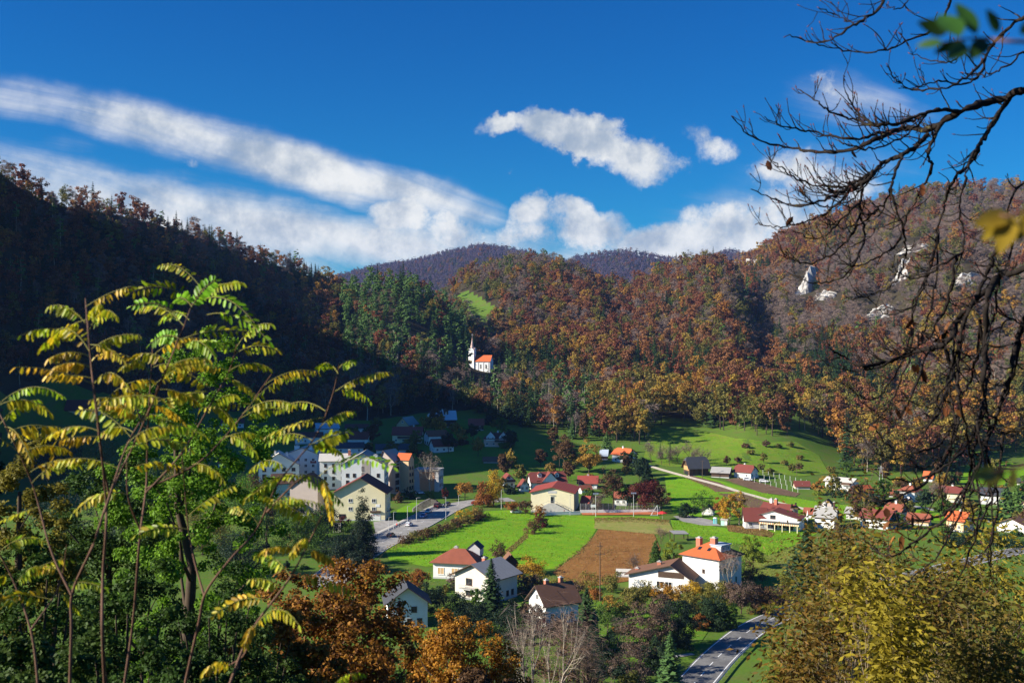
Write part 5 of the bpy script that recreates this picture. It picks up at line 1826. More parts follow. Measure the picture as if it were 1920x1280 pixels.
# ------------------------------------------------------------------ garden, roadside and slope trees, one by one
def tree(name, label, cat, px, top, width, base=None, dist=None, kind='round', leaf=None, bark=None, n=None, group=None, z0=0.22, size=None, seed=None, thick=1.0, sink=0.3, ncl=None, clump=None):
    """A tree whose foot is at a bearing on the ground (base, in photograph px) or at a distance; top and width set its size."""
    leaf, bark = leaf or L_OLIVE, bark or BARK
    if dist is None:
        P = at(px, base, 20)
    else:
        x = (px - 960) / F * dist
        P = Vector((x, dist, h1(x, dist)))
    s = F / P.y
    h = max((ZC - (top - 640) / s) - P.z, 1.0)
    r = width / s / 2
    seed = seed if seed is not None else int(px * 7 + top)
    rng = np.random.default_rng(seed)
    t = thing(name, label, cat, P - Vector((0, 0, sink)), rng.random() * 6.28, group)
    lf = size or max(2.6 / s, 0.10)
    vis_area = width * max(h * s, 4)
    n = n or int(min(max(vis_area * 0.9, 500), 9000))
    if kind == 'spruce':
        V, Fq = spruce_crown(seed, h, r * 1.18, int(max(18, min(44, h * 2.3))), 15, lap=6, size=0.95)
        tl = trunk_lines(rng, h, 0.012 * h + 0.05, 0.96, 0)
    elif kind == 'thuja':
        V, Fq, _c = clump_crown(seed, h, r, 0.0, h, ncl or 260, n, lf, clump=clump or 0.30, cone=0.86, aspect=0.6)
        tl = trunk_lines(rng, h, 0.12, 0.8, 0)
    elif kind == 'column':
        V, Fq, _c = clump_crown(seed, h, r, h * 0.08, h, ncl or 120, n, lf, clump=clump or 0.36, cone=0.62)
        tl = trunk_lines(rng, h, 0.014 * h + 0.03, 0.92, 10, 0.15, r * 0.9, 1.2)
    elif kind == 'bush':
        V, Fq, _c = clump_crown(seed, h, r, -0.1 * h, h, ncl or 34, n, lf, clump=clump or 0.34)
        tl = []
        for k in range(7):
            a = k * 0.9 + rng.random()
            tl.append(([(0, 0, -0.2), (math.cos(a) * r * 0.3, math.sin(a) * r * 0.3, h * 0.4), (math.cos(a) * r * 0.6, math.sin(a) * r * 0.6, h * 0.8)], [0.05, 0.035, 0.01]))
    elif kind == 'bare':
        out, tips = [], []
        grow(rng, (0, 0, -0.4), (0, 0, 1), h * 0.34, (0.016 * h + 0.02) * thick, 4, out, tips, 0.16, 0.10, (2, 3), 0.42, 0.74, 4, 0.7)
        tp = np.array([q[0][-1] for q in out])
        k = h / max(tp[:, 2].max(), 0.1)
        kr = min(1.6, r / max(np.percentile(np.hypot(tp[:, 0], tp[:, 1]), 95), 0.1))
        sc = np.array([kr, kr, k])
        tl = [(np.array(p) * sc, rr) for p, rr in out]
        cen = np.array([q[0] for q in tips]) * sc
        m = max(n // max(len(cen), 1), 2)
        cen = np.repeat(cen, m, 0) + rng.normal(size=(len(cen) * m, 3)) * (0.05 * h)
        d = unit(cen - np.array([0, 0, h * 0.2])) + rng.normal(size=cen.shape) * 0.4
        nor = unit(np.cross(d, rng.normal(size=cen.shape)))
        V, Fq = leaf_quads(rng, cen, nor, np.full(len(cen), (0.07 * h + 0.25) if thick == 1 else 0.20), np.full(len(cen), max(0.45 / s, 0.02) if thick == 1 else 0.07), up=unit(np.cross(nor, unit(d))))
    else:
        V, Fq, _c = clump_crown(seed, h, r, h * z0, h, ncl or 40, n, lf, clump=clump or 0.30)
        tl = trunk_lines(rng, h * 0.92, 0.014 * h + 0.05, 0.9, 10, z0 * 0.8, r * 0.95, 0.9)
    link('twigs' if kind == 'bare' else 'crown', mesh_np('twigs' if kind == 'bare' else 'crown', V, Fq, leaf), t)
    Vt, Ft = tubes(tl, 6)
    link('trunk', mesh_np('trunk', Vt, Ft, bark, smooth=True), t)
    return t


L_TWIGGY = leaf_mat('brown_grey_twigs', ramp((0.10, 0.065, 0.045), (0.13, 0.08, 0.05), (0.085, 0.06, 0.045)), 0.12, 0.5)
T = tree
# by the main road and the blocks
T('birch_tree', 'leafless white birch in front of the orange and grey building', 'birch', 806, 846, 46, 926, kind='bare', leaf=L_GREY, bark=BARK_PALE, n=900)
T('poplar_tree', 'tall golden poplar pointed like a flame left of the sports hall', 'poplar', 926, 873, 48, 948, kind='column', leaf=L_YELLOW, n=3000)
T('poplar_tree', 'paler brownish tree leaning against the golden poplar', 'poplar', 906, 898, 40, 950, kind='column', leaf=L_ORANGE, n=2200)
T('roadside_tree', 'small olive and yellow tree at the top of the main road', 'tree', 872, 900, 34, 936, leaf=L_GOLD)
T('roadside_tree', 'little red leaved tree beside the top of the main road', 'tree', 834, 913, 15, 938, leaf=L_MAROON)
T('roadside_tree', 'slim orange brown tree left of the sports hall car park', 'tree', 960, 936, 26, 962, leaf=L_ORANGE)
T('roadside_tree', 'low reddish tree in front of the left corner of the sports hall', 'tree', 985, 936, 30, 964, leaf=L_BROWN)
T('shrub', 'round bright green shrub above the stone retaining wall', 'shrub', 806, 914, 20, 934, kind='bush', leaf=L_LIME)
T('shrub', 'dark evergreen shrub at the foot of the tall taupe block', 'shrub', 770, 910, 26, 935, kind='bush', leaf=L_DARK)
T('shrub', 'brown shrub beside the yellow shop house gable', 'shrub', 746, 916, 20, 942, kind='bush', leaf=L_BROWN)
T('thuja_tree', 'tall dark thuja standing in front of the yellow shop house', 'thuja', 680, 905, 70, 1042, kind='thuja', leaf=L_DARK, n=16000)
T('shrub', 'pink red shrub beside the concrete wall left of the thuja', 'shrub', 645, 966, 26, 986, kind='bush', leaf=L_MAROON)
for i, (px, b, tp, w, m, lab) in enumerate((
        (868, 978, 950, 36, L_YELLOW, 'yellow green bush at the top of the roadside bank, left of two'), (894, 974, 946, 30, L_GOLD, 'olive bush at the top of the roadside bank, right of two'),
        (905, 970, 958, 26, L_GREEN, 'low green bush where the roadside bank meets the meadow'),
        (1001, 1000, 972, 36, L_BROWN, 'dark round bush alone in the bright meadow'), (1016, 988, 958, 26, L_MAROON, 'red brown bush touching the dark round bush'),
        (1013, 968, 940, 22, L_ORANGE, 'upright orange bush beside the white court wall'), (1020, 986, 966, 18, L_GREEN, 'small green bush under the upright orange bush'),
        (932, 1050, 1010, 34, L_BROWN, 'rusty thin shrub behind the small dark hut'), (1000, 1076, 1042, 52, L_YELLOW, 'bright yellow bush at the lower corner of the meadow'),
        (975, 1082, 1056, 36, L_GOLD, 'golden bush right of the small dark hut'), (1010, 1100, 1074, 60, L_GOLD, 'wide golden hedge bush below the bright yellow bush'),
        (1060, 1108, 1080, 50, L_OLIVE, 'olive bush at the lower edge of the brown field'))):
    T('bush', lab, 'bush', px, tp, w, b, kind='bush', leaf=m)
for i in range(9):
    px = 758 + i * 17
    T('bank_shrub', 'dry brown green shrub in the row along the roadside bank', 'shrub', px, 1008 - i * 5.2 - 8, 30, 1018 - i * 5.2, kind='bush', leaf=L_OLIVE if i % 2 else L_BROWN, n=700, group='dry brown green shrubs in the row along the roadside bank')
# shaded middle
T('oak_tree', 'brown gold tree in the shade, left of two above the big villa', 'oak', 1057, 814, 46, 884, leaf=L_BROWN, n=2600)
T('oak_tree', 'olive gold tree in the shade, right of two above the big villa', 'oak', 1104, 822, 50, 890, leaf=L_GOLD, n=2600)
T('larch_tree', 'pale green larch in the shaded meadow, left of two', 'larch', 1074, 778, 20, 822, kind='spruce', leaf=L_PINE)
T('larch_tree', 'thin orange tipped larch in the shaded meadow, right of two', 'larch', 1094, 763, 22, 826, kind='column', leaf=L_BROWN)
T('spruce_tree', 'green spruce standing above the orange roofed farmhouse', 'spruce', 1138, 806, 28, 850, kind='spruce', leaf=L_PINE)
T('spruce_tree', 'dark tall spruce right of the orange roofed farmhouse', 'spruce', 1214, 862, 44, 938, kind='spruce', leaf=L_DARK)
T('copper_beech', 'broad maroon copper beech above the sports court', 'beech', 1208, 898, 74, 960, leaf=L_MAROON, n=4200)
T('roadside_tree', 'rusty orange tree at the right of the copper beech', 'tree', 1240, 908, 34, 962, leaf=L_BROWN)
T('garden_tree', 'tall dim brown tree left of the copper beech', 'tree', 1150, 872, 50, 955, leaf=L_BROWN, n=2200)
T('garden_tree', 'bare pinkish tree right of the hall annex', 'tree', 1118, 922, 30, 962, kind='bare', leaf=L_GREY)
T('garden_tree', 'dark bushy tree in front of the small house under the copper beech', 'tree', 1180, 905, 36, 955, leaf=L_DARK)
for i, (px, b, tp) in enumerate(((1222, 868, 826), (1240, 870, 834), (1256, 872, 836), (1272, 870, 832), (1292, 866, 828), (1318, 876, 838), (1306, 872, 836))):
    T('fruit_tree', 'grey leafless fruit tree in the cluster behind the hay barn', 'tree', px, tp, 30, b, kind='bare', leaf=L_GREY, n=700, group='grey leafless fruit trees in the cluster behind the hay barn')
for px, b, tp in ((1238, 860, 828), (1256, 862, 824)):
    T('spruce_tree', 'small bright spruce among the bare fruit trees', 'spruce', px, tp, 12, b, kind='spruce', leaf=L_PINE, group='small bright spruces among the bare fruit trees')
for i, (px, b, tp) in enumerate(((1362, 872, 854), (1408, 852, 842), (1432, 868, 848), (1436, 838, 824), (1460, 840, 830), (1482, 838, 826), (1384, 868, 856), (1500, 862, 852), (1470, 872, 862), (1398, 840, 830), (1428, 884, 868), (1486, 886, 868), (1500, 884, 864), (1444, 888, 876))):
    T('orchard_tree', 'little brownish orchard tree scattered on the grassy knoll', 'tree', px, tp, 15, b, leaf=L_OLIVE if i % 3 else L_BROWN, n=420, group='little brownish orchard trees scattered on the grassy knoll')
T('birch_tree', 'yellow leaved birch with white twin trunks, left of two', 'birch', 1368, 926, 42, 984, leaf=L_YELLOW, bark=BARK_PALE, n=2600, z0=0.15)
T('birch_tree', 'thin leaved orange birch with white trunk, right of two', 'birch', 1386, 918, 36, 984, leaf=L_GOLD, bark=BARK_PALE, n=1000, z0=0.3)
T('pine_tree', 'dark bushy pine beside the car park', 'pine', 1292, 938, 34, 970, kind='bush', leaf=L_DARK, n=1600)
T('garden_tree', 'pale green loose tree behind the car park', 'tree', 1318, 920, 50, 970, leaf=L_GREEN, n=900)
T('garden_tree', 'rust tree behind the blue shaded cottage', 'tree', 1350, 930, 26, 975, leaf=L_ORANGE)
T('hedge', 'clipped dark hedge in front of the broad white house', 'hedge', 1586, 918, 94, 930, kind='bush', leaf=L_DARK, n=2000)
T('hedge', 'long clipped dark hedge in front of the bungalow', 'hedge', 1628, 930, 92, 941, kind='bush', leaf=L_DARK, n=2000)
T('shrub', 'light green shrub left of the clipped hedges', 'shrub', 1534, 914, 22, 928, kind='bush', leaf=L_LIME)
for px, b, tp, m, lab in ((1555, 905, 888, L_GOLD, 'yellow shrub behind the broad white house roof'), (1660, 920, 900, L_OLIVE, 'olive shrub behind the orange roofed sheds, left of two'),
                          (1690, 912, 896, L_BROWN, 'brown shrub behind the orange roofed sheds, right of two')):
    T('shrub', lab, 'shrub', px, tp, 40, b, kind='bush', leaf=m)
T('birch_tree', 'bare birch with white trunk between the houses on the right', 'birch', 1748, 900, 40, 944, kind='bare', leaf=L_GREY, bark=BARK_PALE, n=900)
T('birch_tree', 'second bare birch touching the long maroon roof', 'birch', 1766, 904, 34, 946, kind='bare', leaf=L_GREY, bark=BARK_PALE, n=800)
T('spruce_tree', 'dark green spruce in the right group, nearest the cream house', 'spruce', 1908, 908, 46, 972, kind='spruce', leaf=L_PINE)
T('spruce_tree', 'dark green spruce in the right group, left one', 'spruce', 1886, 902, 44, 970, kind='spruce', leaf=L_PINE)
T('shrub', 'round brown shrub in front of the grey house beside the inn', 'shrub', 1572, 976, 40, 1012, kind='bush', leaf=L_BROWN)
T('shrub', 'dark hedge shrub below the white cottage at the right edge', 'shrub', 1880, 1000, 90, 1022, kind='bush', leaf=L_DARK, n=3000)
T('shrub', 'dark hedge shrub below the tan gabled house', 'shrub', 1806, 998, 80, 1020, kind='bush', leaf=L_DARK, n=3000)
# around the nearer houses
T('spruce_tree', 'dark spruce standing in front of the grey balcony house', 'spruce', 921, 1043, 54, 1148, kind='spruce', leaf=L_SPRUCE)
T('cypress_tree', 'dense bright green cone shaped cypress beside the brown field', 'cypress', 1229, 1006, 42, 1082, kind='thuja', leaf=L_GREEN, n=14000)
T('garden_tree', 'lime yellow tree right of the green cypress', 'tree', 1262, 1006, 40, 1084, leaf=L_LIME, n=4200, z0=0.08)
T('garden_tree', 'yellow green tree right of the orange roofed house', 'tree', 1412, 1004, 46, 1066, leaf=L_LIME, n=3600, z0=0.1)
T('shrub', 'brown thin shrub below the yellow green tree', 'shrub', 1408, 1050, 56, 1086, kind='bush', leaf=L_BROWN, n=1400)
T('garden_tree', 'bare grey tree in front of the right wall of the orange roofed house', 'tree', 1372, 1028, 60, 1118, kind='bare', leaf=L_GREY, bark=BARK_PALE, n=700)
T('garden_tree', 'bare brown tree above the field shelter', 'tree', 1240, 985, 44, 1020, kind='bare', leaf=L_GREY, n=700)
T('garden_tree', 'faint bare tree in the right part of the brown field', 'tree', 1196, 1034, 40, 1080, kind='bare', leaf=L_GREY, n=900)
T('spruce_tree', 'big dark spruce at the right edge of the olive lawn', 'spruce', 1512, 988, 104, 1124, kind='spruce', leaf=L_SPRUCE)
T('spruce_tree', 'dark spruce between the brown roofed house and the garden lawn', 'spruce', 1100, 1096, 62, 1216, kind='spruce', leaf=L_SPRUCE)
T('spruce_tree', 'slender light green spruce beside the valley road at the bottom', 'spruce', 1257, 1178, 66, 1322, kind='spruce', leaf=L_PINE)
T('yew_tree', 'dark rounded yew, left of two above the road', 'yew', 1272, 1120, 84, 1214, kind='bush', leaf=L_DARK, n=14000, ncl=110, clump=0.26)
T('yew_tree', 'dark rounded yew, right of two above the road', 'yew', 1337, 1108, 64, 1178, kind='bush', leaf=L_DARK, n=11000, ncl=100, clump=0.26)
T('shrub', 'orange shrub between the two dark yews', 'shrub', 1316, 1148, 32, 1182, kind='bush', leaf=L_ORANGE, n=1500)
for i, (px, b, tp, w, m) in enumerate(((1212, 1118, 1086, 40, L_OLIVE), (1242, 1122, 1092, 44, L_YELLOW), (1272, 1124, 1096, 42, L_GOLD), (1300, 1122, 1088, 44, L_YELLOW), (1330, 1120, 1082, 46, L_OLIVE), (1358, 1122, 1092, 40, L_GOLD))):
    T('garden_shrub', ('yellow', 'olive')[m is L_OLIVE] + ' shrub in the hedge row before the brown roofed bungalow', 'shrub', px, tp, w, b, kind='bush', leaf=m, n=2000, group=('yellow', 'olive')[m is L_OLIVE] + ' shrubs in the hedge row before the brown roofed bungalow')
T('shrub', 'large grey brown leafless shrub left of the dark yews', 'shrub', 1212, 1118, 100, 1228, kind='bush', leaf=L_TWIGGY, n=9000, ncl=120, clump=0.2)
T('shrub', 'grey olive shrub in front of the right wall of the orange roofed house', 'shrub', 1345, 1084, 60, 1132, kind='bush', leaf=L_OLIVE, n=2600)
T('shrub', 'dark brown hedge shrub at the end of the olive lawn', 'shrub', 1424, 1094, 60, 1130, kind='bush', leaf=L_BROWN, n=2000)
T('shrub', 'second dark brown hedge shrub nearer the big spruce', 'shrub', 1464, 1092, 60, 1130, kind='bush', leaf=L_BROWN, n=2000)
T('fruit_tree', 'small yellow fruit tree on the garden lawn', 'tree', 1142, 1112, 32, 1166, leaf=L_GOLD, n=1200)
T('fruit_tree', 'small olive fruit tree right of the yellow one on the garden lawn', 'tree', 1168, 1110, 34, 1164, leaf=L_OLIVE, n=900)
T('fruit_tree', 'grey bare fruit tree in the lower garden lawn', 'tree', 1156, 1152, 40, 1220, kind='bare', leaf=L_GREY, n=700)
T('shrub', 'dark shrub left of the utility pole', 'shrub', 1098, 1070, 50, 1106, kind='bush', leaf=L_OLIVE)
T('shrub', 'olive round shrub right of the utility pole', 'shrub', 1148, 1064, 40, 1110, kind='bush', leaf=L_OLIVE)
T('shrub', 'orange shrub at the foot of the utility pole', 'shrub', 1118, 1096, 34, 1124, kind='bush', leaf=L_ORANGE)
for px, b, tp, w, m, lab in ((862, 1150, 1108, 50, L_DARK, 'dark green garden shrub below the iron balcony, left of two'), (890, 1162, 1122, 60, L_DARK, 'dark green garden shrub below the iron balcony, right of two'),
                             (826, 1140, 1096, 44, L_DARK, 'dark shrub between the bungalow and the blue shaded house'), (850, 1102, 1072, 30, L_GREY, 'bare grey shrub before the closed shutters of the bungalow'),
                             (950, 1166, 1130, 50, L_DARK, 'low dark shrub right of the dark spruce'), (1010, 1190, 1150, 50, L_MAROON, 'maroon shrub before the steep brown roofed house')):
    T('shrub', lab, 'shrub', px, tp, w, b, kind='bush', leaf=m)

# denser growth around the nearer houses and along the lower road
for px, base, tp, w, kd, m, n, lab in (
        (1130, 1262, 1168, 96, 'bush', L_DARK, 9000, 'black green thicket at the bottom, left of the grey brown shrub'), (1180, 1285, 1205, 90, 'bush', L_TWIGGY, 7000, 'brown thicket at the bottom below the garden path'),
        (1228, 1262, 1190, 60, 'bush', L_DARK, 6000, 'dark thicket at the foot of the slender spruce'), (1060, 1225, 1150, 80, 'round', L_TWIGGY, 6000, 'brown twiggy tree left of the dark spruce by the lawn'),
        (1140, 1190, 1128, 50, 'round', L_GREEN, 3000, 'green garden tree right of the dark spruce by the lawn'), (1190, 1150, 1096, 50, 'round', L_OLIVE, 3500, 'olive garden tree before the left end of the brown roofed bungalow'),
        (1240, 1166, 1112, 54, 'round', L_TWIGGY, 3500, 'brown garden tree before the brown roofed bungalow'), (1300, 1160, 1106, 50, 'round', L_OLIVE, 3500, 'olive garden tree left of the right hand yew'),
        (1390, 1150, 1084, 70, 'round', L_TWIGGY, 5000, 'brown twiggy tree where the valley road passes the olive lawn'), (1430, 1150, 1096, 66, 'bush', L_BROWN, 5000, 'red brown bush beside the valley road bend'),
        (1370, 1180, 1130, 40, 'bush', L_GREEN, 3000, 'green verge bush above the valley road bend'), (800, 1150, 1092, 60, 'bush', L_DARK, 5000, 'dark yew between the blue shaded house and the iron balcony'),
        (1000, 1182, 1128, 50, 'round', L_TWIGGY, 3500, 'brown twiggy tree left of the steep brown roofed house'), (950, 1190, 1140, 80, 'bush', L_DARK, 5000, 'dark hedge below the dark spruce and satellite dish'),
        (880, 1190, 1138, 90, 'bush', L_DARK, 6000, 'dark hedge below the iron balcony'), (780, 1110, 1066, 46, 'round', L_ORANGE, 3000, 'orange tree left of the weathered red roofed bungalow'),
        (1075, 1150, 1086, 44, 'round', L_TWIGGY, 3000, 'brown tree behind the steep brown roof'), (1000, 1112, 1070, 60, 'bush', L_TWIGGY, 3000, 'brown hedge at the lower tip of the brown field')):
    T('garden_growth' if kd == 'bush' else 'garden_tree', lab, 'shrub' if kd == 'bush' else 'tree', px, tp, w, base, kind=kd, leaf=m, n=n, ncl=90, clump=0.22)
for px, base, tp, w, m, lab in ((120, 1010, 900, 130, L_DARK, 'dark tree low at left behind the yellow brown tree'), (260, 1030, 930, 120, L_DARK, 'dark tree low at left between two sapling stems'), (380, 1040, 940, 120, L_OLIVE, 'olive tree low at left beneath the leafy green tree'),
                                (450, 1080, 990, 110, L_DARK, 'dark tree low left of the rusty oaks')):
    T('valley_tree', lab, 'tree', px, tp, w, base, kind='round', leaf=m, n=8000, z0=0.0, ncl=90, clump=0.24)

# ------------------------------------------------------------------ the wooded slope the camera stands on
BARK_TWIG = plain('twig_bark', (0.26, 0.20, 0.13), 0.9, 0.2, 3.0, spec=0.1)
L_OAK = leaf_mat('oak_leaves', ramp((0.28, 0.115, 0.016), (0.21, 0.072, 0.014), (0.37, 0.18, 0.02), (0.13, 0.05, 0.014)), 0.35, 0.7)
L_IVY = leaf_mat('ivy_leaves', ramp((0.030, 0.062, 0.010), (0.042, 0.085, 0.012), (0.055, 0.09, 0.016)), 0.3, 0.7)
L_HAZEL = leaf_mat('hazel_leaves', ramp((0.27, 0.21, 0.018), (0.18, 0.155, 0.02), (0.11, 0.105, 0.02), (0.20, 0.105, 0.02)), 0.4, 0.7)
L_BRIGHT = leaf_mat('fresh_green_leaves', ramp((0.10, 0.21, 0.014), (0.14, 0.26, 0.018), (0.08, 0.18, 0.014)), 0.4, 0.7)

T('oak_tree', 'rusty orange oak filling the lower left middle of the view', 'oak', 640, 1006, 340, dist=44, leaf=L_OAK, n=40000, size=0.15, ncl=230, clump=0.14, z0=0.12)
T('oak_tree', 'darker rusty oak in the shade at the bottom, right of the bright orange one', 'oak', 840, 1140, 290, dist=52, leaf=L_OAK, n=34000, size=0.15, ncl=200, clump=0.14, z0=0.0)
T('oak_tree', 'rusty oak cut by the bottom edge, left of the other oaks', 'oak', 540, 1105, 230, dist=38, leaf=L_OAK, n=34000, size=0.16, ncl=150, clump=0.2, z0=0.0)
T('oak_tree', 'small brown oak at the bottom edge before the bare birches', 'oak', 900, 1215, 160, dist=42, leaf=L_BROWN, n=20000, size=0.15, ncl=110, clump=0.2, z0=0.0)
T('birch_tree', 'leafless pale birch at the bottom centre, left of two', 'birch', 985, 1130, 96, dist=92, kind='bare', leaf=L_GREY, bark=BARK_PALE, n=1500)
T('birch_tree', 'leafless pale birch at the bottom centre, right of two', 'birch', 1040, 1120, 120, dist=86, kind='bare', leaf=L_GREY, bark=BARK_PALE, n=1500)
T('birch_tree', 'thin bare brown tree right of the pale birches', 'birch', 1096, 1170, 90, dist=88, kind='bare', leaf=L_GREY, bark=BARK, n=1500)
T('walnut_tree', 'big leafy green tree behind the yellow saplings', 'tree', 345, 575, 330, dist=30, leaf=L_BRIGHT, n=30000, size=0.10, ncl=190, clump=0.13, z0=0.12)
T('walnut_tree', 'dim green tree low behind the yellow saplings', 'tree', 210, 830, 260, dist=36, leaf=L_IVY, n=34000, size=0.11, ncl=160, clump=0.18, z0=0.0)
T('hornbeam_tree', 'yellow brown small leaved tree at the left edge', 'tree', 40, 755, 200, dist=16, leaf=L_HAZEL, n=20000, size=0.055, ncl=120, clump=0.2, z0=0.1)
T('spruce_tree', 'black shaded conifer cut by the left edge', 'spruce', -12, 585, 70, dist=60, kind='thuja', leaf=L_DARK, n=6000, size=0.25)
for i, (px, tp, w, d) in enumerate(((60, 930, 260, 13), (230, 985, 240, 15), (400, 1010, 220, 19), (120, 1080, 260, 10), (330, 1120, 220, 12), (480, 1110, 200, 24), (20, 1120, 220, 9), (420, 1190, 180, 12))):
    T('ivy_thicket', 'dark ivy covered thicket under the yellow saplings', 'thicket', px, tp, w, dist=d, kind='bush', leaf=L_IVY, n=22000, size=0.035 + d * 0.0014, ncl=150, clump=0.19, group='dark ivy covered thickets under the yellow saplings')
for i, (px, tp, w, d, m, lab) in enumerate((
        (1590, 1075, 200, 52, L_HAZEL, 'yellow leaved hazel at the lower right, nearest the big spruce'), (1700, 1010, 260, 48, L_HAZEL, 'tall yellow leaved hazel in the middle of the lower right'),
        (1850, 1045, 240, 44, L_HAZEL, 'golden hazel at the lower right edge of the view'), (1640, 1120, 240, 36, L_TWIGGY, 'olive brown hazel low between the yellow hazels'),
        (1800, 1130, 260, 32, L_OLIVE, 'olive hazel in front of the golden one'), (1548, 1180, 150, 40, L_HAZEL, 'yellow shrub beside the guard rail of the road'),
        (1900, 1170, 220, 26, L_GOLD, 'orange tinged shrub in the bottom right corner'), (1700, 1200, 260, 26, L_HAZEL, 'low yellow shrub at the bottom right'), (1480, 1250, 120, 34, L_GREEN, 'green shrub on the verge right of the road'))):
    T('hazel_shrub', lab, 'shrub', px, tp, w, dist=d, kind='bush' if tp > 1100 else 'round', leaf=m, n=36000, size=0.022 + 0.00075 * d, ncl=200, clump=0.115, z0=0.0)
for px, tp, w, d, m, lab in ((1540, 1046, 200, 66, L_HAZEL, 'golden hazel hiding the valley road right of the big spruce'), (1640, 1030, 220, 70, L_OLIVE, 'olive hazel hiding the valley road before the right houses'),
                             (1760, 1026, 220, 62, L_HAZEL, 'golden hazel hiding the valley road near the right edge'), (1905, 1050, 150, 60, L_GOLD, 'orange yellow hazel at the right edge below the road')):
    T('hazel_shrub', lab, 'shrub', px, tp, w, dist=d, kind='round', leaf=m, n=26000, size=0.085, ncl=190, clump=0.125, z0=0.0)
for px, tp, w, d, m, lab in ((960, 1196, 130, 100, L_DARK, 'dark bush mass at the bottom behind the pale birches'), (1060, 1200, 150, 104, L_BROWN, 'brown bush mass at the bottom behind the pale birches'),
                             (1150, 1226, 130, 110, L_DARK, 'dark bush at the bottom left of the slender spruce'), (1190, 1250, 100, 96, L_OLIVE, 'olive bush at the bottom edge left of the slender spruce'),
                             (740, 1215, 150, 80, L_IVY, 'dark green bush under the rusty oaks')):
    T('bush', lab, 'bush', px, tp, w, dist=d, kind='bush', leaf=m, n=14000, size=0.22, ncl=130, clump=0.2)
for px, base, tp, w, m, lab in ((600, 1010, 950, 90, L_DARK, 'dark tree left of the stained concrete wall'), (560, 1040, 960, 110, L_GREEN, 'green tree behind the leaning sapling'), (640, 1060, 1000, 80, L_DARK, 'dark bush below the stained concrete wall'),
                                (500, 1020, 900, 120, L_GREEN, 'green tree below the mint green house'), (430, 980, 880, 120, L_BRIGHT, 'leafy green tree left of the mint green house'), (360, 960, 870, 110, L_OLIVE, 'olive tree at left below the shaded slope'),
                                (280, 940, 860, 120, L_GREEN, 'green tree at left under the long cream house'), (180, 900, 810, 120, L_OLIVE, 'olive tree in front of the long cream house'), (90, 900, 800, 130, L_DARK, 'dark tree at the far left under the mountain'),
                                (680, 1072, 1030, 60, L_DARK, 'dark shrub at the foot of the tall thuja'), (480, 960, 890, 90, L_BROWN, 'brown tree left of the mint green house')):
    T('valley_tree', lab, 'tree', px, tp, w, base, kind='round', leaf=m, n=7000, z0=0.05, ncl=90, clump=0.24)
for i, (px, tp, w, d, lab) in enumerate(((1560, 960, 200, 40, 'slim bare sapling left of the one reaching up before the valley houses'), (1820, 960, 190, 34, 'slim bare sapling under the hanging branches at right'), (1530, 1100, 160, 28, 'low bare sapling beside the guard rail'), (1590, 880, 200, 34, 'bare pale stemmed sapling reaching up before the valley houses'), (1740, 980, 200, 30, 'bare pale stemmed sapling among the yellow hazels'),
                                         (1500, 1060, 120, 38, 'thin bare sapling at the left of the yellow hazels'), (1860, 1090, 160, 26, 'thin bare sapling at the lower right edge'),
                                         (1660, 1040, 180, 24, 'bare twiggy sapling low at the right'))):
    T('bare_sapling', lab, 'sapling', px, tp, w, dist=d, kind='bare', leaf=L_HAZEL, bark=BARK_TWIG, n=2600, thick=0.28)

# loose cover of leaves and weeds on the slope
def undergrowth():
    rng = np.random.default_rng(5)
    n = 60000
    y = 5 + 95 * rng.random(n) ** 1.3
    a = rng.uniform(-0.55, 0.55, n)
    x = a * y
    z = H(x, y)
    V, Fq = leaf_quads(rng, np.stack([x, y, z + rng.random(n) * 0.5], -1), rng.normal(size=(n, 3)) * 0.6 + np.array([0, 0, 0.8]), 0.10 + 0.003 * y, 0.07 + 0.002 * y)
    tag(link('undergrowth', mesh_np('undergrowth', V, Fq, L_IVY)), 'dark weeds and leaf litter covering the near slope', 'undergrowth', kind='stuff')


undergrowth()

# ------------------------------------------------------------------ locust saplings close to the camera
def tone_mat(name, stops, trans):
    m, nt, p = new_mat(name)
    at_ = nt.nodes.new('ShaderNodeAttribute')
    at_.attribute_name = 'tone'
    rp = nt.nodes.new('ShaderNodeValToRGB')
    els = rp.color_ramp.elements
    while len(els) < len(stops):
        els.new(0.5)
    for e, (pos, c) in zip(els, stops):
        e.position = pos
        e.color = (*c, 1)
    nt.links.new(at_.outputs['Fac'], rp.inputs[0])
    ge = nt.nodes.new('ShaderNodeNewGeometry')
    f = E(nt, ge.outputs['Random Per Island']) * 0.85 + 0.42
    tc = nt.nodes.new('ShaderNodeTexCoord')
    f = f * ((noise(nt, tc.outputs['Object'], 60.0, 3, 0.6) - 0.5) * 0.7 + 1.0)
    sc = nt.nodes.new('ShaderNodeVectorMath')
    sc.operation = 'SCALE'
    nt.links.new(rp.outputs[0], sc.inputs[0])
    nt.links.new(f.s, sc.inputs['Scale'])
    nt.links.new(sc.outputs[0], p.inputs['Base Color'])
    p.inputs['Roughness'].default_value = 0.45
    p.inputs['Specular IOR Level'].default_value = 0.3
    tr = nt.nodes.new('ShaderNodeBsdfTranslucent')
    nt.links.new(sc.outputs[0], tr.inputs[0])
    mx = nt.nodes.new('ShaderNodeMixShader')
    mx.inputs[0].default_value = trans
    nt.links.new(p.outputs[0], mx.inputs[1])
    nt.links.new(tr.outputs[0], mx.inputs[2])
    nt.links.new(mx.outputs[0], nt.nodes['Material Output'].inputs[0])
    return m


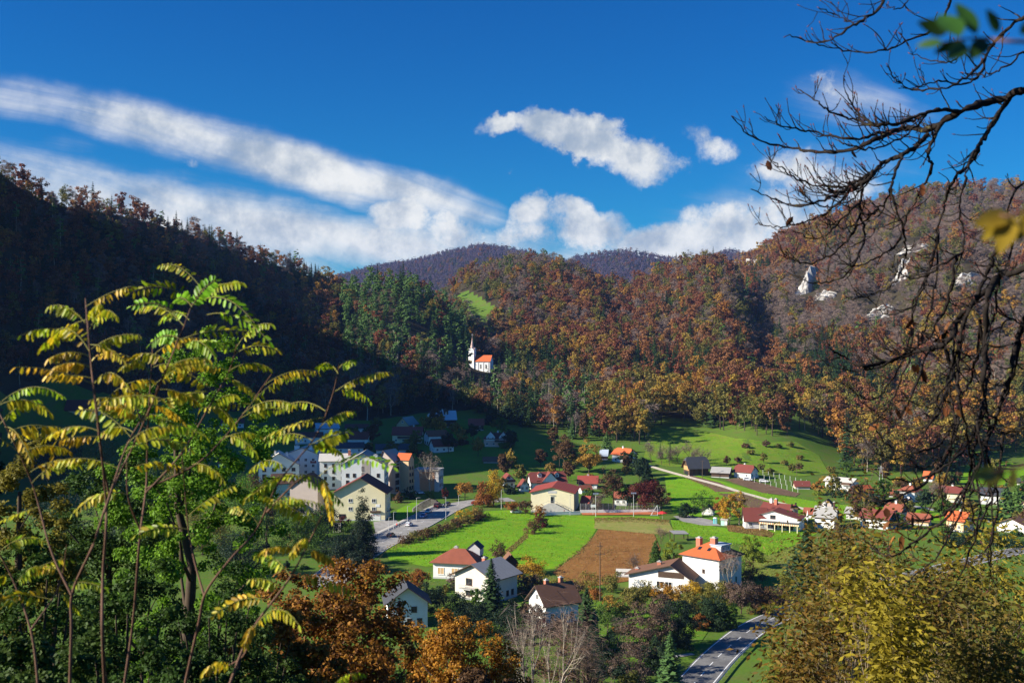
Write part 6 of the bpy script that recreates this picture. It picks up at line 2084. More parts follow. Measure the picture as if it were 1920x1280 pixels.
LOCUST = tone_mat('locust_leaflets', [(0.0, (0.22, 0.50, 0.012)), (0.3, (0.36, 0.50, 0.016)), (0.6, (0.62, 0.50, 0.02)), (0.8, (0.75, 0.45, 0.02)), (1.0, (0.55, 0.26, 0.04))], 0.45)
STEM_RED = plain('locust_stem', (0.12, 0.06, 0.035), 0.8, 0.3, 8.0)
STEM_GREEN = plain('leaf_stalk', (0.26, 0.24, 0.05), 0.7, 0.2, 8.0)


class Foliage:
    """Gathers feather leaves: leaflets (folded ovals) and their stalks."""
    def __init__(self, seed):
        self.rng = np.random.default_rng(seed)
        self.V, self.F, self.T, self.n = [], [], [], 0
        self.st = []

    def leaflet(self, p, d, nor, L, W, tone):
        side = unit(np.cross(d, nor))
        bend = -nor * L * 0.10
        pts = [p, p + d * L * 0.3 + side * W * 0.46 + nor * W * 0.10, p + d * L * 0.75 + side * W * 0.42 + nor * W * 0.10 + bend * 0.5, p + d * L + bend,
               p + d * L * 0.75 - side * W * 0.42 + nor * W * 0.10 + bend * 0.5, p + d * L * 0.3 - side * W * 0.46 + nor * W * 0.10]
        self.V += pts
        self.F += [(self.n, self.n + 1, self.n + 2, self.n + 3), (self.n, self.n + 3, self.n + 4, self.n + 5)]
        self.T += [tone] * 6
        self.n += 6

    def broad_leaf(self, p, d, nor, L, W, tone):
        side = unit(np.cross(d, nor))
        ts = np.linspace(0, 1, 9)
        wd = np.sin(np.pi * ts ** 0.85) ** 0.8 * W * 0.5
        mid = [p + d * L * t - nor * L * 0.12 * t * t for t in ts]
        pts = mid + [m + side * w + nor * w * 0.25 for m, w in zip(mid, wd)] + [m - side * w + nor * w * 0.25 for m, w in zip(mid, wd)]
        self.V += pts
        for i in range(8):
            self.F += [(self.n + i, self.n + i + 1, self.n + 9 + i + 1, self.n + 9 + i), (self.n + i + 1, self.n + i, self.n + 18 + i, self.n + 18 + i + 1)]
        self.T += [tone] * 27
        self.n += 27

    def frond(self, p0, p1, tone, pairs=8, L=0.046, arch=0.12, droop=0.6):
        rng = self.rng
        p0, p1 = np.array(p0, float), np.array(p1, float)
        ax = p1 - p0
        ln = np.linalg.norm(ax)
        up = np.array([0, 0, 1.0])
        ts = np.linspace(0, 1, 9)
        curve = [p0 + ax * t + up * arch * ln * 4 * t * (1 - t) for t in ts]
        self.st.append((curve, np.linspace(0.0022, 0.0009, 9)))
        view = unit(np.array([p0[0], p0[1], p0[2] - ZC])) * -1
        n_ = rng.normal(size=3) * 0.35 + view * 0.55 + up * 0.6
        for i in range(pairs + 1):
            t = 0.22 + 0.78 * i / pairs
            j = min(int(t * 8), 7)
            d = unit(curve[j + 1] - curve[j])
            p = curve[j] + (curve[j + 1] - curve[j]) * (t * 8 - j)
            nn = unit(n_ - d * np.dot(n_, d))
            sd = np.cross(d, nn)
            for sg in ((1, -1) if i < pairs else (0,)):
                if rng.random() < 0.06:
                    continue
                dd = unit(d * (0.45 if sg else 1.0) + sd * sg * (1.0 - droop * 0.4) + np.array([0, 0, -droop * 1.25]) + rng.normal(size=3) * 0.12)
                q = unit(nn + rng.normal(size=3) * 0.25)
                q = unit(q - dd * np.dot(q, dd))
                sz = L * (0.75 + 0.4 * rng.random()) * (0.8 + 0.4 * math.sin(math.pi * min(t, 0.95)))
                self.leaflet(p + sd * sg * 0.003, dd, q, sz, sz * (0.37 if droop > 0.5 else 0.44), min(1, max(0, tone + rng.normal() * 0.09)))

    def build(self, parent):
        me = mesh_np('foliage', np.array(self.V), np.array(self.F), LOCUST)
        a_ = me.attributes.new('tone', 'FLOAT', 'POINT')
        a_.data.foreach_set('value', np.array(self.T, dtype=np.float32))
        link('foliage', me, parent)
        Vt, Ft = tubes(self.st, 4)
        link('leaf_stalk', mesh_np('leaf_stalk', Vt, Ft, STEM_GREEN), parent)


def ray(px, py, dist):
    return np.array([(px - 960) / F * dist, dist, ZC - (py - 640) / F * dist])


def near_line(pts, d0, rng, wob=0.25, n=6):
    """A stem through bearings (px, py) at about d0 metres, wandering in depth as stems do."""
    q = spline([np.array([p[0], p[1], d0 + (rng.random() - 0.5) * 2 * wob * (0.4 + k / len(pts))]) for k, p in enumerate(pts)], n)
    return np.array([ray(*p) for p in q])


def sapling(label, seed, dist, stems, fronds, auto, rad=0.0085):
    """stems: lists of bearings; the first starts at the ground. fronds: (from, to, tone, droop)."""
    rng = np.random.default_rng(seed)
    lines, all_pts = [], []
    for k, pts in enumerate(stems):
        q = near_line(pts, dist, rng)
        if k == 0:
            x, y = q[0][0], q[0][1]
            g = h1(x, y)
            q = np.concatenate([[np.array([x + 0.03, y, g - 0.15]), np.array([x + 0.02, y, (g + q[0][2]) / 2])], q])
        r0 = rad if k == 0 else rad * 0.72
        lines.append((q, np.linspace(r0, 0.0022, len(q))))
        all_pts.append(q)
    root = thing('locust_sapling', label, 'sapling', tuple(all_pts[0][0]))
    off = all_pts[0][0]
    lines = [(q - off, r) for q, r in lines]
    Vt, Ft = tubes(lines, 7)
    link('stem', mesh_np('stem', Vt, Ft, STEM_RED, smooth=True), root)
    fo = Foliage(seed + 1)
    for (a, b, tone, droop) in fronds:
        p0 = ray(a[0], a[1], dist + rng.normal() * 0.08)
        p1 = ray(b[0], b[1], dist + rng.normal() * 0.15)
        fo.frond(p0, p1, tone, int(9 + 4 * rng.random()), 0.042, 0.10 + 0.08 * rng.random(), droop)
    for q, (t0, t1, cnt, tone0, tone1) in zip(all_pts, auto):
        cnt = int(cnt * 0.7 + 0.5)
        for i in range(cnt):
            t = t0 + (t1 - t0) * (i + rng.random() * 0.6) / max(cnt, 1)
            f = t * (len(q) - 1)
            j = min(int(f), len(q) - 2)
            p = q[j] + (q[j + 1] - q[j]) * (f - j)
            a = rng.random() * 6.28
            sg = 1 if i % 2 else -1
            dr = np.array([sg * (0.6 + 0.5 * rng.random()), 0.8 * (rng.random() - 0.5), 0.15 + 0.35 * rng.random()])
            ln = 0.20 + 0.14 * rng.random()
            e = p + unit(dr) * ln + np.array([0, 0, -0.22 * rng.random() ** 2])
            if rng.random() < 0.18:
                continue
            fo.frond(p, e, tone0 + (tone1 - tone0) * rng.random() ** 0.8, int(8 + 5 * rng.random()), 0.034 + 0.016 * rng.random(), 0.03 + 0.16 * rng.random(), 0.3 + 0.75 * rng.random())
    for k in range(len(fo.V)):
        fo.V[k] = fo.V[k] - off
    fo.st = [([c - off for c in cu], r) for cu, r in fo.st]
    fo.build(root)
    return root


sapling('yellow green locust sapling with the topmost bright green leaves', 21, 5.4,
        [[(131, 1290), (134, 1180), (136, 1110), (175, 1020), (205, 930), (250, 835), (290, 745), (345, 610), (366, 558), (384, 540)], [(134, 1115), (95, 1030), (60, 905), (12, 800), (-20, 745)], [(206, 930), (190, 850), (172, 700), (165, 600)]],
        [((352, 590), (404, 526), 0.02, 0.15), ((340, 596), (246, 574), 0.06, 0.2), ((372, 566), (482, 612), 0.08, 0.35), ((388, 590), (505, 640), 0.12, 0.5), ((360, 575), (330, 560), 0.05, 0.2), ((345, 640), (282, 644), 0.05, 0.3), ((340, 650), (402, 668), 0.2, 0.7),
         ((320, 680), (250, 668), 0.55, 0.9), ((322, 690), (400, 690), 0.55, 0.9), ((300, 730), (372, 755), 0.65, 1.0), ((290, 745), (225, 742), 0.68, 1.0), ((280, 760), (345, 790), 0.7, 1.0), ((268, 790), (190, 760), 0.7, 1.0), ((355, 600), (300, 600), 0.3, 0.6),
         ((0, 795), (75, 750), 0.35, 0.9), ((20, 830), (110, 800), 0.55, 1.0), ((40, 850), (130, 845), 0.6, 1.0), ((60, 905), (150, 870), 0.45, 1.0), ((-10, 765), (118, 742), 0.25, 0.8), ((10, 800), (60, 868), 0.7, 1.0)],
        [(0.55, 0.98, 16, 0.25, 0.75), (0.4, 0.98, 9, 0.35, 0.75), (0.35, 0.9, 6, 0.4, 0.8)])
sapling('locust sapling with hanging yellow leaves on the straight dark stem at left', 31, 5.0,
        [[(197, 1290), (192, 1180), (193, 1080), (199, 990), (198, 930), (185, 800), (172, 690), (164, 610), (160, 560)], [(196, 960), (215, 900), (240, 830), (280, 760), (330, 650)]],
        [((166, 640), (40, 628), 0.42, 0.9), ((168, 668), (92, 672), 0.7, 1.0), ((165, 625), (218, 592), 0.45, 0.9), ((160, 605), (93, 574), 0.4, 0.8), ((170, 655), (262, 628), 0.45, 1.0), ((172, 690), (100, 690), 0.75, 1.0), ((176, 720), (245, 735), 0.7, 1.0), ((164, 600), (190, 570), 0.5, 1.0),
         ((240, 830), (310, 800), 0.5, 1.0), ((250, 810), (180, 820), 0.5, 1.0)],
        [(0.62, 0.98, 12, 0.35, 0.8), (0.3, 0.95, 8, 0.3, 0.75)])
sapling('locust sapling with widely forked stem in the middle of the left group', 41, 5.9,
        [[(232, 1290), (250, 1160), (262, 1010), (274, 915), (276, 850), (278, 780), (284, 690), (286, 650)], [(272, 925), (340, 850), (396, 755), (430, 695), (444, 645)], [(275, 915), (365, 872), (422, 818), (462, 768), (510, 700)], [(262, 990), (240, 930), (238, 850)]],
        [((444, 650), (510, 608), 0.4, 0.6), ((440, 660), (372, 640), 0.3, 0.6), ((430, 695), (505, 690), 0.5, 0.9), ((462, 768), (575, 706), 0.4, 0.9), ((455, 775), (555, 760), 0.45, 1.0), ((400, 750), (330, 740), 0.6, 1.0), ((284, 690), (352, 690), 0.5, 0.9), ((284, 680), (225, 690), 0.55, 0.9),
         ((422, 818), (480, 850), 0.45, 1.0), ((396, 760), (440, 800), 0.45, 1.0), ((360, 870), (420, 900), 0.5, 1.0)],
        [(0.55, 0.97, 8, 0.4, 0.75), (0.3, 0.97, 9, 0.3, 0.7), (0.3, 0.97, 8, 0.35, 0.7), (0.5, 0.9, 3, 0.5, 0.8)])
sapling('locust sapling whose long stem leans right across the orange oak', 51, 5.6,
        [[(345, 1290), (372, 1170), (386, 1110), (430, 1050), (482, 990), (522, 905), (590, 820), (622, 745), (636, 684)], [(384, 1120), (362, 1040), (350, 960), (338, 800)], [(500, 960), (560, 900), (600, 890)]],
        [((636, 690), (662, 678), 0.3, 0.6), ((634, 700), (598, 688), 0.35, 0.6), ((626, 735), (694, 752), 0.35, 1.0), ((610, 770), (520, 770), 0.45, 1.0), ((600, 800), (662, 770), 0.45, 1.0), ((585, 825), (500, 830), 0.4, 1.0), ((570, 845), (640, 850), 0.4, 1.0), ((540, 880), (470, 880), 0.45, 1.0), ((530, 900), (610, 905), 0.4, 1.0),
         ((598, 892), (738, 876), 0.10, 0.3), ((560, 900), (640, 940), 0.2, 1.0), ((600, 890), (622, 975), 0.72, 1.0), ((505, 945), (585, 960), 0.35, 1.0)],
        [(0.5, 0.97, 9, 0.35, 0.6), (0.5, 0.95, 6, 0.4, 0.8), (0.2, 0.9, 2, 0.2, 0.4)])
sapling('slim locust sapling at the bottom with a few yellow leaves before the oak', 61, 5.2,
        [[(428, 1290), (470, 1185), (542, 1085), (582, 1010), (604, 965)], [(470, 1185), (455, 1230), (400, 1260)]],
        [((582, 1010), (545, 1040), 0.62, 1.0), ((575, 1030), (622, 1052), 0.7, 1.0), ((530, 1100), (470, 1085), 0.5, 1.0), ((545, 1080), (478, 1042), 0.4, 0.9), ((480, 1170), (458, 1210), 0.7, 1.0), ((470, 1190), (560, 1170), 0.5, 1.0), ((440, 1250), (380, 1262), 0.6, 1.0), ((620, 1290), (680, 1262), 0.4, 0.9)],
        [(0.4, 0.98, 7, 0.35, 0.75), (0.3, 0.9, 2, 0.5, 0.7)])
sapling('low locust sapling at the left edge with drooping olive leaves', 71, 5.8,
        [[(72, 1290), (60, 1190), (30, 1100), (0, 1040), (-30, 1000)], [(58, 1180), (110, 1100), (125, 1020)]],
        [((28, 1095), (70, 1060), 0.4, 1.0), ((110, 1110), (150, 1150), 0.5, 1.0), ((20, 1080), (-20, 1090), 0.45, 1.0)],
        [(0.4, 0.98, 7, 0.35, 0.7), (0.3, 0.95, 5, 0.35, 0.7)])

# ------------------------------------------------------------------ bare tree hanging in from the right
BARK_LICHEN, _nt, _p = new_mat('dark_lichened_bark')
_tc = _nt.nodes.new('ShaderNodeTexCoord')
_n = noise(_nt, _tc.outputs['Object'], 5.0, 5, 0.7)
_c = mixc(_nt, _n.smooth(0.60, 0.72), (0.018, 0.014, 0.012), (0.15, 0.12, 0.028))
_n2 = noise(_nt, _tc.outputs['Object'], 40.0, 3, 0.7)
_c = mixc(_nt, _n2.smooth(0.55, 0.75), _c, (0.045, 0.038, 0.034))
_nt.links.new(_c, _p.inputs['Base Color'])
_p.inputs['Roughness'].default_value = 0.95
_p.inputs['Specular IOR Level'].default_value = 0.1
DEAD = tone_mat('dried_leaves', [(0.0, (0.10, 0.035, 0.015)), (0.5, (0.17, 0.06, 0.02)), (1.0, (0.32, 0.13, 0.03))], 0.25)


def hanging_tree():
    rng = np.random.default_rng(8)
    D = 8.2
    gx, gy = ray(2330, 0, D)[:2]
    base = np.array([gx, gy, h1(gx, gy) - 0.3])
    root = thing('bare_tree', 'dark leafless tree whose lichened branches hang in from the right', 'tree', tuple(base))
    top = ray(2290, -260, D + 0.3)
    tr = spline([base, ray(2335, 900, D), ray(2325, 500, D + 0.1), ray(2300, 150, D + 0.2), top], 6)
    Vt, Ft = tubes([(tr - base, np.linspace(0.16, 0.05, len(tr)))], 10)
    link('trunk', mesh_np('trunk', Vt, Ft, BARK_LICHEN, smooth=True), root)
    B = [  # bearings along each limb, thickness in px at start and end, side twigs
        ([(2310, 330), (2120, 190), (1990, 148), (1920, 168), (1860, 190), (1800, 208), (1745, 240), (1690, 241), (1640, 262), (1590, 281), (1530, 283), (1480, 276), (1420, 262), (1374, 221)], 17, 1.6, 22),
        ([(1800, 208), (1745, 208), (1690, 228), (1640, 236), (1600, 226), (1560, 212), (1535, 195), (1498, 168)], 7, 1.4, 10),
        ([(1640, 236), (1610, 214), (1590, 180), (1580, 140)], 4, 1.3, 4), ([(1690, 241), (1640, 252), (1590, 262), (1520, 248), (1470, 238), (1437, 222)], 6, 1.3, 10),
        ([(1748, 240), (1722, 272), (1690, 294), (1655, 308), (1628, 336), (1590, 356), (1545, 376), (1500, 386), (1462, 378), (1410, 356)], 9, 1.5, 14),
        ([(1640, 318), (1600, 344), (1560, 350), (1500, 338), (1460, 312), (1440, 292)], 5, 1.3, 8), ([(1600, 350), (1560, 390), (1500, 418), (1450, 425), (1418, 418)], 4, 1.3, 6),
        ([(1890, 178), (1864, 226), (1836, 268), (1822, 300), (1792, 330), (1772, 372), (1756, 450), (1745, 500), (1716, 560)], 9, 2.0, 12),
        ([(1900, 180), (1862, 236), (1828, 290), (1812, 330), (1800, 400), (1808, 450), (1790, 520)], 6, 1.6, 10),
        ([(1760, 240), (1738, 290), (1744, 320), (1716, 380), (1690, 410), (1640, 430)], 6, 1.4, 8),
        ([(1700, 300), (1680, 340), (1676, 372), (1694, 430), (1700, 480), (1680, 530), (1640, 552), (1600, 562), (1582, 550)], 5, 1.3, 8),
        ([(1622, 340), (1616, 400), (1590, 450), (1545, 486), (1500, 492), (1476, 474)], 5, 1.3, 7), ([(1612, 380), (1622, 440), (1600, 500), (1560, 528), (1515, 530), (1480, 505)], 4.5, 1.3, 7),
        ([(1640, 380), (1600, 410), (1560, 440), (1520, 448), (1488, 432)], 4, 1.2, 5), ([(1770, 430), (1752, 500), (1722, 570), (1690, 588), (1655, 588), (1638, 566)], 4.5, 1.3, 6),
        ([(1720, 420), (1690, 470), (1640, 492), (1600, 500), (1570, 480)], 4, 1.2, 5), ([(1790, 470), (1750, 500), (1720, 520), (1690, 515), (1672, 498)], 4, 1.2, 5),
        ([(2310, 560), (2120, 500), (1990, 482), (1925, 502), (1872, 520), (1852, 560), (1848, 640), (1844, 720), (1852, 790), (1850, 880), (1862, 960), (1856, 1060)], 15, 2.0, 16),
        ([(1872, 520), (1832, 560), (1792, 604), (1770, 640), (1800, 720), (1790, 800), (1772, 900), (1720, 1000)], 9, 1.6, 14),
        ([(1900, 440), (1870, 470), (1850, 520), (1810, 600), (1796, 680), (1800, 760), (1820, 860), (1800, 960), (1760, 1040), (1700, 1090)], 8, 1.5, 14),
        ([(2250, 700), (2040, 560), (1960, 560), (1912, 620), (1896, 700), (1872, 770), (1842, 850), (1820, 940), (1838, 1010)], 12, 2.0, 14),
        ([(1790, 600), (1768, 640), (1722, 655), (1662, 676), (1612, 683), (1580, 668), (1550, 645), (1530, 632)], 9, 1.6, 12),
        ([(1690, 668), (1640, 690), (1600, 696), (1580, 690)], 4, 1.3, 4), ([(1740, 655), (1716, 720), (1700, 760), (1680, 790), (1662, 808)], 4.5, 1.4, 6),
        ([(1792, 700), (1768, 760), (1740, 800), (1690, 800), (1650, 780), (1610, 748)], 5, 1.3, 7), ([(1800, 780), (1766, 830), (1720, 848), (1670, 840), (1640, 800), (1620, 790)], 5, 1.3, 7),
        ([(1800, 820), (1762, 890), (1700, 936), (1650, 945), (1612, 930), (1618, 905)], 6, 1.4, 8), ([(1840, 860), (1790, 950), (1720, 1010), (1670, 1040), (1632, 1022), (1618, 1000)], 5, 1.3, 7),
        ([(1820, 900), (1770, 960), (1700, 975), (1640, 985), (1612, 950)], 4.5, 1.3, 7), ([(1850, 860), (1870, 950), (1850, 1040), (1870, 1100)], 4.5, 1.3, 6), ([(1842, 760), (1822, 860), (1836, 960), (1800, 1080), (1760, 1130)], 5, 1.3, 8),
        ([(1800, 640), (1780, 720), (1790, 800), (1764, 880), (1768, 960)], 5, 1.4, 8), ([(1830, 600), (1850, 700), (1832, 800), (1856, 900), (1840, 1000)], 5.5, 1.4, 8),
        ([(2250, 120), (2060, -30), (1940, 20), (1882, 60), (1852, 100), (1838, 140), (1802, 160), (1764, 152), (1720, 165)], 9, 1.6, 12),
        ([(1838, 112), (1800, 150), (1760, 168), (1710, 170), (1680, 152), (1664, 126)], 4.5, 1.3, 7), ([(1810, 92), (1790, 112), (1760, 116), (1706, 102)], 3.5, 1.2, 5),
        ([(2060, -30), (1900, -90), (1790, -40), (1780, 10), (1760, 48), (1700, 78), (1650, 95), (1590, 96), (1532, 84)], 7, 1.5, 10), ([(1790, -50), (1690, -40), (1642, 18), (1600, 45), (1560, 72), (1520, 78), (1478, 66)], 5.5, 1.4, 8),
        ([(1600, 45), (1570, 30), (1535, 15)], 3, 1.2, 3), ([(1720, -20), (1700, 18), (1680, 22), (1660, 8)], 3, 1.2, 2), ([(1920, 96), (1880, 130), (1840, 142), (1822, 138)], 4, 1.3, 4),
        ([(2100, 330), (1990, 300), (1930, 330), (1890, 390), (1900, 450), (1880, 520)], 6, 1.6, 8), ([(1960, 640), (1900, 600), (1860, 620), (1840, 600)], 4, 1.3, 5), ([(1990, 760), (1930, 800), (1880, 810), (1850, 790)], 4.5, 1.3, 6),
    ]
    # more hanging limbs of the curtain at the right, each starting on a limb and curling up at its tip
    extra = []
    for k in range(21):
        low = k < 13
        src = [q for q in B if any((1700 < x < 1915 and 420 < y < 860) if low else (1620 < x < 1900 and 180 < y < 420) for x, y in q[0])]
        pts = src[int(rng.integers(len(src)))][0]
        cand = [(x, y) for x, y in pts if ((1700 < x < 1915 and 420 < y < 860) if low else (1620 < x < 1900 and 180 < y < 420))]
        x0, y0 = cand[int(rng.integers(len(cand)))]
        if low:
            sx, dy = -rng.uniform(40, 170), rng.uniform(80, 260)
            extra.append(([(x0, y0), (x0 + sx * 0.12, y0 + dy * 0.45), (x0 + sx * 0.4, y0 + dy * 0.8), (x0 + sx * 0.75, y0 + dy), (x0 + sx * 1.1, y0 + dy * 0.97), (x0 + sx * 1.3, y0 + dy * 0.84)], rng.uniform(3.5, 6), 1.4, 6))
        else:
            sx, dy = -rng.uniform(60, 170), rng.uniform(20, 90)
            extra.append(([(x0, y0), (x0 + sx * 0.3, y0 + dy * 0.7), (x0 + sx * 0.7, y0 + dy), (x0 + sx, y0 + dy * 0.85), (x0 + sx * 1.2, y0 + dy * 0.5)], rng.uniform(3, 5), 1.3, 6))
    lines, buds, longs, mains = [], [], [], []
    for pts, w0, w1, nt_ in sorted(B, key=lambda q: q[0][0][0] < 1918) + extra:
        d0 = D + rng.normal() * 0.25
        q = near_line(pts, d0, rng, 0.45, 7)
        n = len(q)
        q = q + rng.normal(size=(n, 3)) * 0.006
        if pts[0][0] > 1918:                       # a main limb: it leaves the trunk
            j = int(np.abs(tr[:, 2] - q[0][2] + 0.25).argmin())
            q = np.concatenate([spline([tr[j], tr[j] * 0.5 + q[0] * 0.5 + np.array([0, 0, 0.05]), q[0]], 3)[:-1], q])
        elif lines:                                # a side branch: its foot sits on the nearest limb
            P_ = np.concatenate([l[0] for l in mains])
            u_ = np.stack([P_[:, 0] / P_[:, 1], (P_[:, 2] - ZC) / P_[:, 1]], 1) - np.array([q[0][0] / q[0][1], (q[0][2] - ZC) / q[0][1]])
            dl = P_[int((u_ ** 2).sum(1).argmin())] - q[0]
            if (u_ ** 2).sum(1).min() > 0.016 ** 2:
                dl = dl * np.array([0.0, 0.0, 0.0])
            q = q + dl * (1 - np.linspace(0, 1, n))[:, None] ** 1.5
        n = len(q)
        r = np.linspace(w0, w1, n) * 0.60 / F * D * (1 + 0.16 * rng.normal(size=n))
        if w0 > 4 and pts[0][0] < 2000:
            longs.append((q, r))
        lines.append((q, r))
        mains.append((q, r))
        vis = [i for i in range(2, n - 1)]
        for k in range(nt_ * 2):
            i = int(rng.choice(vis))
            if q[i][0] > 0.52 * D or i >= n - 1:
                continue
            d = unit(q[min(i + 2, n - 1)] - q[i - 1])
            sd = unit(np.cross(d, rng.normal(size=3)))
            ln = (0.10 + 0.22 * rng.random()) * (1 - 0.3 * i / n)
            a = d * 0.75 + sd * 0.65 + np.array([0, 0, 0.15])
            m = 5
            tw, p, a = [q[i]], q[i].copy(), unit(a)
            for s_ in range(m):
                a = unit(a + np.array([-0.05, 0, 0.16]) + rng.normal(size=3) * 0.16)
                p = p + a * ln / m
                tw.append(p.copy())
            lines.append((np.array(tw), np.linspace(min(r[i] * 0.6, 0.0062), 0.0022, m + 1)))
            buds.append((p, a))
            if rng.random() < 0.45:
                j = 2
                a2, p2 = unit(a + rng.normal(size=3) * 0.6 + np.array([0, 0, 0.3])), tw[j].copy()
                t2 = [p2.copy()]
                for s_ in range(3):
                    a2 = unit(a2 + np.array([0, 0, 0.15]) + rng.normal(size=3) * 0.15)
                    p2 = p2 + a2 * ln * 0.16
                    t2.append(p2.copy())
                lines.append((np.array(t2), np.linspace(0.0032, 0.002, 4)))
                buds.append((p2, a2))
        buds.append((q[-1], unit(q[-1] - q[-2])))
    Vt, Ft = tubes([(q - base, r) for q, r in lines], 6)
    link('branches', mesh_np('branches', Vt, Ft, BARK_LICHEN, smooth=True), root)
    bl = []
    for p, a in buds:
        k = 0.010 + 0.006 * rng.random()
        bl.append((np.array([p, p + a * k * 0.5, p + a * k, p + a * k * 1.9]) - base, [0.002, 0.0045, 0.0040, 0.0008]))
    Vt, Ft = tubes(bl, 5)
    link('buds', mesh_np('buds', Vt, Ft, plain('bud', (0.10, 0.028, 0.02), 0.6, 0.2, 20)), root)
    fo = Foliage(3)
    for px, py, cnt in ((1712, 602, 5), (1728, 618, 4), (1706, 618, 3), (1745, 608, 3), (1772, 618, 4), (1790, 610, 2), (1720, 680, 3), (1735, 690, 3), (1795, 760, 2), (1690, 765, 2), (1850, 702, 1), (1660, 950, 2), (1700, 965, 3), (1672, 985, 2), (1690, 1000, 2), (1440, 300, 1), (1490, 345, 1), (1480, 425, 1), (1600, 275, 1), (1725, 345, 2), (1775, 760, 2), (1640, 790, 1)):
        for k in range(cnt):
            p = ray(px + rng.normal() * 8, py + rng.normal() * 6, D + rng.normal() * 0.1)
            d = unit(np.array([rng.normal() * 0.5, rng.normal() * 0.4, -0.8]))
            nn = unit(np.cross(d, rng.normal(size=3)))
            fo.leaflet(p, d, nn, 0.07 + 0.05 * rng.random(), 0.035 + 0.02 * rng.random(), rng.random())
    me = mesh_np('dried_leaves', np.array(fo.V) - base, np.array(fo.F), DEAD)
    a_ = me.attributes.new('tone', 'FLOAT', 'POINT')
    a_.data.foreach_set('value', np.array(fo.T, dtype=np.float32))
    link('dried_leaves', me, root)


hanging_tree()


def near_sprigs():
    """A sapling just outside the frame at the right; three of its leafy ends reach into view, out of focus."""
    rng = np.random.default_rng(4)
    d = 1.35
    gx, gy = ray(2500, 0, d)[:2]
    base = np.array([gx, gy, h1(gx, gy) - 0.1])
    root = thing('leafy_sapling', 'out of focus leafy sapling whose green and yellow leaves poke in at the right edge', 'sapling', tuple(base))
    st = spline([base, ray(2480, 900, d), ray(2440, 300, d), ray(2400, -100, d)], 6)
    lines = [(st - base, np.linspace(0.012, 0.004, len(st)))]
    fo = Foliage(9)
    for tw, leaves, tone in (
            ([(2430, 180), (2150, 95), (1990, 80), (1900, 78), (1830, 72), (1760, 82)], [(1768, 80, -60, 5), (1775, 62, -58, -24), (1800, 70, -46, -62), (1830, 66, -40, -78), (1872, 62, -22, -52), (1812, 82, -38, 30), (1850, 76, -34, 34), (1915, 66, 26, -40), (1795, 78, -50, 26)], 0.0),
            ([(2450, 480), (2150, 370), (2010, 372), (1930, 392), (1890, 405), (1870, 400)], [(1895, 402, -74, 18), (1885, 408, -48, 46), (1898, 406, -28, 74), (1920, 396, -6, 62), (1932, 392, 22, 70)], 0.68),
            ([(2480, 900), (2150, 850), (1990, 862), (1900, 878), (1860, 885)], [(1870, 884, -52, 10), (1885, 880, -44, 34), (1900, 878, 0, 42)], 0.45)):
        q = near_line(tw, d, rng, 0.03, 5)
        lines.append((q - base, np.linspace(0.004, 0.0012, len(q))))
        for (px, py, dx, dy) in leaves:
            p = ray(px, py, d + rng.normal() * 0.02)
            e = ray(px + dx, py + dy, d + rng.normal() * 0.02)
            v = e - p
            ln = np.linalg.norm(v)
            nn = unit(np.array([rng.normal() * 0.3, -1, rng.normal() * 0.3 + 0.3]))
            dd = v / ln
            nn = unit(nn - dd * np.dot(nn, dd))
            fo.broad_leaf(p, dd, nn, ln * 0.86, ln * 0.36, tone + rng.normal() * 0.05)
    Vt, Ft = tubes(lines, 7)
    link('stem', mesh_np('stem', Vt, Ft, STEM_RED, smooth=True), root)
    me = mesh_np('foliage', np.array(fo.V) - base, np.array(fo.F), SPRIG)
    a_ = me.attributes.new('tone', 'FLOAT', 'POINT')
    a_.data.foreach_set('value', np.array(fo.T, dtype=np.float32))
    link('foliage', me, root)


SPRIG = tone_mat('sprig_leaves', [(0.0, (0.035, 0.10, 0.015)), (0.4, (0.10, 0.12, 0.02)), (0.7, (0.36, 0.24, 0.02)), (1.0, (0.45, 0.26, 0.02))], 0.35)
near_sprigs()

# ------------------------------------------------------------------ vehicles, people, poles and fences
TYRE = plain('tyre_rubber', (0.02, 0.02, 0.02), 0.9, 0.1, 5)
RIM = plain('alloy_rim', (0.4, 0.4, 0.42), 0.35, 0.1, 5, 0.8)
LAMP, _nt, _p = new_mat('headlamp_glass')
_p.inputs['Base Color'].default_value = (0.7, 0.72, 0.75, 1)
_p.inputs['Roughness'].default_value = 0.1
TAIL = plain('tail_lamp', (0.35, 0.01, 0.01), 0.3, 0.1)
POLE = plain('pole_paint', (0.50, 0.50, 0.48), 0.6, 0.15, 2.0, 0.2)
TIMBER = plain('weathered_pole', (0.11, 0.075, 0.05), 0.9, 0.2, 3.0)


def paint(name, col):
    m, nt, p = new_mat(name)
    p.inputs['Base Color'].default_value = (*col, 1)
    p.inputs['Roughness'].default_value = 0.3
    p.inputs['Coat Weight'].default_value = 0.6
    return m


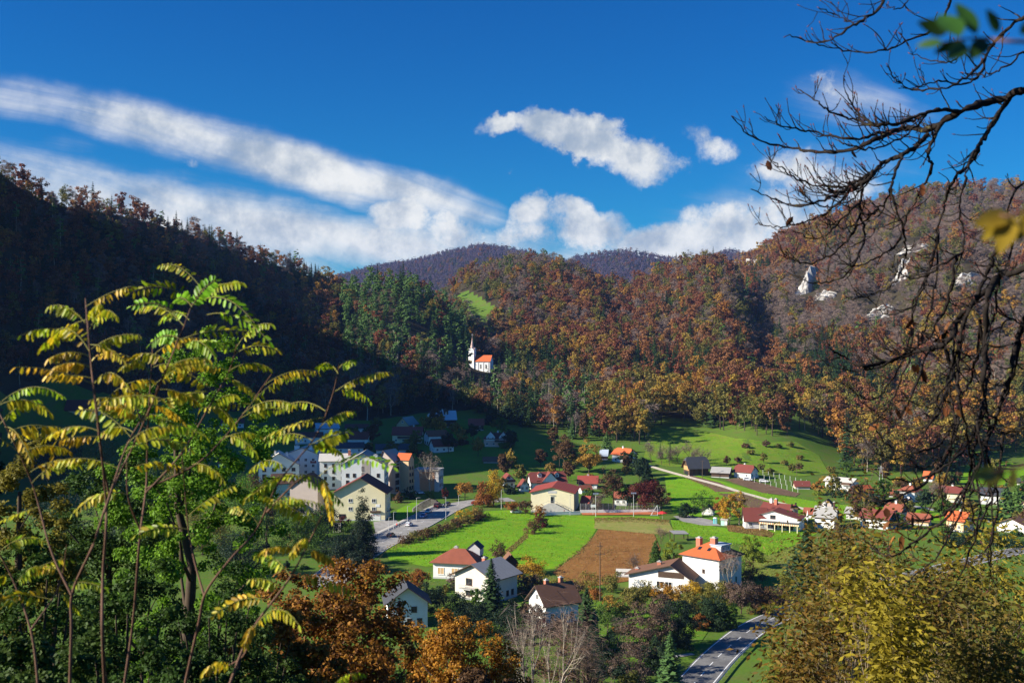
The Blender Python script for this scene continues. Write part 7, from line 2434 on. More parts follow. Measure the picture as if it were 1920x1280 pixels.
def car(label, pos, head, col, van=False):
    """A hatchback or van; head is the direction its nose points (x, y)."""
    rz = math.atan2(head[1], head[0])
    t = thing('van' if van else 'car', label, 'van' if van else 'car', pos, rz)
    m = paint('car_paint', col)
    L, W, Hh = (4.9, 1.95, 2.0) if van else (4.2, 1.75, 1.46)
    if van:
        body = [(-L / 2, 0.35), (-L / 2, 1.1), (-L / 2 + 0.08, Hh * 0.62), (L * 0.26, Hh * 0.62), (L * 0.46, 0.98), (L / 2, 0.85), (L / 2, 0.35)]
        cab = [(-L / 2 + 0.1, Hh * 0.62), (-L / 2 + 0.18, Hh - 0.08), (-L / 2 + 0.5, Hh), (L * 0.10, Hh), (L * 0.27, Hh * 0.62)]
    else:
        body = [(-L / 2, 0.4), (-L / 2, 0.75), (-L / 2 + 0.12, 0.92), (L * 0.2, 0.93), (L * 0.44, 0.78), (L / 2, 0.62), (L / 2, 0.35), (L * 0.3, 0.25), (-L * 0.3, 0.25)]
        cab = [(-L / 2 + 0.2, 0.92), (-L / 2 + 0.62, Hh - 0.05), (-L * 0.18, Hh), (L * 0.06, Hh - 0.04), (L * 0.27, 0.93)]

    def loft(prof, w0, w1, name, mats, parent):
        bm = bmesh.new()
        a = [bm.verts.new((x, -w0 / 2, z)) for x, z in prof]
        b = [bm.verts.new((x, w0 / 2, z)) for x, z in prof]
        zlo, zhi = min(z for _, z in prof), max(z for _, z in prof)
        for q in (a, b):
            for v in q:
                k = (v.co.z - zlo) / (zhi - zlo)
                v.co.y *= (w0 + (w1 - w0) * k) / w0
        bm.faces.new(a)
        bm.faces.new(b[::-1])
        n = len(prof)
        for i in range(n):
            bm.faces.new((a[i], b[i], b[(i + 1) % n], a[(i + 1) % n]))
        bmesh.ops.recalc_face_normals(bm, faces=bm.faces)
        bmesh.ops.bevel(bm, geom=bm.edges[:], offset=0.06, segments=2, affect='EDGES')
        me = bpy.data.meshes.new(name)
        bm.to_mesh(me)
        bm.free()
        for mt in mats:
            me.materials.append(mt)
        return link(name, me, parent)
    loft(body, W, W * 0.96, 'body', [m], t)
    loft(cab, W * 0.93, W * 0.74, 'cabin', [m], t)
    x0, x1, zb, zt = cab[0][0], cab[-1][0], cab[0][1], Hh
    for sg in (-1, 1):
        b = MB()
        y0, y1 = sg * (W * 0.465 + 0.012), sg * (W * 0.385 + 0.012)
        b.poly([(x0 + 0.32, y0, zb + 0.06), (x1 - 0.30, y0, zb + 0.06), (x1 - 0.85, y1, zt - 0.12), (x0 + 0.55, y1, zt - 0.12)])
        b.build('side_window', GLASS, t)
    b = MB()
    b.poly([(x1 - 0.02, -W * 0.4, zb + 0.08), (x1 - 0.02, W * 0.4, zb + 0.08), (cab[-2][0] + 0.10, W * 0.33, zt - 0.10), (cab[-2][0] + 0.10, -W * 0.33, zt - 0.10)])
    b.build('windscreen', GLASS, t)
    b = MB()
    b.poly([(x0 - 0.02, W * 0.4, zb + 0.10), (x0 - 0.02, -W * 0.4, zb + 0.10), (cab[1][0] - 0.06, -W * 0.33, zt - 0.16), (cab[1][0] - 0.06, W * 0.33, zt - 0.16)])
    b.build('rear_window', GLASS, t)
    for x in (-L * 0.31, L * 0.31):
        for sg in (-1, 1):
            b = MB()
            b.tube([(0, -0.11, 0), (0, 0.11, 0)], 0.33, 16)
            w = b.build('wheel', TYRE, t, (x, sg * (W / 2 - 0.09), 0.33))
            b = MB()
            b.tube([(0, sg * 0.105, 0), (0, sg * 0.13, 0)], 0.20, 12)
            b.build('rim', RIM, w)
    for sg in (-1, 1):
        b = MB()
        b.box(L / 2 - 0.12, L / 2 + 0.02, -0.2, 0.2, 0.6, 0.76)
        b.build('headlight', LAMP, t, (0, sg * W * 0.34, 0))
        b = MB()
        b.box(-L / 2 - 0.02, -L / 2 + 0.1, -0.12, 0.12, 0.72, 0.95)
        b.build('tail_light', TAIL, t, (0, sg * W * 0.40, 0))
    return t


def on_road(line, px, py, off=0.0):
    p = at(px, py)
    d2 = ((line - np.array(p[:2])) ** 2).sum(1)
    i = int(np.clip(d2.argmin(), 1, len(line) - 2))
    d = unit(line[i + 1] - line[i - 1])
    q = np.array(p[:2])
    return Vector((q[0], q[1], h1(*q) + 0.115)), d


for lab, px, py, sg, col, van in (
        ('black car turning at the bottom of the main road', 733, 1006, 1, (0.02, 0.02, 0.025), False),
        ('white car parked at the pavement beside the two walkers', 767, 986, 1, (0.75, 0.75, 0.74), False),
        ('blue roofed silver car coming down the main road', 794, 970, -1, (0.10, 0.22, 0.42), False),
        ('pale silver car just behind the blue one', 803, 961, -1, (0.55, 0.56, 0.56), False),
        ('dark red van beside the stone retaining wall', 821, 951, 1, (0.07, 0.012, 0.016), True),
        ('black car with bright headlamps at the top of the main road', 838, 948, -1, (0.02, 0.02, 0.022), False)):
    p, d = on_road(MAIN, px, py)
    car(lab, p, d * sg, col, van)
for lab, px, py, hx, hy, col in (
        ('silver car parked behind the birch by the office building', 788, 926, 1, 0.2, (0.6, 0.62, 0.65)),
        ('white car parked left of the sports hall', 968, 962, 1, 0.3, (0.72, 0.72, 0.70)),
        ('red car parked beside the golden poplar', 893, 946, 1, 0.1, (0.4, 0.05, 0.03)),
        ('white car half hidden by the trellis posts', 1432, 904, 1, -0.3, (0.7, 0.7, 0.7)),
        ('silver car parked left of the trellis posts', 1402, 901, 1, -0.3, (0.6, 0.62, 0.64))):
    p = at(px, py)
    car(lab, p + Vector((0, 0, 0.12)), (hx, hy), col)


# people
SKIN = plain('skin', (0.55, 0.33, 0.24), 0.6, 0.05)
HAIR = plain('brown_hair', (0.05, 0.03, 0.02), 0.7, 0.2, 30)


def person(label, pos, rz, top, legs, stride=0.25, run=False):
    t = thing('person', label, 'person', pos, rz)
    vs, es, rs = [], [], []

    def add(p, r, parent):
        vs.append(p)
        rs.append(r)
        if parent is not None:
            es.append((parent, len(vs) - 1))
        return len(vs) - 1
    pel = add((0, 0, 0.95), 0.15, None)
    ch = add((0.01, 0, 1.22), 0.16, pel)
    sh = add((0.02, 0, 1.40), 0.13, ch)
    nk = add((0.02, 0, 1.50), 0.06, sh)
    h0 = add((0.03, 0, 1.57), 0.075, nk)
    h1_ = add((0.03, 0, 1.66), 0.09, h0)
    add((0.02, 0, 1.73), 0.06, h1_)
    add((0.125, 0, 1.615), 0.016, h0)
    for sg in (-1, 1):
        hip = add((0, sg * 0.10, 0.90), 0.10, pel)
        k = sg * stride
        kn = add((k * 0.55 + (0.12 if run and sg > 0 else 0.03), sg * 0.10, 0.50 + (0.08 if run and sg > 0 else 0)), 0.065, hip)
        an = add((k - (0.05 if sg < 0 else 0), sg * 0.10, 0.10 + (0.15 if run and sg < 0 else 0)), 0.042, kn)
        add((k + 0.16, sg * 0.11, 0.04 + (0.1 if run and sg < 0 else 0)), 0.038, an)
        s_ = add((0.01, sg * 0.19, 1.39), 0.062, sh)
        el = add((-k * 0.5, sg * 0.25, 1.12), 0.045, s_)
        wr = add((-k * 0.7 + (0.15 if run else 0.05), sg * 0.25, 0.90 + (0.12 if run else 0)), 0.030, el)
        d = np.array([0.10, 0, -0.99])
        w0 = np.array(vs[wr])
        pm = add(tuple(w0 + d * 0.06), 0.032, wr)
        for f in range(4):
            kf = add(tuple(w0 + d * 0.10 + np.array([(f - 1.5) * 0.021, 0, 0])), 0.0095, pm)
            add(tuple(w0 + d * (0.15 + 0.012 * (f in (1, 2))) + np.array([(f - 1.5) * 0.022 + 0.012, -sg * 0.012, 0])), 0.008, kf)
        tb = add(tuple(w0 + d * 0.055 + np.array([0.04, 0, 0])), 0.010, pm)
        add(tuple(w0 + d * 0.085 + np.array([0.058, -sg * 0.008, 0])), 0.008, tb)
    me = bpy.data.meshes.new('body')
    me.from_pydata(vs, es, [])
    o = bpy.data.objects.new('body', me)
    C.objects.link(o)
    md = o.modifiers.new('skin', 'SKIN')
    md2 = o.modifiers.new('sub', 'SUBSURF')
    md2.levels = md2.render_levels = 1
    sk = me.skin_vertices[0].data
    for i, r in enumerate(rs):
        sk[i].radius = (r, r)
        sk[i].use_root = i == 0
    dg = bpy.context.evaluated_depsgraph_get()
    ev = bpy.data.meshes.new_from_object(o.evaluated_get(dg))
    bpy.data.objects.remove(o)
    ev.materials.clear()
    for m in (SKIN, top, legs, TYRE):
        ev.materials.append(m)
    for p in ev.polygons:
        x, y, z = p.center
        arm = abs(y) > 0.17
        p.material_index = 3 if z < 0.09 else (0 if z > 1.47 or (arm and z < 0.92) else (1 if z > 0.92 or arm else 2))
        p.use_smooth = True
    ev.name = 'body'
    link('body', ev, t)
    b = MB()
    b.lathe([(0.085, 1.62), (0.098, 1.68), (0.092, 1.73), (0.06, 1.775), (0.01, 1.79)], 12, 0, 0.005, 0)
    b.build('hair', HAIR, t, smooth=True)
    b = MB()
    for sg in (-1, 1):
        b.box(0.108, 0.122, sg * 0.032 - 0.012, sg * 0.032 + 0.012, 1.645, 1.66)
    b.build('eyes', TYRE, t)
    return t


person('walker in a red jacket on the pavement of the main road', at(744, 990) + Vector((0, 0, 0.23)), 0.6, plain('red_jacket', (0.6, 0.03, 0.02), 0.8, 0.1), plain('dark_trousers', (0.03, 0.03, 0.04), 0.9, 0.1))
person('walker in dark clothes right behind the one in red', at(749, 990) + Vector((0, 0, 0.23)), 0.6, plain('black_jacket', (0.02, 0.02, 0.025), 0.8, 0.1), plain('black_trousers', (0.02, 0.02, 0.02), 0.9, 0.1))
person('player in a dark red shirt running on the court before the sports hall', at(1058, 964) + Vector((0, 0, 0.25)), 2.6, plain('maroon_shirt', (0.2, 0.02, 0.03), 0.8, 0.1), plain('black_shorts', (0.02, 0.02, 0.03), 0.9, 0.1), 0.35, True)


# poles
def lamp(label, px, py, top, group=None, arm=1.0, name='street_lamp'):
    P = at(px, py)
    h = (py - top) / F * P.y
    t = thing(name, label, 'lamp', P, 0, group)
    b = MB()
    b.tube([(0, 0, -0.5), (0, 0, 0.8), (0, 0, h)], [0.12, 0.10, 0.06], 8)
    if arm:
        b.tube([(0, 0, h), (arm * 0.5, 0, h + 0.12), (arm, 0, h + 0.1)], 0.045, 6)
    b.build('pole', POLE, t)
    b = MB()
    b.prism([(arm - 0.1, -0.14, h + 0.06), (arm + 0.5, -0.10, h + 0.04), (arm + 0.5, 0.10, h + 0.04), (arm - 0.1, 0.14, h + 0.06)], (0, 0, 0.12))
    b.build('lamp_head', METAL, t)
    return t


lamp('tall street lamp at the kerb left of the main road', 781, 976, 933)
lamp('tall street lamp on the meadow side of the main road', 836, 974, 932, arm=-1.0)
lamp('short street lamp on the verge above the white car', 764, 978, 949, arm=0.5)
lamp('short street lamp nearest the yellow shop house', 738, 992, 960, arm=0.5)
lamp('thin lamp post at the corner of the yellow shop house', 729, 996, 970, arm=0.4)
lamp('street lamp standing before the office building', 787, 925, 895, arm=0.5)
lamp('street lamp beyond the top of the main road', 860, 946, 928, arm=0.4)
lamp('lamp post left of the golden poplar', 940, 954, 918, arm=0.4)
lamp('lamp post in front of the sports hall wall', 1069, 966, 928, arm=0.0)
lamp('street lamp at the right of the inn among the houses', 1870, 946, 918, arm=0.5)


def floodlight(label, px, py, top):
    P = at(px, py)
    h = (py - top) / F * P.y
    t = thing('floodlight_mast', label, 'floodlight', P)
    b = MB()
    b.tube([(0, 0, -0.5), (0, 0, h)], [0.13, 0.08], 8)
    b.box(-0.9, 0.9, -0.05, 0.05, h, h + 0.1)
    b.build('pole', POLE, t)
    for x in (-0.7, 0.0, 0.7):
        b = MB()
        b.prism([(x - 0.28, -0.2, h - 0.25), (x + 0.28, -0.2, h - 0.25), (x + 0.28, -0.06, h + 0.28), (x - 0.28, -0.06, h + 0.28)], (0, -0.12, 0.02))
        b.build('lamp', METAL, t)


floodlight('floodlight mast left of the sports court beside the basketball board', 1117, 968, 925)
floodlight('floodlight mast at the middle of the sports court fence', 1188, 968, 924)


def utility(label, px, py, top, arms=((0.0, 1.0),), r=0.13, lean=0.0):
    P = at(px, py)
    h = (py - top) / F * P.y
    t = thing('utility_pole', label, 'pole', P)
    b = MB()
    b.tube([(0, 0, -0.6), (lean * h * 0.5, 0, h * 0.5), (lean * h, 0, h)], [r * 1.2, r, r * 0.7], 8)
    b.build('pole', TIMBER, t)
    for dz, w in arms:
        b = MB()
        b.box(-w, w, -0.06, 0.06, h - dz - 0.6, h - dz - 0.48)
        for x in (-w + 0.1, w - 0.1, 0.25):
            b.tube([(x, 0, h - dz - 0.48), (x, 0, h - dz - 0.25)], 0.05, 6)
        b.build('cross_arm', TIMBER, t)


utility('tall dark utility pole at the lower edge of the brown field', 1125, 1127, 1015, ((0.6, 0.7), (2.6, 1.3)))
utility('pale utility pole before the hay barn', 1317, 897, 862, ((0.0, 0.8),), 0.11)
utility('pale pole rising behind the large villa', 1049, 884, 815, ((0.2, 0.5),), 0.10)
utility('utility pole in front of the broad red roof', 1085, 922, 900, ((0.0, 1.6),), 0.09)
utility('utility pole in the orchard above the trellis posts', 1494, 892, 874, ((0.0, 0.6),), 0.11)
utility('leaning dead trunk below the wood edge at right', 1632, 900, 876, ((0.0, 0.2),), 0.12, 0.35)
P = at(1652, 914)
h = (914 - 873) / F * P.y
t = thing('power_mast', 'two legged power mast before the wood edge at right', 'mast', P)
b = MB()
for sg in (-1, 1):
    b.tube([(sg * 1.1, 0, -0.5), (sg * 0.25, 0, h)], [0.13, 0.09], 8)
b.build('leg_frame', POLE, t)
b = MB()
b.box(-1.3, 1.3, -0.07, 0.07, h - 0.9, h - 0.75)
b.box(-0.7, 0.7, -0.07, 0.07, h - 2.6, h - 2.48)
b.build('cross_arm', POLE, t)

# overhead wires from the tall pole
# sports court fence, boards, basketball board
A, B_ = at(1088, 961), at(1237, 960)
d = (B_ - A)
ln = d.length
rz = math.atan2(d.y, d.x)
t = thing('court_fence', 'high wire fence with pale posts along the back of the sports court', 'fence', A, rz)
np_ = 15
for i in range(np_):
    b = MB()
    x = ln * i / (np_ - 1)
    b.tube([(x, 0, -0.5), (x, 0, 3.6)], 0.07, 6)
    b.build('post', POLE, t)
b = MB()
for i in range(int(ln / 0.28)):
    x = 0.14 + i * 0.28
    b.box(x - 0.018, x + 0.018, -0.02, 0.02, 1.25, 3.5)
for k in range(9):
    z = 1.25 + k * 0.28
    b.box(0, ln, 0.021, 0.05, z, z + 0.035)
b.build('wire_mesh', METAL, t)
b = MB()
b.box(0, ln, -0.12, 0.0, 0.0, 1.15)
b.build('perimeter_board', W_WHITE, t)
C0 = at(1020, 966)
D0 = at(1088, 964)
d0 = D0 - C0
t = thing('court_wall', 'low white board wall in front of the sports hall', 'wall', C0, math.atan2(d0.y, d0.x))
b = MB()
b.box(0, d0.length, -0.08, 0.08, -0.3, 1.15)
b.box(-0.05, d0.length + 0.05, -0.12, 0.12, 1.151, 1.25)
b.build('board', W_WHITE, t)
t = thing('goal_frame', 'white slanted goal frame at the right end of the sports court', 'goal', at(1233, 966))
b = MB()
b.tube([(0, 0, 0), (0, 0, 4.0)], 0.09, 6)
b.tube([(0, 0, 4.0), (-2.6, 0, 0)], 0.07, 6)
b.tube([(-2.6, 0, 0.1), (0, 0, 0.1)], 0.06, 6)
b.build('frame', PAINT_W, t)
P = at(1112, 965)
t = thing('basketball_hoop', 'white basketball board on a post at the sports court', 'basketball hoop', P)
b = MB()
b.tube([(0, 0, -0.3), (0, 0, 3.2)], 0.08, 6)
b.build('post', POLE, t)
b = MB()
b.box(-0.9, 0.9, -0.36, -0.30, 2.9, 3.95)
b.build('board', PAINT_W, t)
b = MB()
b.tube([(0.23 * math.cos(k * 0.5236), -0.60 + 0.23 * math.sin(k * 0.5236), 3.05) for k in range(13)], 0.02, 5)
b.build('rim', TAIL, t)


# parasols and huts
def parasol(label, px, py, top, col, folded=False):
    P = at(px, py)
    h = (py - top) / F * P.y
    t = thing('parasol', label, 'parasol', P)
    b = MB()
    b.tube([(0, 0, -0.2), (0, 0, h)], 0.04, 6)
    b.build('pole', POLE, t)
    b = MB()
    if folded:
        b.lathe([(0.12, h * 0.25), (0.42, h * 0.45), (0.30, h * 0.7), (0.05, h * 1.02)], 10)
    else:
        b.lathe([(1.9, h * 0.76), (1.86, h * 0.80), (1.0, h * 0.93), (0.05, h * 1.02)], 8)
    b.build('canopy', col, t)


parasol('open red parasol right of the sports court', 1242, 974, 958, plain('red_cloth', (0.55, 0.03, 0.03), 0.9, 0.1))
parasol('folded white parasol standing right of the inn', 1514, 984, 957, PAINT_W, True)
P = at(1341, 982)
t = thing('portable_toilet', 'turquoise portable toilet beside the white kiosk', 'toilet', P)
b = MB()
b.box(-0.6, 0.6, -0.6, 0.6, 0, 2.1)
b.build('cabin', plain('turquoise_plastic', (0.08, 0.42, 0.45), 0.5, 0.08), t)
b = MB()
b.lathe([(0.8, 2.102), (0.6, 2.35), (0.1, 2.45)], 8)
b.build('roof', PAINT_W, t)
b = MB()
b.box(-0.4, 0.4, -0.64, -0.602, 0.1, 1.95)
b.build('door', plain('pale_turquoise_plastic', (0.3, 0.6, 0.6), 0.5, 0.08), t)
P = at(957, 1158)
t = thing('satellite_dish', 'white satellite dish on a short post before the steep brown roofed house', 'satellite dish', P)
b = MB()
b.tube([(0, 0, -0.3), (0, 0, 1.6)], 0.04, 6)
b.build('post', POLE, t)
b = MB()
b.lathe([(0.02, 0.0), (0.3, 0.05), (0.6, 0.2), (0.62, 0.22), (0.3, 0.08), (0.02, 0.03)], 16)
o = b.build('dish', W_WHITE, t, (0, -0.1, 1.6))
o.rotation_euler = (math.radians(70), 0, -0.4)

# walls
STONE_DARK = plain('retaining_stone', (0.15, 0.142, 0.125), 0.95, 0.6, 1.2)
def wall_run(name, label, pts, h, th, mat, cap=None):
    t = thing(name, label, 'wall', at(*pts[0]))
    o = t.location.copy()
    q = spline([at(*p)[:2] for p in pts], 6)
    d = unit(np.gradient(q, axis=0))
    nr = np.stack([d[:, 1], -d[:, 0]], 1)
    hs = np.interp(np.linspace(0, 1, len(q)), np.linspace(0, 1, len(h)), h)
    b = MB()
    for i in range(len(q) - 1):
        A0, A1 = q[i] - nr[i] * th / 2, q[i] + nr[i] * th / 2
        B0, B1 = q[i + 1] - nr[i + 1] * th / 2, q[i + 1] + nr[i + 1] * th / 2
        za, zb = h1(*q[i]), h1(*q[i + 1])
        lo = [(*A0, za - 0.6), (*A1, za - 0.6), (*B1, zb - 0.6), (*B0, zb - 0.6)]
        hi = [(*A0, za + hs[i]), (*A1, za + hs[i]), (*B1, zb + hs[i + 1]), (*B0, zb + hs[i + 1])]
        lo = [tuple(Vector(p) - o) for p in lo]
        hi = [tuple(Vector(p) - o) for p in hi]
        b.poly(hi)
        for k in range(4):
            if (k == 1 and i < len(q) - 2) or (k == 3 and i > 0):
                continue
            b.poly([lo[k], lo[(k + 1) % 4], hi[(k + 1) % 4], hi[k]])
    b.build('masonry', mat, t)


wall_run('retaining_wall', 'rough stone retaining wall rising left of the main road', [(774, 959), (790, 956), (806, 948), (820, 945)], [1.2, 3.0, 3.0, 1.5], 0.8, STONE_DARK)
wall_run('garden_wall', 'stained concrete wall below the yellow shop house', [(598, 998), (618, 1000), (640, 996)], [3.2, 3.2, 3.0], 0.4, CONC)
wall_run('garden_wall', 'low pale wall in front of the steep brown roofed house', [(868, 1172), (905, 1176), (942, 1174)], [1.0, 1.0, 1.0], 0.35, CONC)


# guard rail of the valley road
i0 = int(((LOW - np.array(at(1395, 1222)[:2])) ** 2).sum(1).argmin())
i1 = int(((LOW - np.array(at(1330, 1290)[:2])) ** 2).sum(1).argmin())
i0, i1 = min(i0, i1), max(i0, i1) + 6
seg = LOW[max(i0 - 8, 0):i1]
d = unit(np.gradient(seg, axis=0))
rail = seg + np.stack([d[:, 1], -d[:, 0]], 1) * 4.3
o = Vector((*rail[0], h1(*rail[0])))
t = thing('guard_rail', 'steel guard rail on the outer edge of the valley road', 'guard rail', o)
b = MB()
P3 = [Vector((*p, h1(*p) + 0.62)) - o for p in rail]
for z in (-0.08, 0.08):
    b.tube([p + Vector((0, 0, z)) for p in P3], 0.09, 6)
b.build('rail', METAL, t)
for k in range(0, len(rail), 2):
    b = MB()
    q = P3[k]
    b.box(q.x - 0.06, q.x + 0.06, q.y + 0.1, q.y + 0.2, q.z - 1.0, q.z + 0.1)
    b.build('post', METAL, t)

# trellis and garden posts
post = MB()
post.tube([(0, 0, -0.3), (0, 0, 2.2)], 0.06, 6)
post.box(-0.09, 0.09, -0.09, 0.09, 2.201, 2.28)
pm = post.mesh('trellis_post', PAINT_W)
first = None
for r in range(3):
    for i in range(12):
        u = i / 11
        p = at(1384 + u * 112 + r * 8, 897 + u * 26 - r * 7)
        if first is None:
            first = link('trellis_post', pm, None, p)
            o = tag(first, 'pale post in the rows of vegetable trellis beside the ploughed patch', 'post', 'pale posts in the rows of vegetable trellis beside the ploughed patch')
        else:
            o = first.copy()
            C.objects.link(o)
            o.location = p
# pale crags on the right mountain
def rocks():
    for k, (px, py, w, h, lab) in enumerate(ROCKS):
        rng = np.random.default_rng(60 + k)
        P = at(px, py + h / 2, 900)
        s = F / P.y
        W, Hh = 1.08 * w / s, 1.1 * h / s
        t = thing('rock_face', lab, 'rock', P - Vector((0, 0, 3)), -math.atan2(P.x, P.y) + rng.normal() * 0.2 - 0.35)
        nx, nz = 26, 26
        U, Vv = np.meshgrid(np.linspace(-0.5, 0.5, nx), np.linspace(0, 1, nz), indexing='ij')
        env = np.sqrt(np.clip(1 - (2 * U) ** 2 * (0.55 + 0.45 * Vv), 0, 1))
        top = (0.75 + 0.5 * vnoise(U * 7 + k, Vv * 0 + k, k)) * env
        Z = Vv * Hh * np.clip(top, 0.12, 1.1)
        X = U * W * (1 - 0.25 * Vv) + fbm(U * 5, Vv * 5, 1.0, 3, k) * W * 0.12
        Yd = (Vv ** 1.3) * Hh * 0.42 - env * W * 0.30 + fbm(U * 9 + 5, Vv * 7, 1.0, 4, k + 3) * W * 0.22
        Vx = np.stack([X, Yd, Z - 2], -1).reshape(-1, 3)
        back = Vx + np.array([0, W * 0.5 + 6, -2])
        i = np.arange(nx - 1)[:, None] * nz + np.arange(nz - 1)[None, :]
        Fq = np.stack([i, i + nz, i + nz + 1, i + 1], -1).reshape(-1, 4)
        n = nx * nz
        tp = np.arange(nx) * nz + nz - 1
        sides = [np.stack([tp[:-1], tp[1:], tp[1:] + n, tp[:-1] + n], -1)]
        l0, l1 = np.arange(nz), np.arange(nz) + (nx - 1) * nz
        sides += [np.stack([l0[:-1], l0[1:], l0[1:] + n, l0[:-1] + n], -1), np.stack([l1[1:], l1[:-1], l1[:-1] + n, l1[1:] + n], -1)]
        link('rock', mesh_np('rock', np.concatenate([Vx, back]), np.concatenate([Fq] + sides), LIMESTONE), t)


LIMESTONE = plain('limestone', (0.38, 0.36, 0.33), 0.95, 0.7, 0.2)
rocks()

# more greenery in the gardens between the houses
def gardens():
    rng = np.random.default_rng(99)
    spots = []
    def put(n, poly, ymin=0):
        xs, ys = [p[0] for p in poly], [p[1] for p in poly]
        while n:
            px, py = rng.uniform(min(xs), max(xs)), rng.uniform(min(ys), max(ys))
            if not inside(np.array([px]), np.array([py]), poly)[0]:
                continue
            p = at(px, py)
            if any((Vector((p.x - q.x, p.y - q.y))).length < max(q.w, q.d) * 0.62 + 1.5 for q in []):
                continue
            if any(math.hypot(p.x - hx, p.y - hy) < hr for hx, hy, hr in HOUSES) or ((MAIN - np.array(p[:2])) ** 2).sum(1).min() < 90 or ((LOW - np.array(p[:2])) ** 2).sum(1).min() < 64 or ((TRACK - np.array(p[:2])) ** 2).sum(1).min() < 16:
                n -= 0.2
                if n < 0:
                    return
                continue
            spots.append((px, py, p))
            n = max(0, n - 1)
    put(44, [(520, 790), (700, 775), (860, 772), (980, 800), (1080, 820), (1080, 870), (960, 880), (760, 860), (520, 850)])
    put(26, [(940, 880), (1200, 850), (1230, 900), (1230, 950), (1100, 940), (940, 930)])
    put(60, [(1520, 880), (1760, 890), (1930, 905), (1930, 1010), (1780, 1000), (1540, 1000)])
    put(34, [(700, 1100), (830, 1080), (1000, 1110), (1100, 1130), (1090, 1230), (900, 1240), (700, 1230)])
    put(30, [(330, 880), (500, 960), (640, 990), (720, 1030), (700, 1090), (560, 1080), (330, 980)])
    put(12, [(1100, 1150), (1250, 1140), (1250, 1210), (1100, 1260)])
    kinds = [('olive', L_OLIVE), ('brown', L_BROWN), ('dark green', L_DARK), ('green', L_GREEN), ('golden', L_GOLD)]
    zone = lambda px, py: ('on the shaded slope of the upper village' if py < 890 and px < 1100 else 'around the sports hall and villa' if px < 1240 and py < 960 else 'between the houses on the right' if px > 1500 else 'around the nearer houses and lawns')
    protos = {}
    for i, (px, py, p) in enumerate(spots):
        cn, m = kinds[int(rng.integers(0, 5))]
        tall = rng.random() < 0.55
        lab = cn + (' garden tree ' if tall else ' garden shrub ') + zone(px, py)
        key = (cn, tall)
        s = F / p.y
        if key not in protos:
            hpx = 34 if tall else 16
            t = tree('garden_tree' if tall else 'garden_shrub', lab, 'tree' if tall else 'shrub', px, py - hpx, 24 if tall else 22, py, kind='round' if tall else 'bush', leaf=m, n=1500, group=lab, seed=500 + i)
            protos[key] = (t, s)
        else:
            src, s0 = protos[key]
            t = src.copy()
            C.objects.link(t)
            t.location = p - Vector((0, 0, 0.3))
            k = rng.uniform(0.7, 1.3) * s0 / s * (1 if py < 1000 else 0.75)
            t.scale = (k, k, k * rng.uniform(0.85, 1.2))
            t.rotation_euler = (0, 0, rng.random() * 6.28)
            t['label'] = lab
            t['group'] = lab
            for ch in src.children:
                c = ch.copy()
                C.objects.link(c)
                c.parent = t


HOUSES = []
bpy.context.view_layer.update()
for o in list(S.objects):
    if o.parent is None and o.get('category') in ('house', 'farmhouse', 'villa', 'apartments', 'building', 'cabin', 'shed', 'sports hall', 'bungalow', 'cottage', 'barn', 'inn', 'annex', 'hut', 'garage', 'kiosk', 'greenhouse'):
        r = max([max(c.dimensions[:2]) for c in o.children if c.type == 'MESH' and c.name.startswith('roof')] or [6]) * 0.5
        HOUSES.append((o.location.x, o.location.y, r + 0.5))
gardens()


# overhead wires between the tall pole and its neighbours
def wires():
    a, b_ = at(1125, 1127), at(1000, 1190)
    ha = (1127 - 1015) / F * a.y - 2.9
    c_ = at(1494, 1000)
    for k, (lab, end, hz) in enumerate((('thin overhead wire from the tall utility pole toward the steep brown roofed house', b_, 6.0), ('thin overhead wire from the tall utility pole toward the inn', c_, 7.0))):
        p0, p1 = a + Vector((0, 0, ha)), end + Vector((0, 0, hz))
        pts = []
        for i in range(21):
            t = i / 20
            p = p0.lerp(p1, t)
            p.z -= 4 * t * (1 - t) * (p1 - p0).length * 0.018
            pts.append(p - p0)
        m = MB()
        m.tube(pts, 0.02, 5)
        tag(m.build('overhead_wire', TIMBER, None, p0), lab, 'wire')


wires()


# ------------------------------------------------------------------ rough grass and weeds over the meadows and along the field edges
L_TUFT = leaf_mat('tall_grass', ramp((0.09, 0.20, 0.010), (0.13, 0.25, 0.014), (0.20, 0.24, 0.03)), 0.3, 0.6)
L_STRAW = leaf_mat('dry_weeds', ramp((0.28, 0.20, 0.07), (0.22, 0.17, 0.05), (0.20, 0.12, 0.04)), 0.3, 0.6)


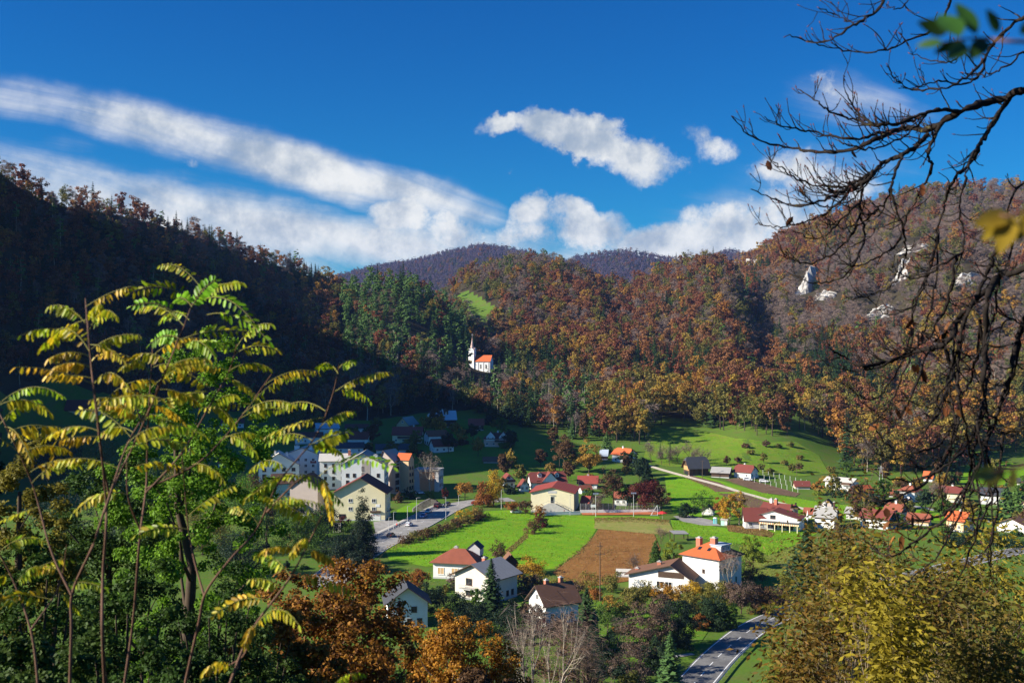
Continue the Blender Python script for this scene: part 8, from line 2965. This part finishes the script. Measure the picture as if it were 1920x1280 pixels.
def tufts(name, label, polys, n, mat, size, seed):
    rng = np.random.default_rng(seed)
    cen = []
    for poly in polys:
        P = [at(*p) for p in poly]
        ring = [(p.x, p.y) for p in P]
        xs, ys = [p[0] for p in ring], [p[1] for p in ring]
        x, y = rng.uniform(min(xs), max(xs), n), rng.uniform(min(ys), max(ys), n)
        k = inside(x, y, ring) & (fbm(x, y, 12.0, 3, seed) + rng.random(n) * 0.8 > 0.25)
        x, y = x[k], y[k]
        cen.append(np.stack([x, y, H(x, y) + 0.14], -1))
    cen = np.concatenate(cen)
    m = len(cen)
    nor = unit(rng.normal(size=(m, 3)) * np.array([1, 1, 0.3]))
    V, Fq = leaf_quads(rng, cen, nor, np.full(m, size), np.full(m, size * 0.8), up=unit(np.cross(nor, rng.normal(size=(m, 3)) * 0.3 + np.array([0, 0, 1]))))
    tag(link(name, mesh_np(name, V, Fq, mat)), label, 'grass', kind='stuff')


def edge(line, w):
    a = [(x, y - w) for x, y in line]
    return a + [(x, y + w) for x, y in line[::-1]]


tufts('meadow_tufts', 'short uneven grass on the meadows and lawns', [[(722, 1030), (850, 985), (905, 958), (1078, 966), (1122, 984), (1042, 1066), (800, 1062)], [(1258, 974), (1400, 996), (1535, 998), (1440, 1040), (1262, 998)],
      [(1206, 862), (1236, 803), (1440, 830), (1556, 888), (1250, 874)], [(700, 1060), (1100, 1100), (1330, 1180), (1200, 1260), (700, 1240)], [(1392, 1022), (1600, 1030), (1600, 1100), (1390, 1100)], [(1246, 892), (1440, 925), (1830, 972), (1262, 962)]], 9000, L_TUFT, 0.34, 3)
tufts('field_weeds', 'dry weeds in the brown field and along the field edges', [[(1122, 992), (1238, 1000), (1222, 1078), (1085, 1102), (1035, 1074)], edge([(1110, 1012), (1085, 1037), (1040, 1068)], 5), edge([(1114, 976), (1180, 974), (1255, 980)], 5), edge([(1242, 1003), (1236, 1040), (1222, 1078)], 5),
      [(1362, 984), (1428, 990), (1452, 1000), (1446, 1008), (1366, 996)], edge([(1278, 892), (1330, 914), (1388, 944), (1440, 964)], 3), edge([(722, 1030), (800, 1008), (890, 976)], 6), edge([(940, 1044), (965, 1024), (990, 1002)], 6)], 5000, L_STRAW, 0.40, 4)

# ------------------------------------------------------------------ haze
def make_haze():
    m = bpy.data.materials.new('haze')
    m.use_nodes = True
    nt = m.node_tree
    nt.nodes.clear()
    out = nt.nodes.new('ShaderNodeOutputMaterial')
    v = nt.nodes.new('ShaderNodeVolumePrincipled')
    v.inputs['Color'].default_value = (0.26, 0.46, 1.0, 1)
    v.inputs['Density'].default_value = 0.000032
    v.inputs['Anisotropy'].default_value = 0.0
    nt.links.new(v.outputs[0], out.inputs['Volume'])
    b = MB()
    b.box(-9000, 9000, -200, 9500, -60, 520)
    o = b.build('haze', m)
    tag(o, kind='stuff')


make_haze()
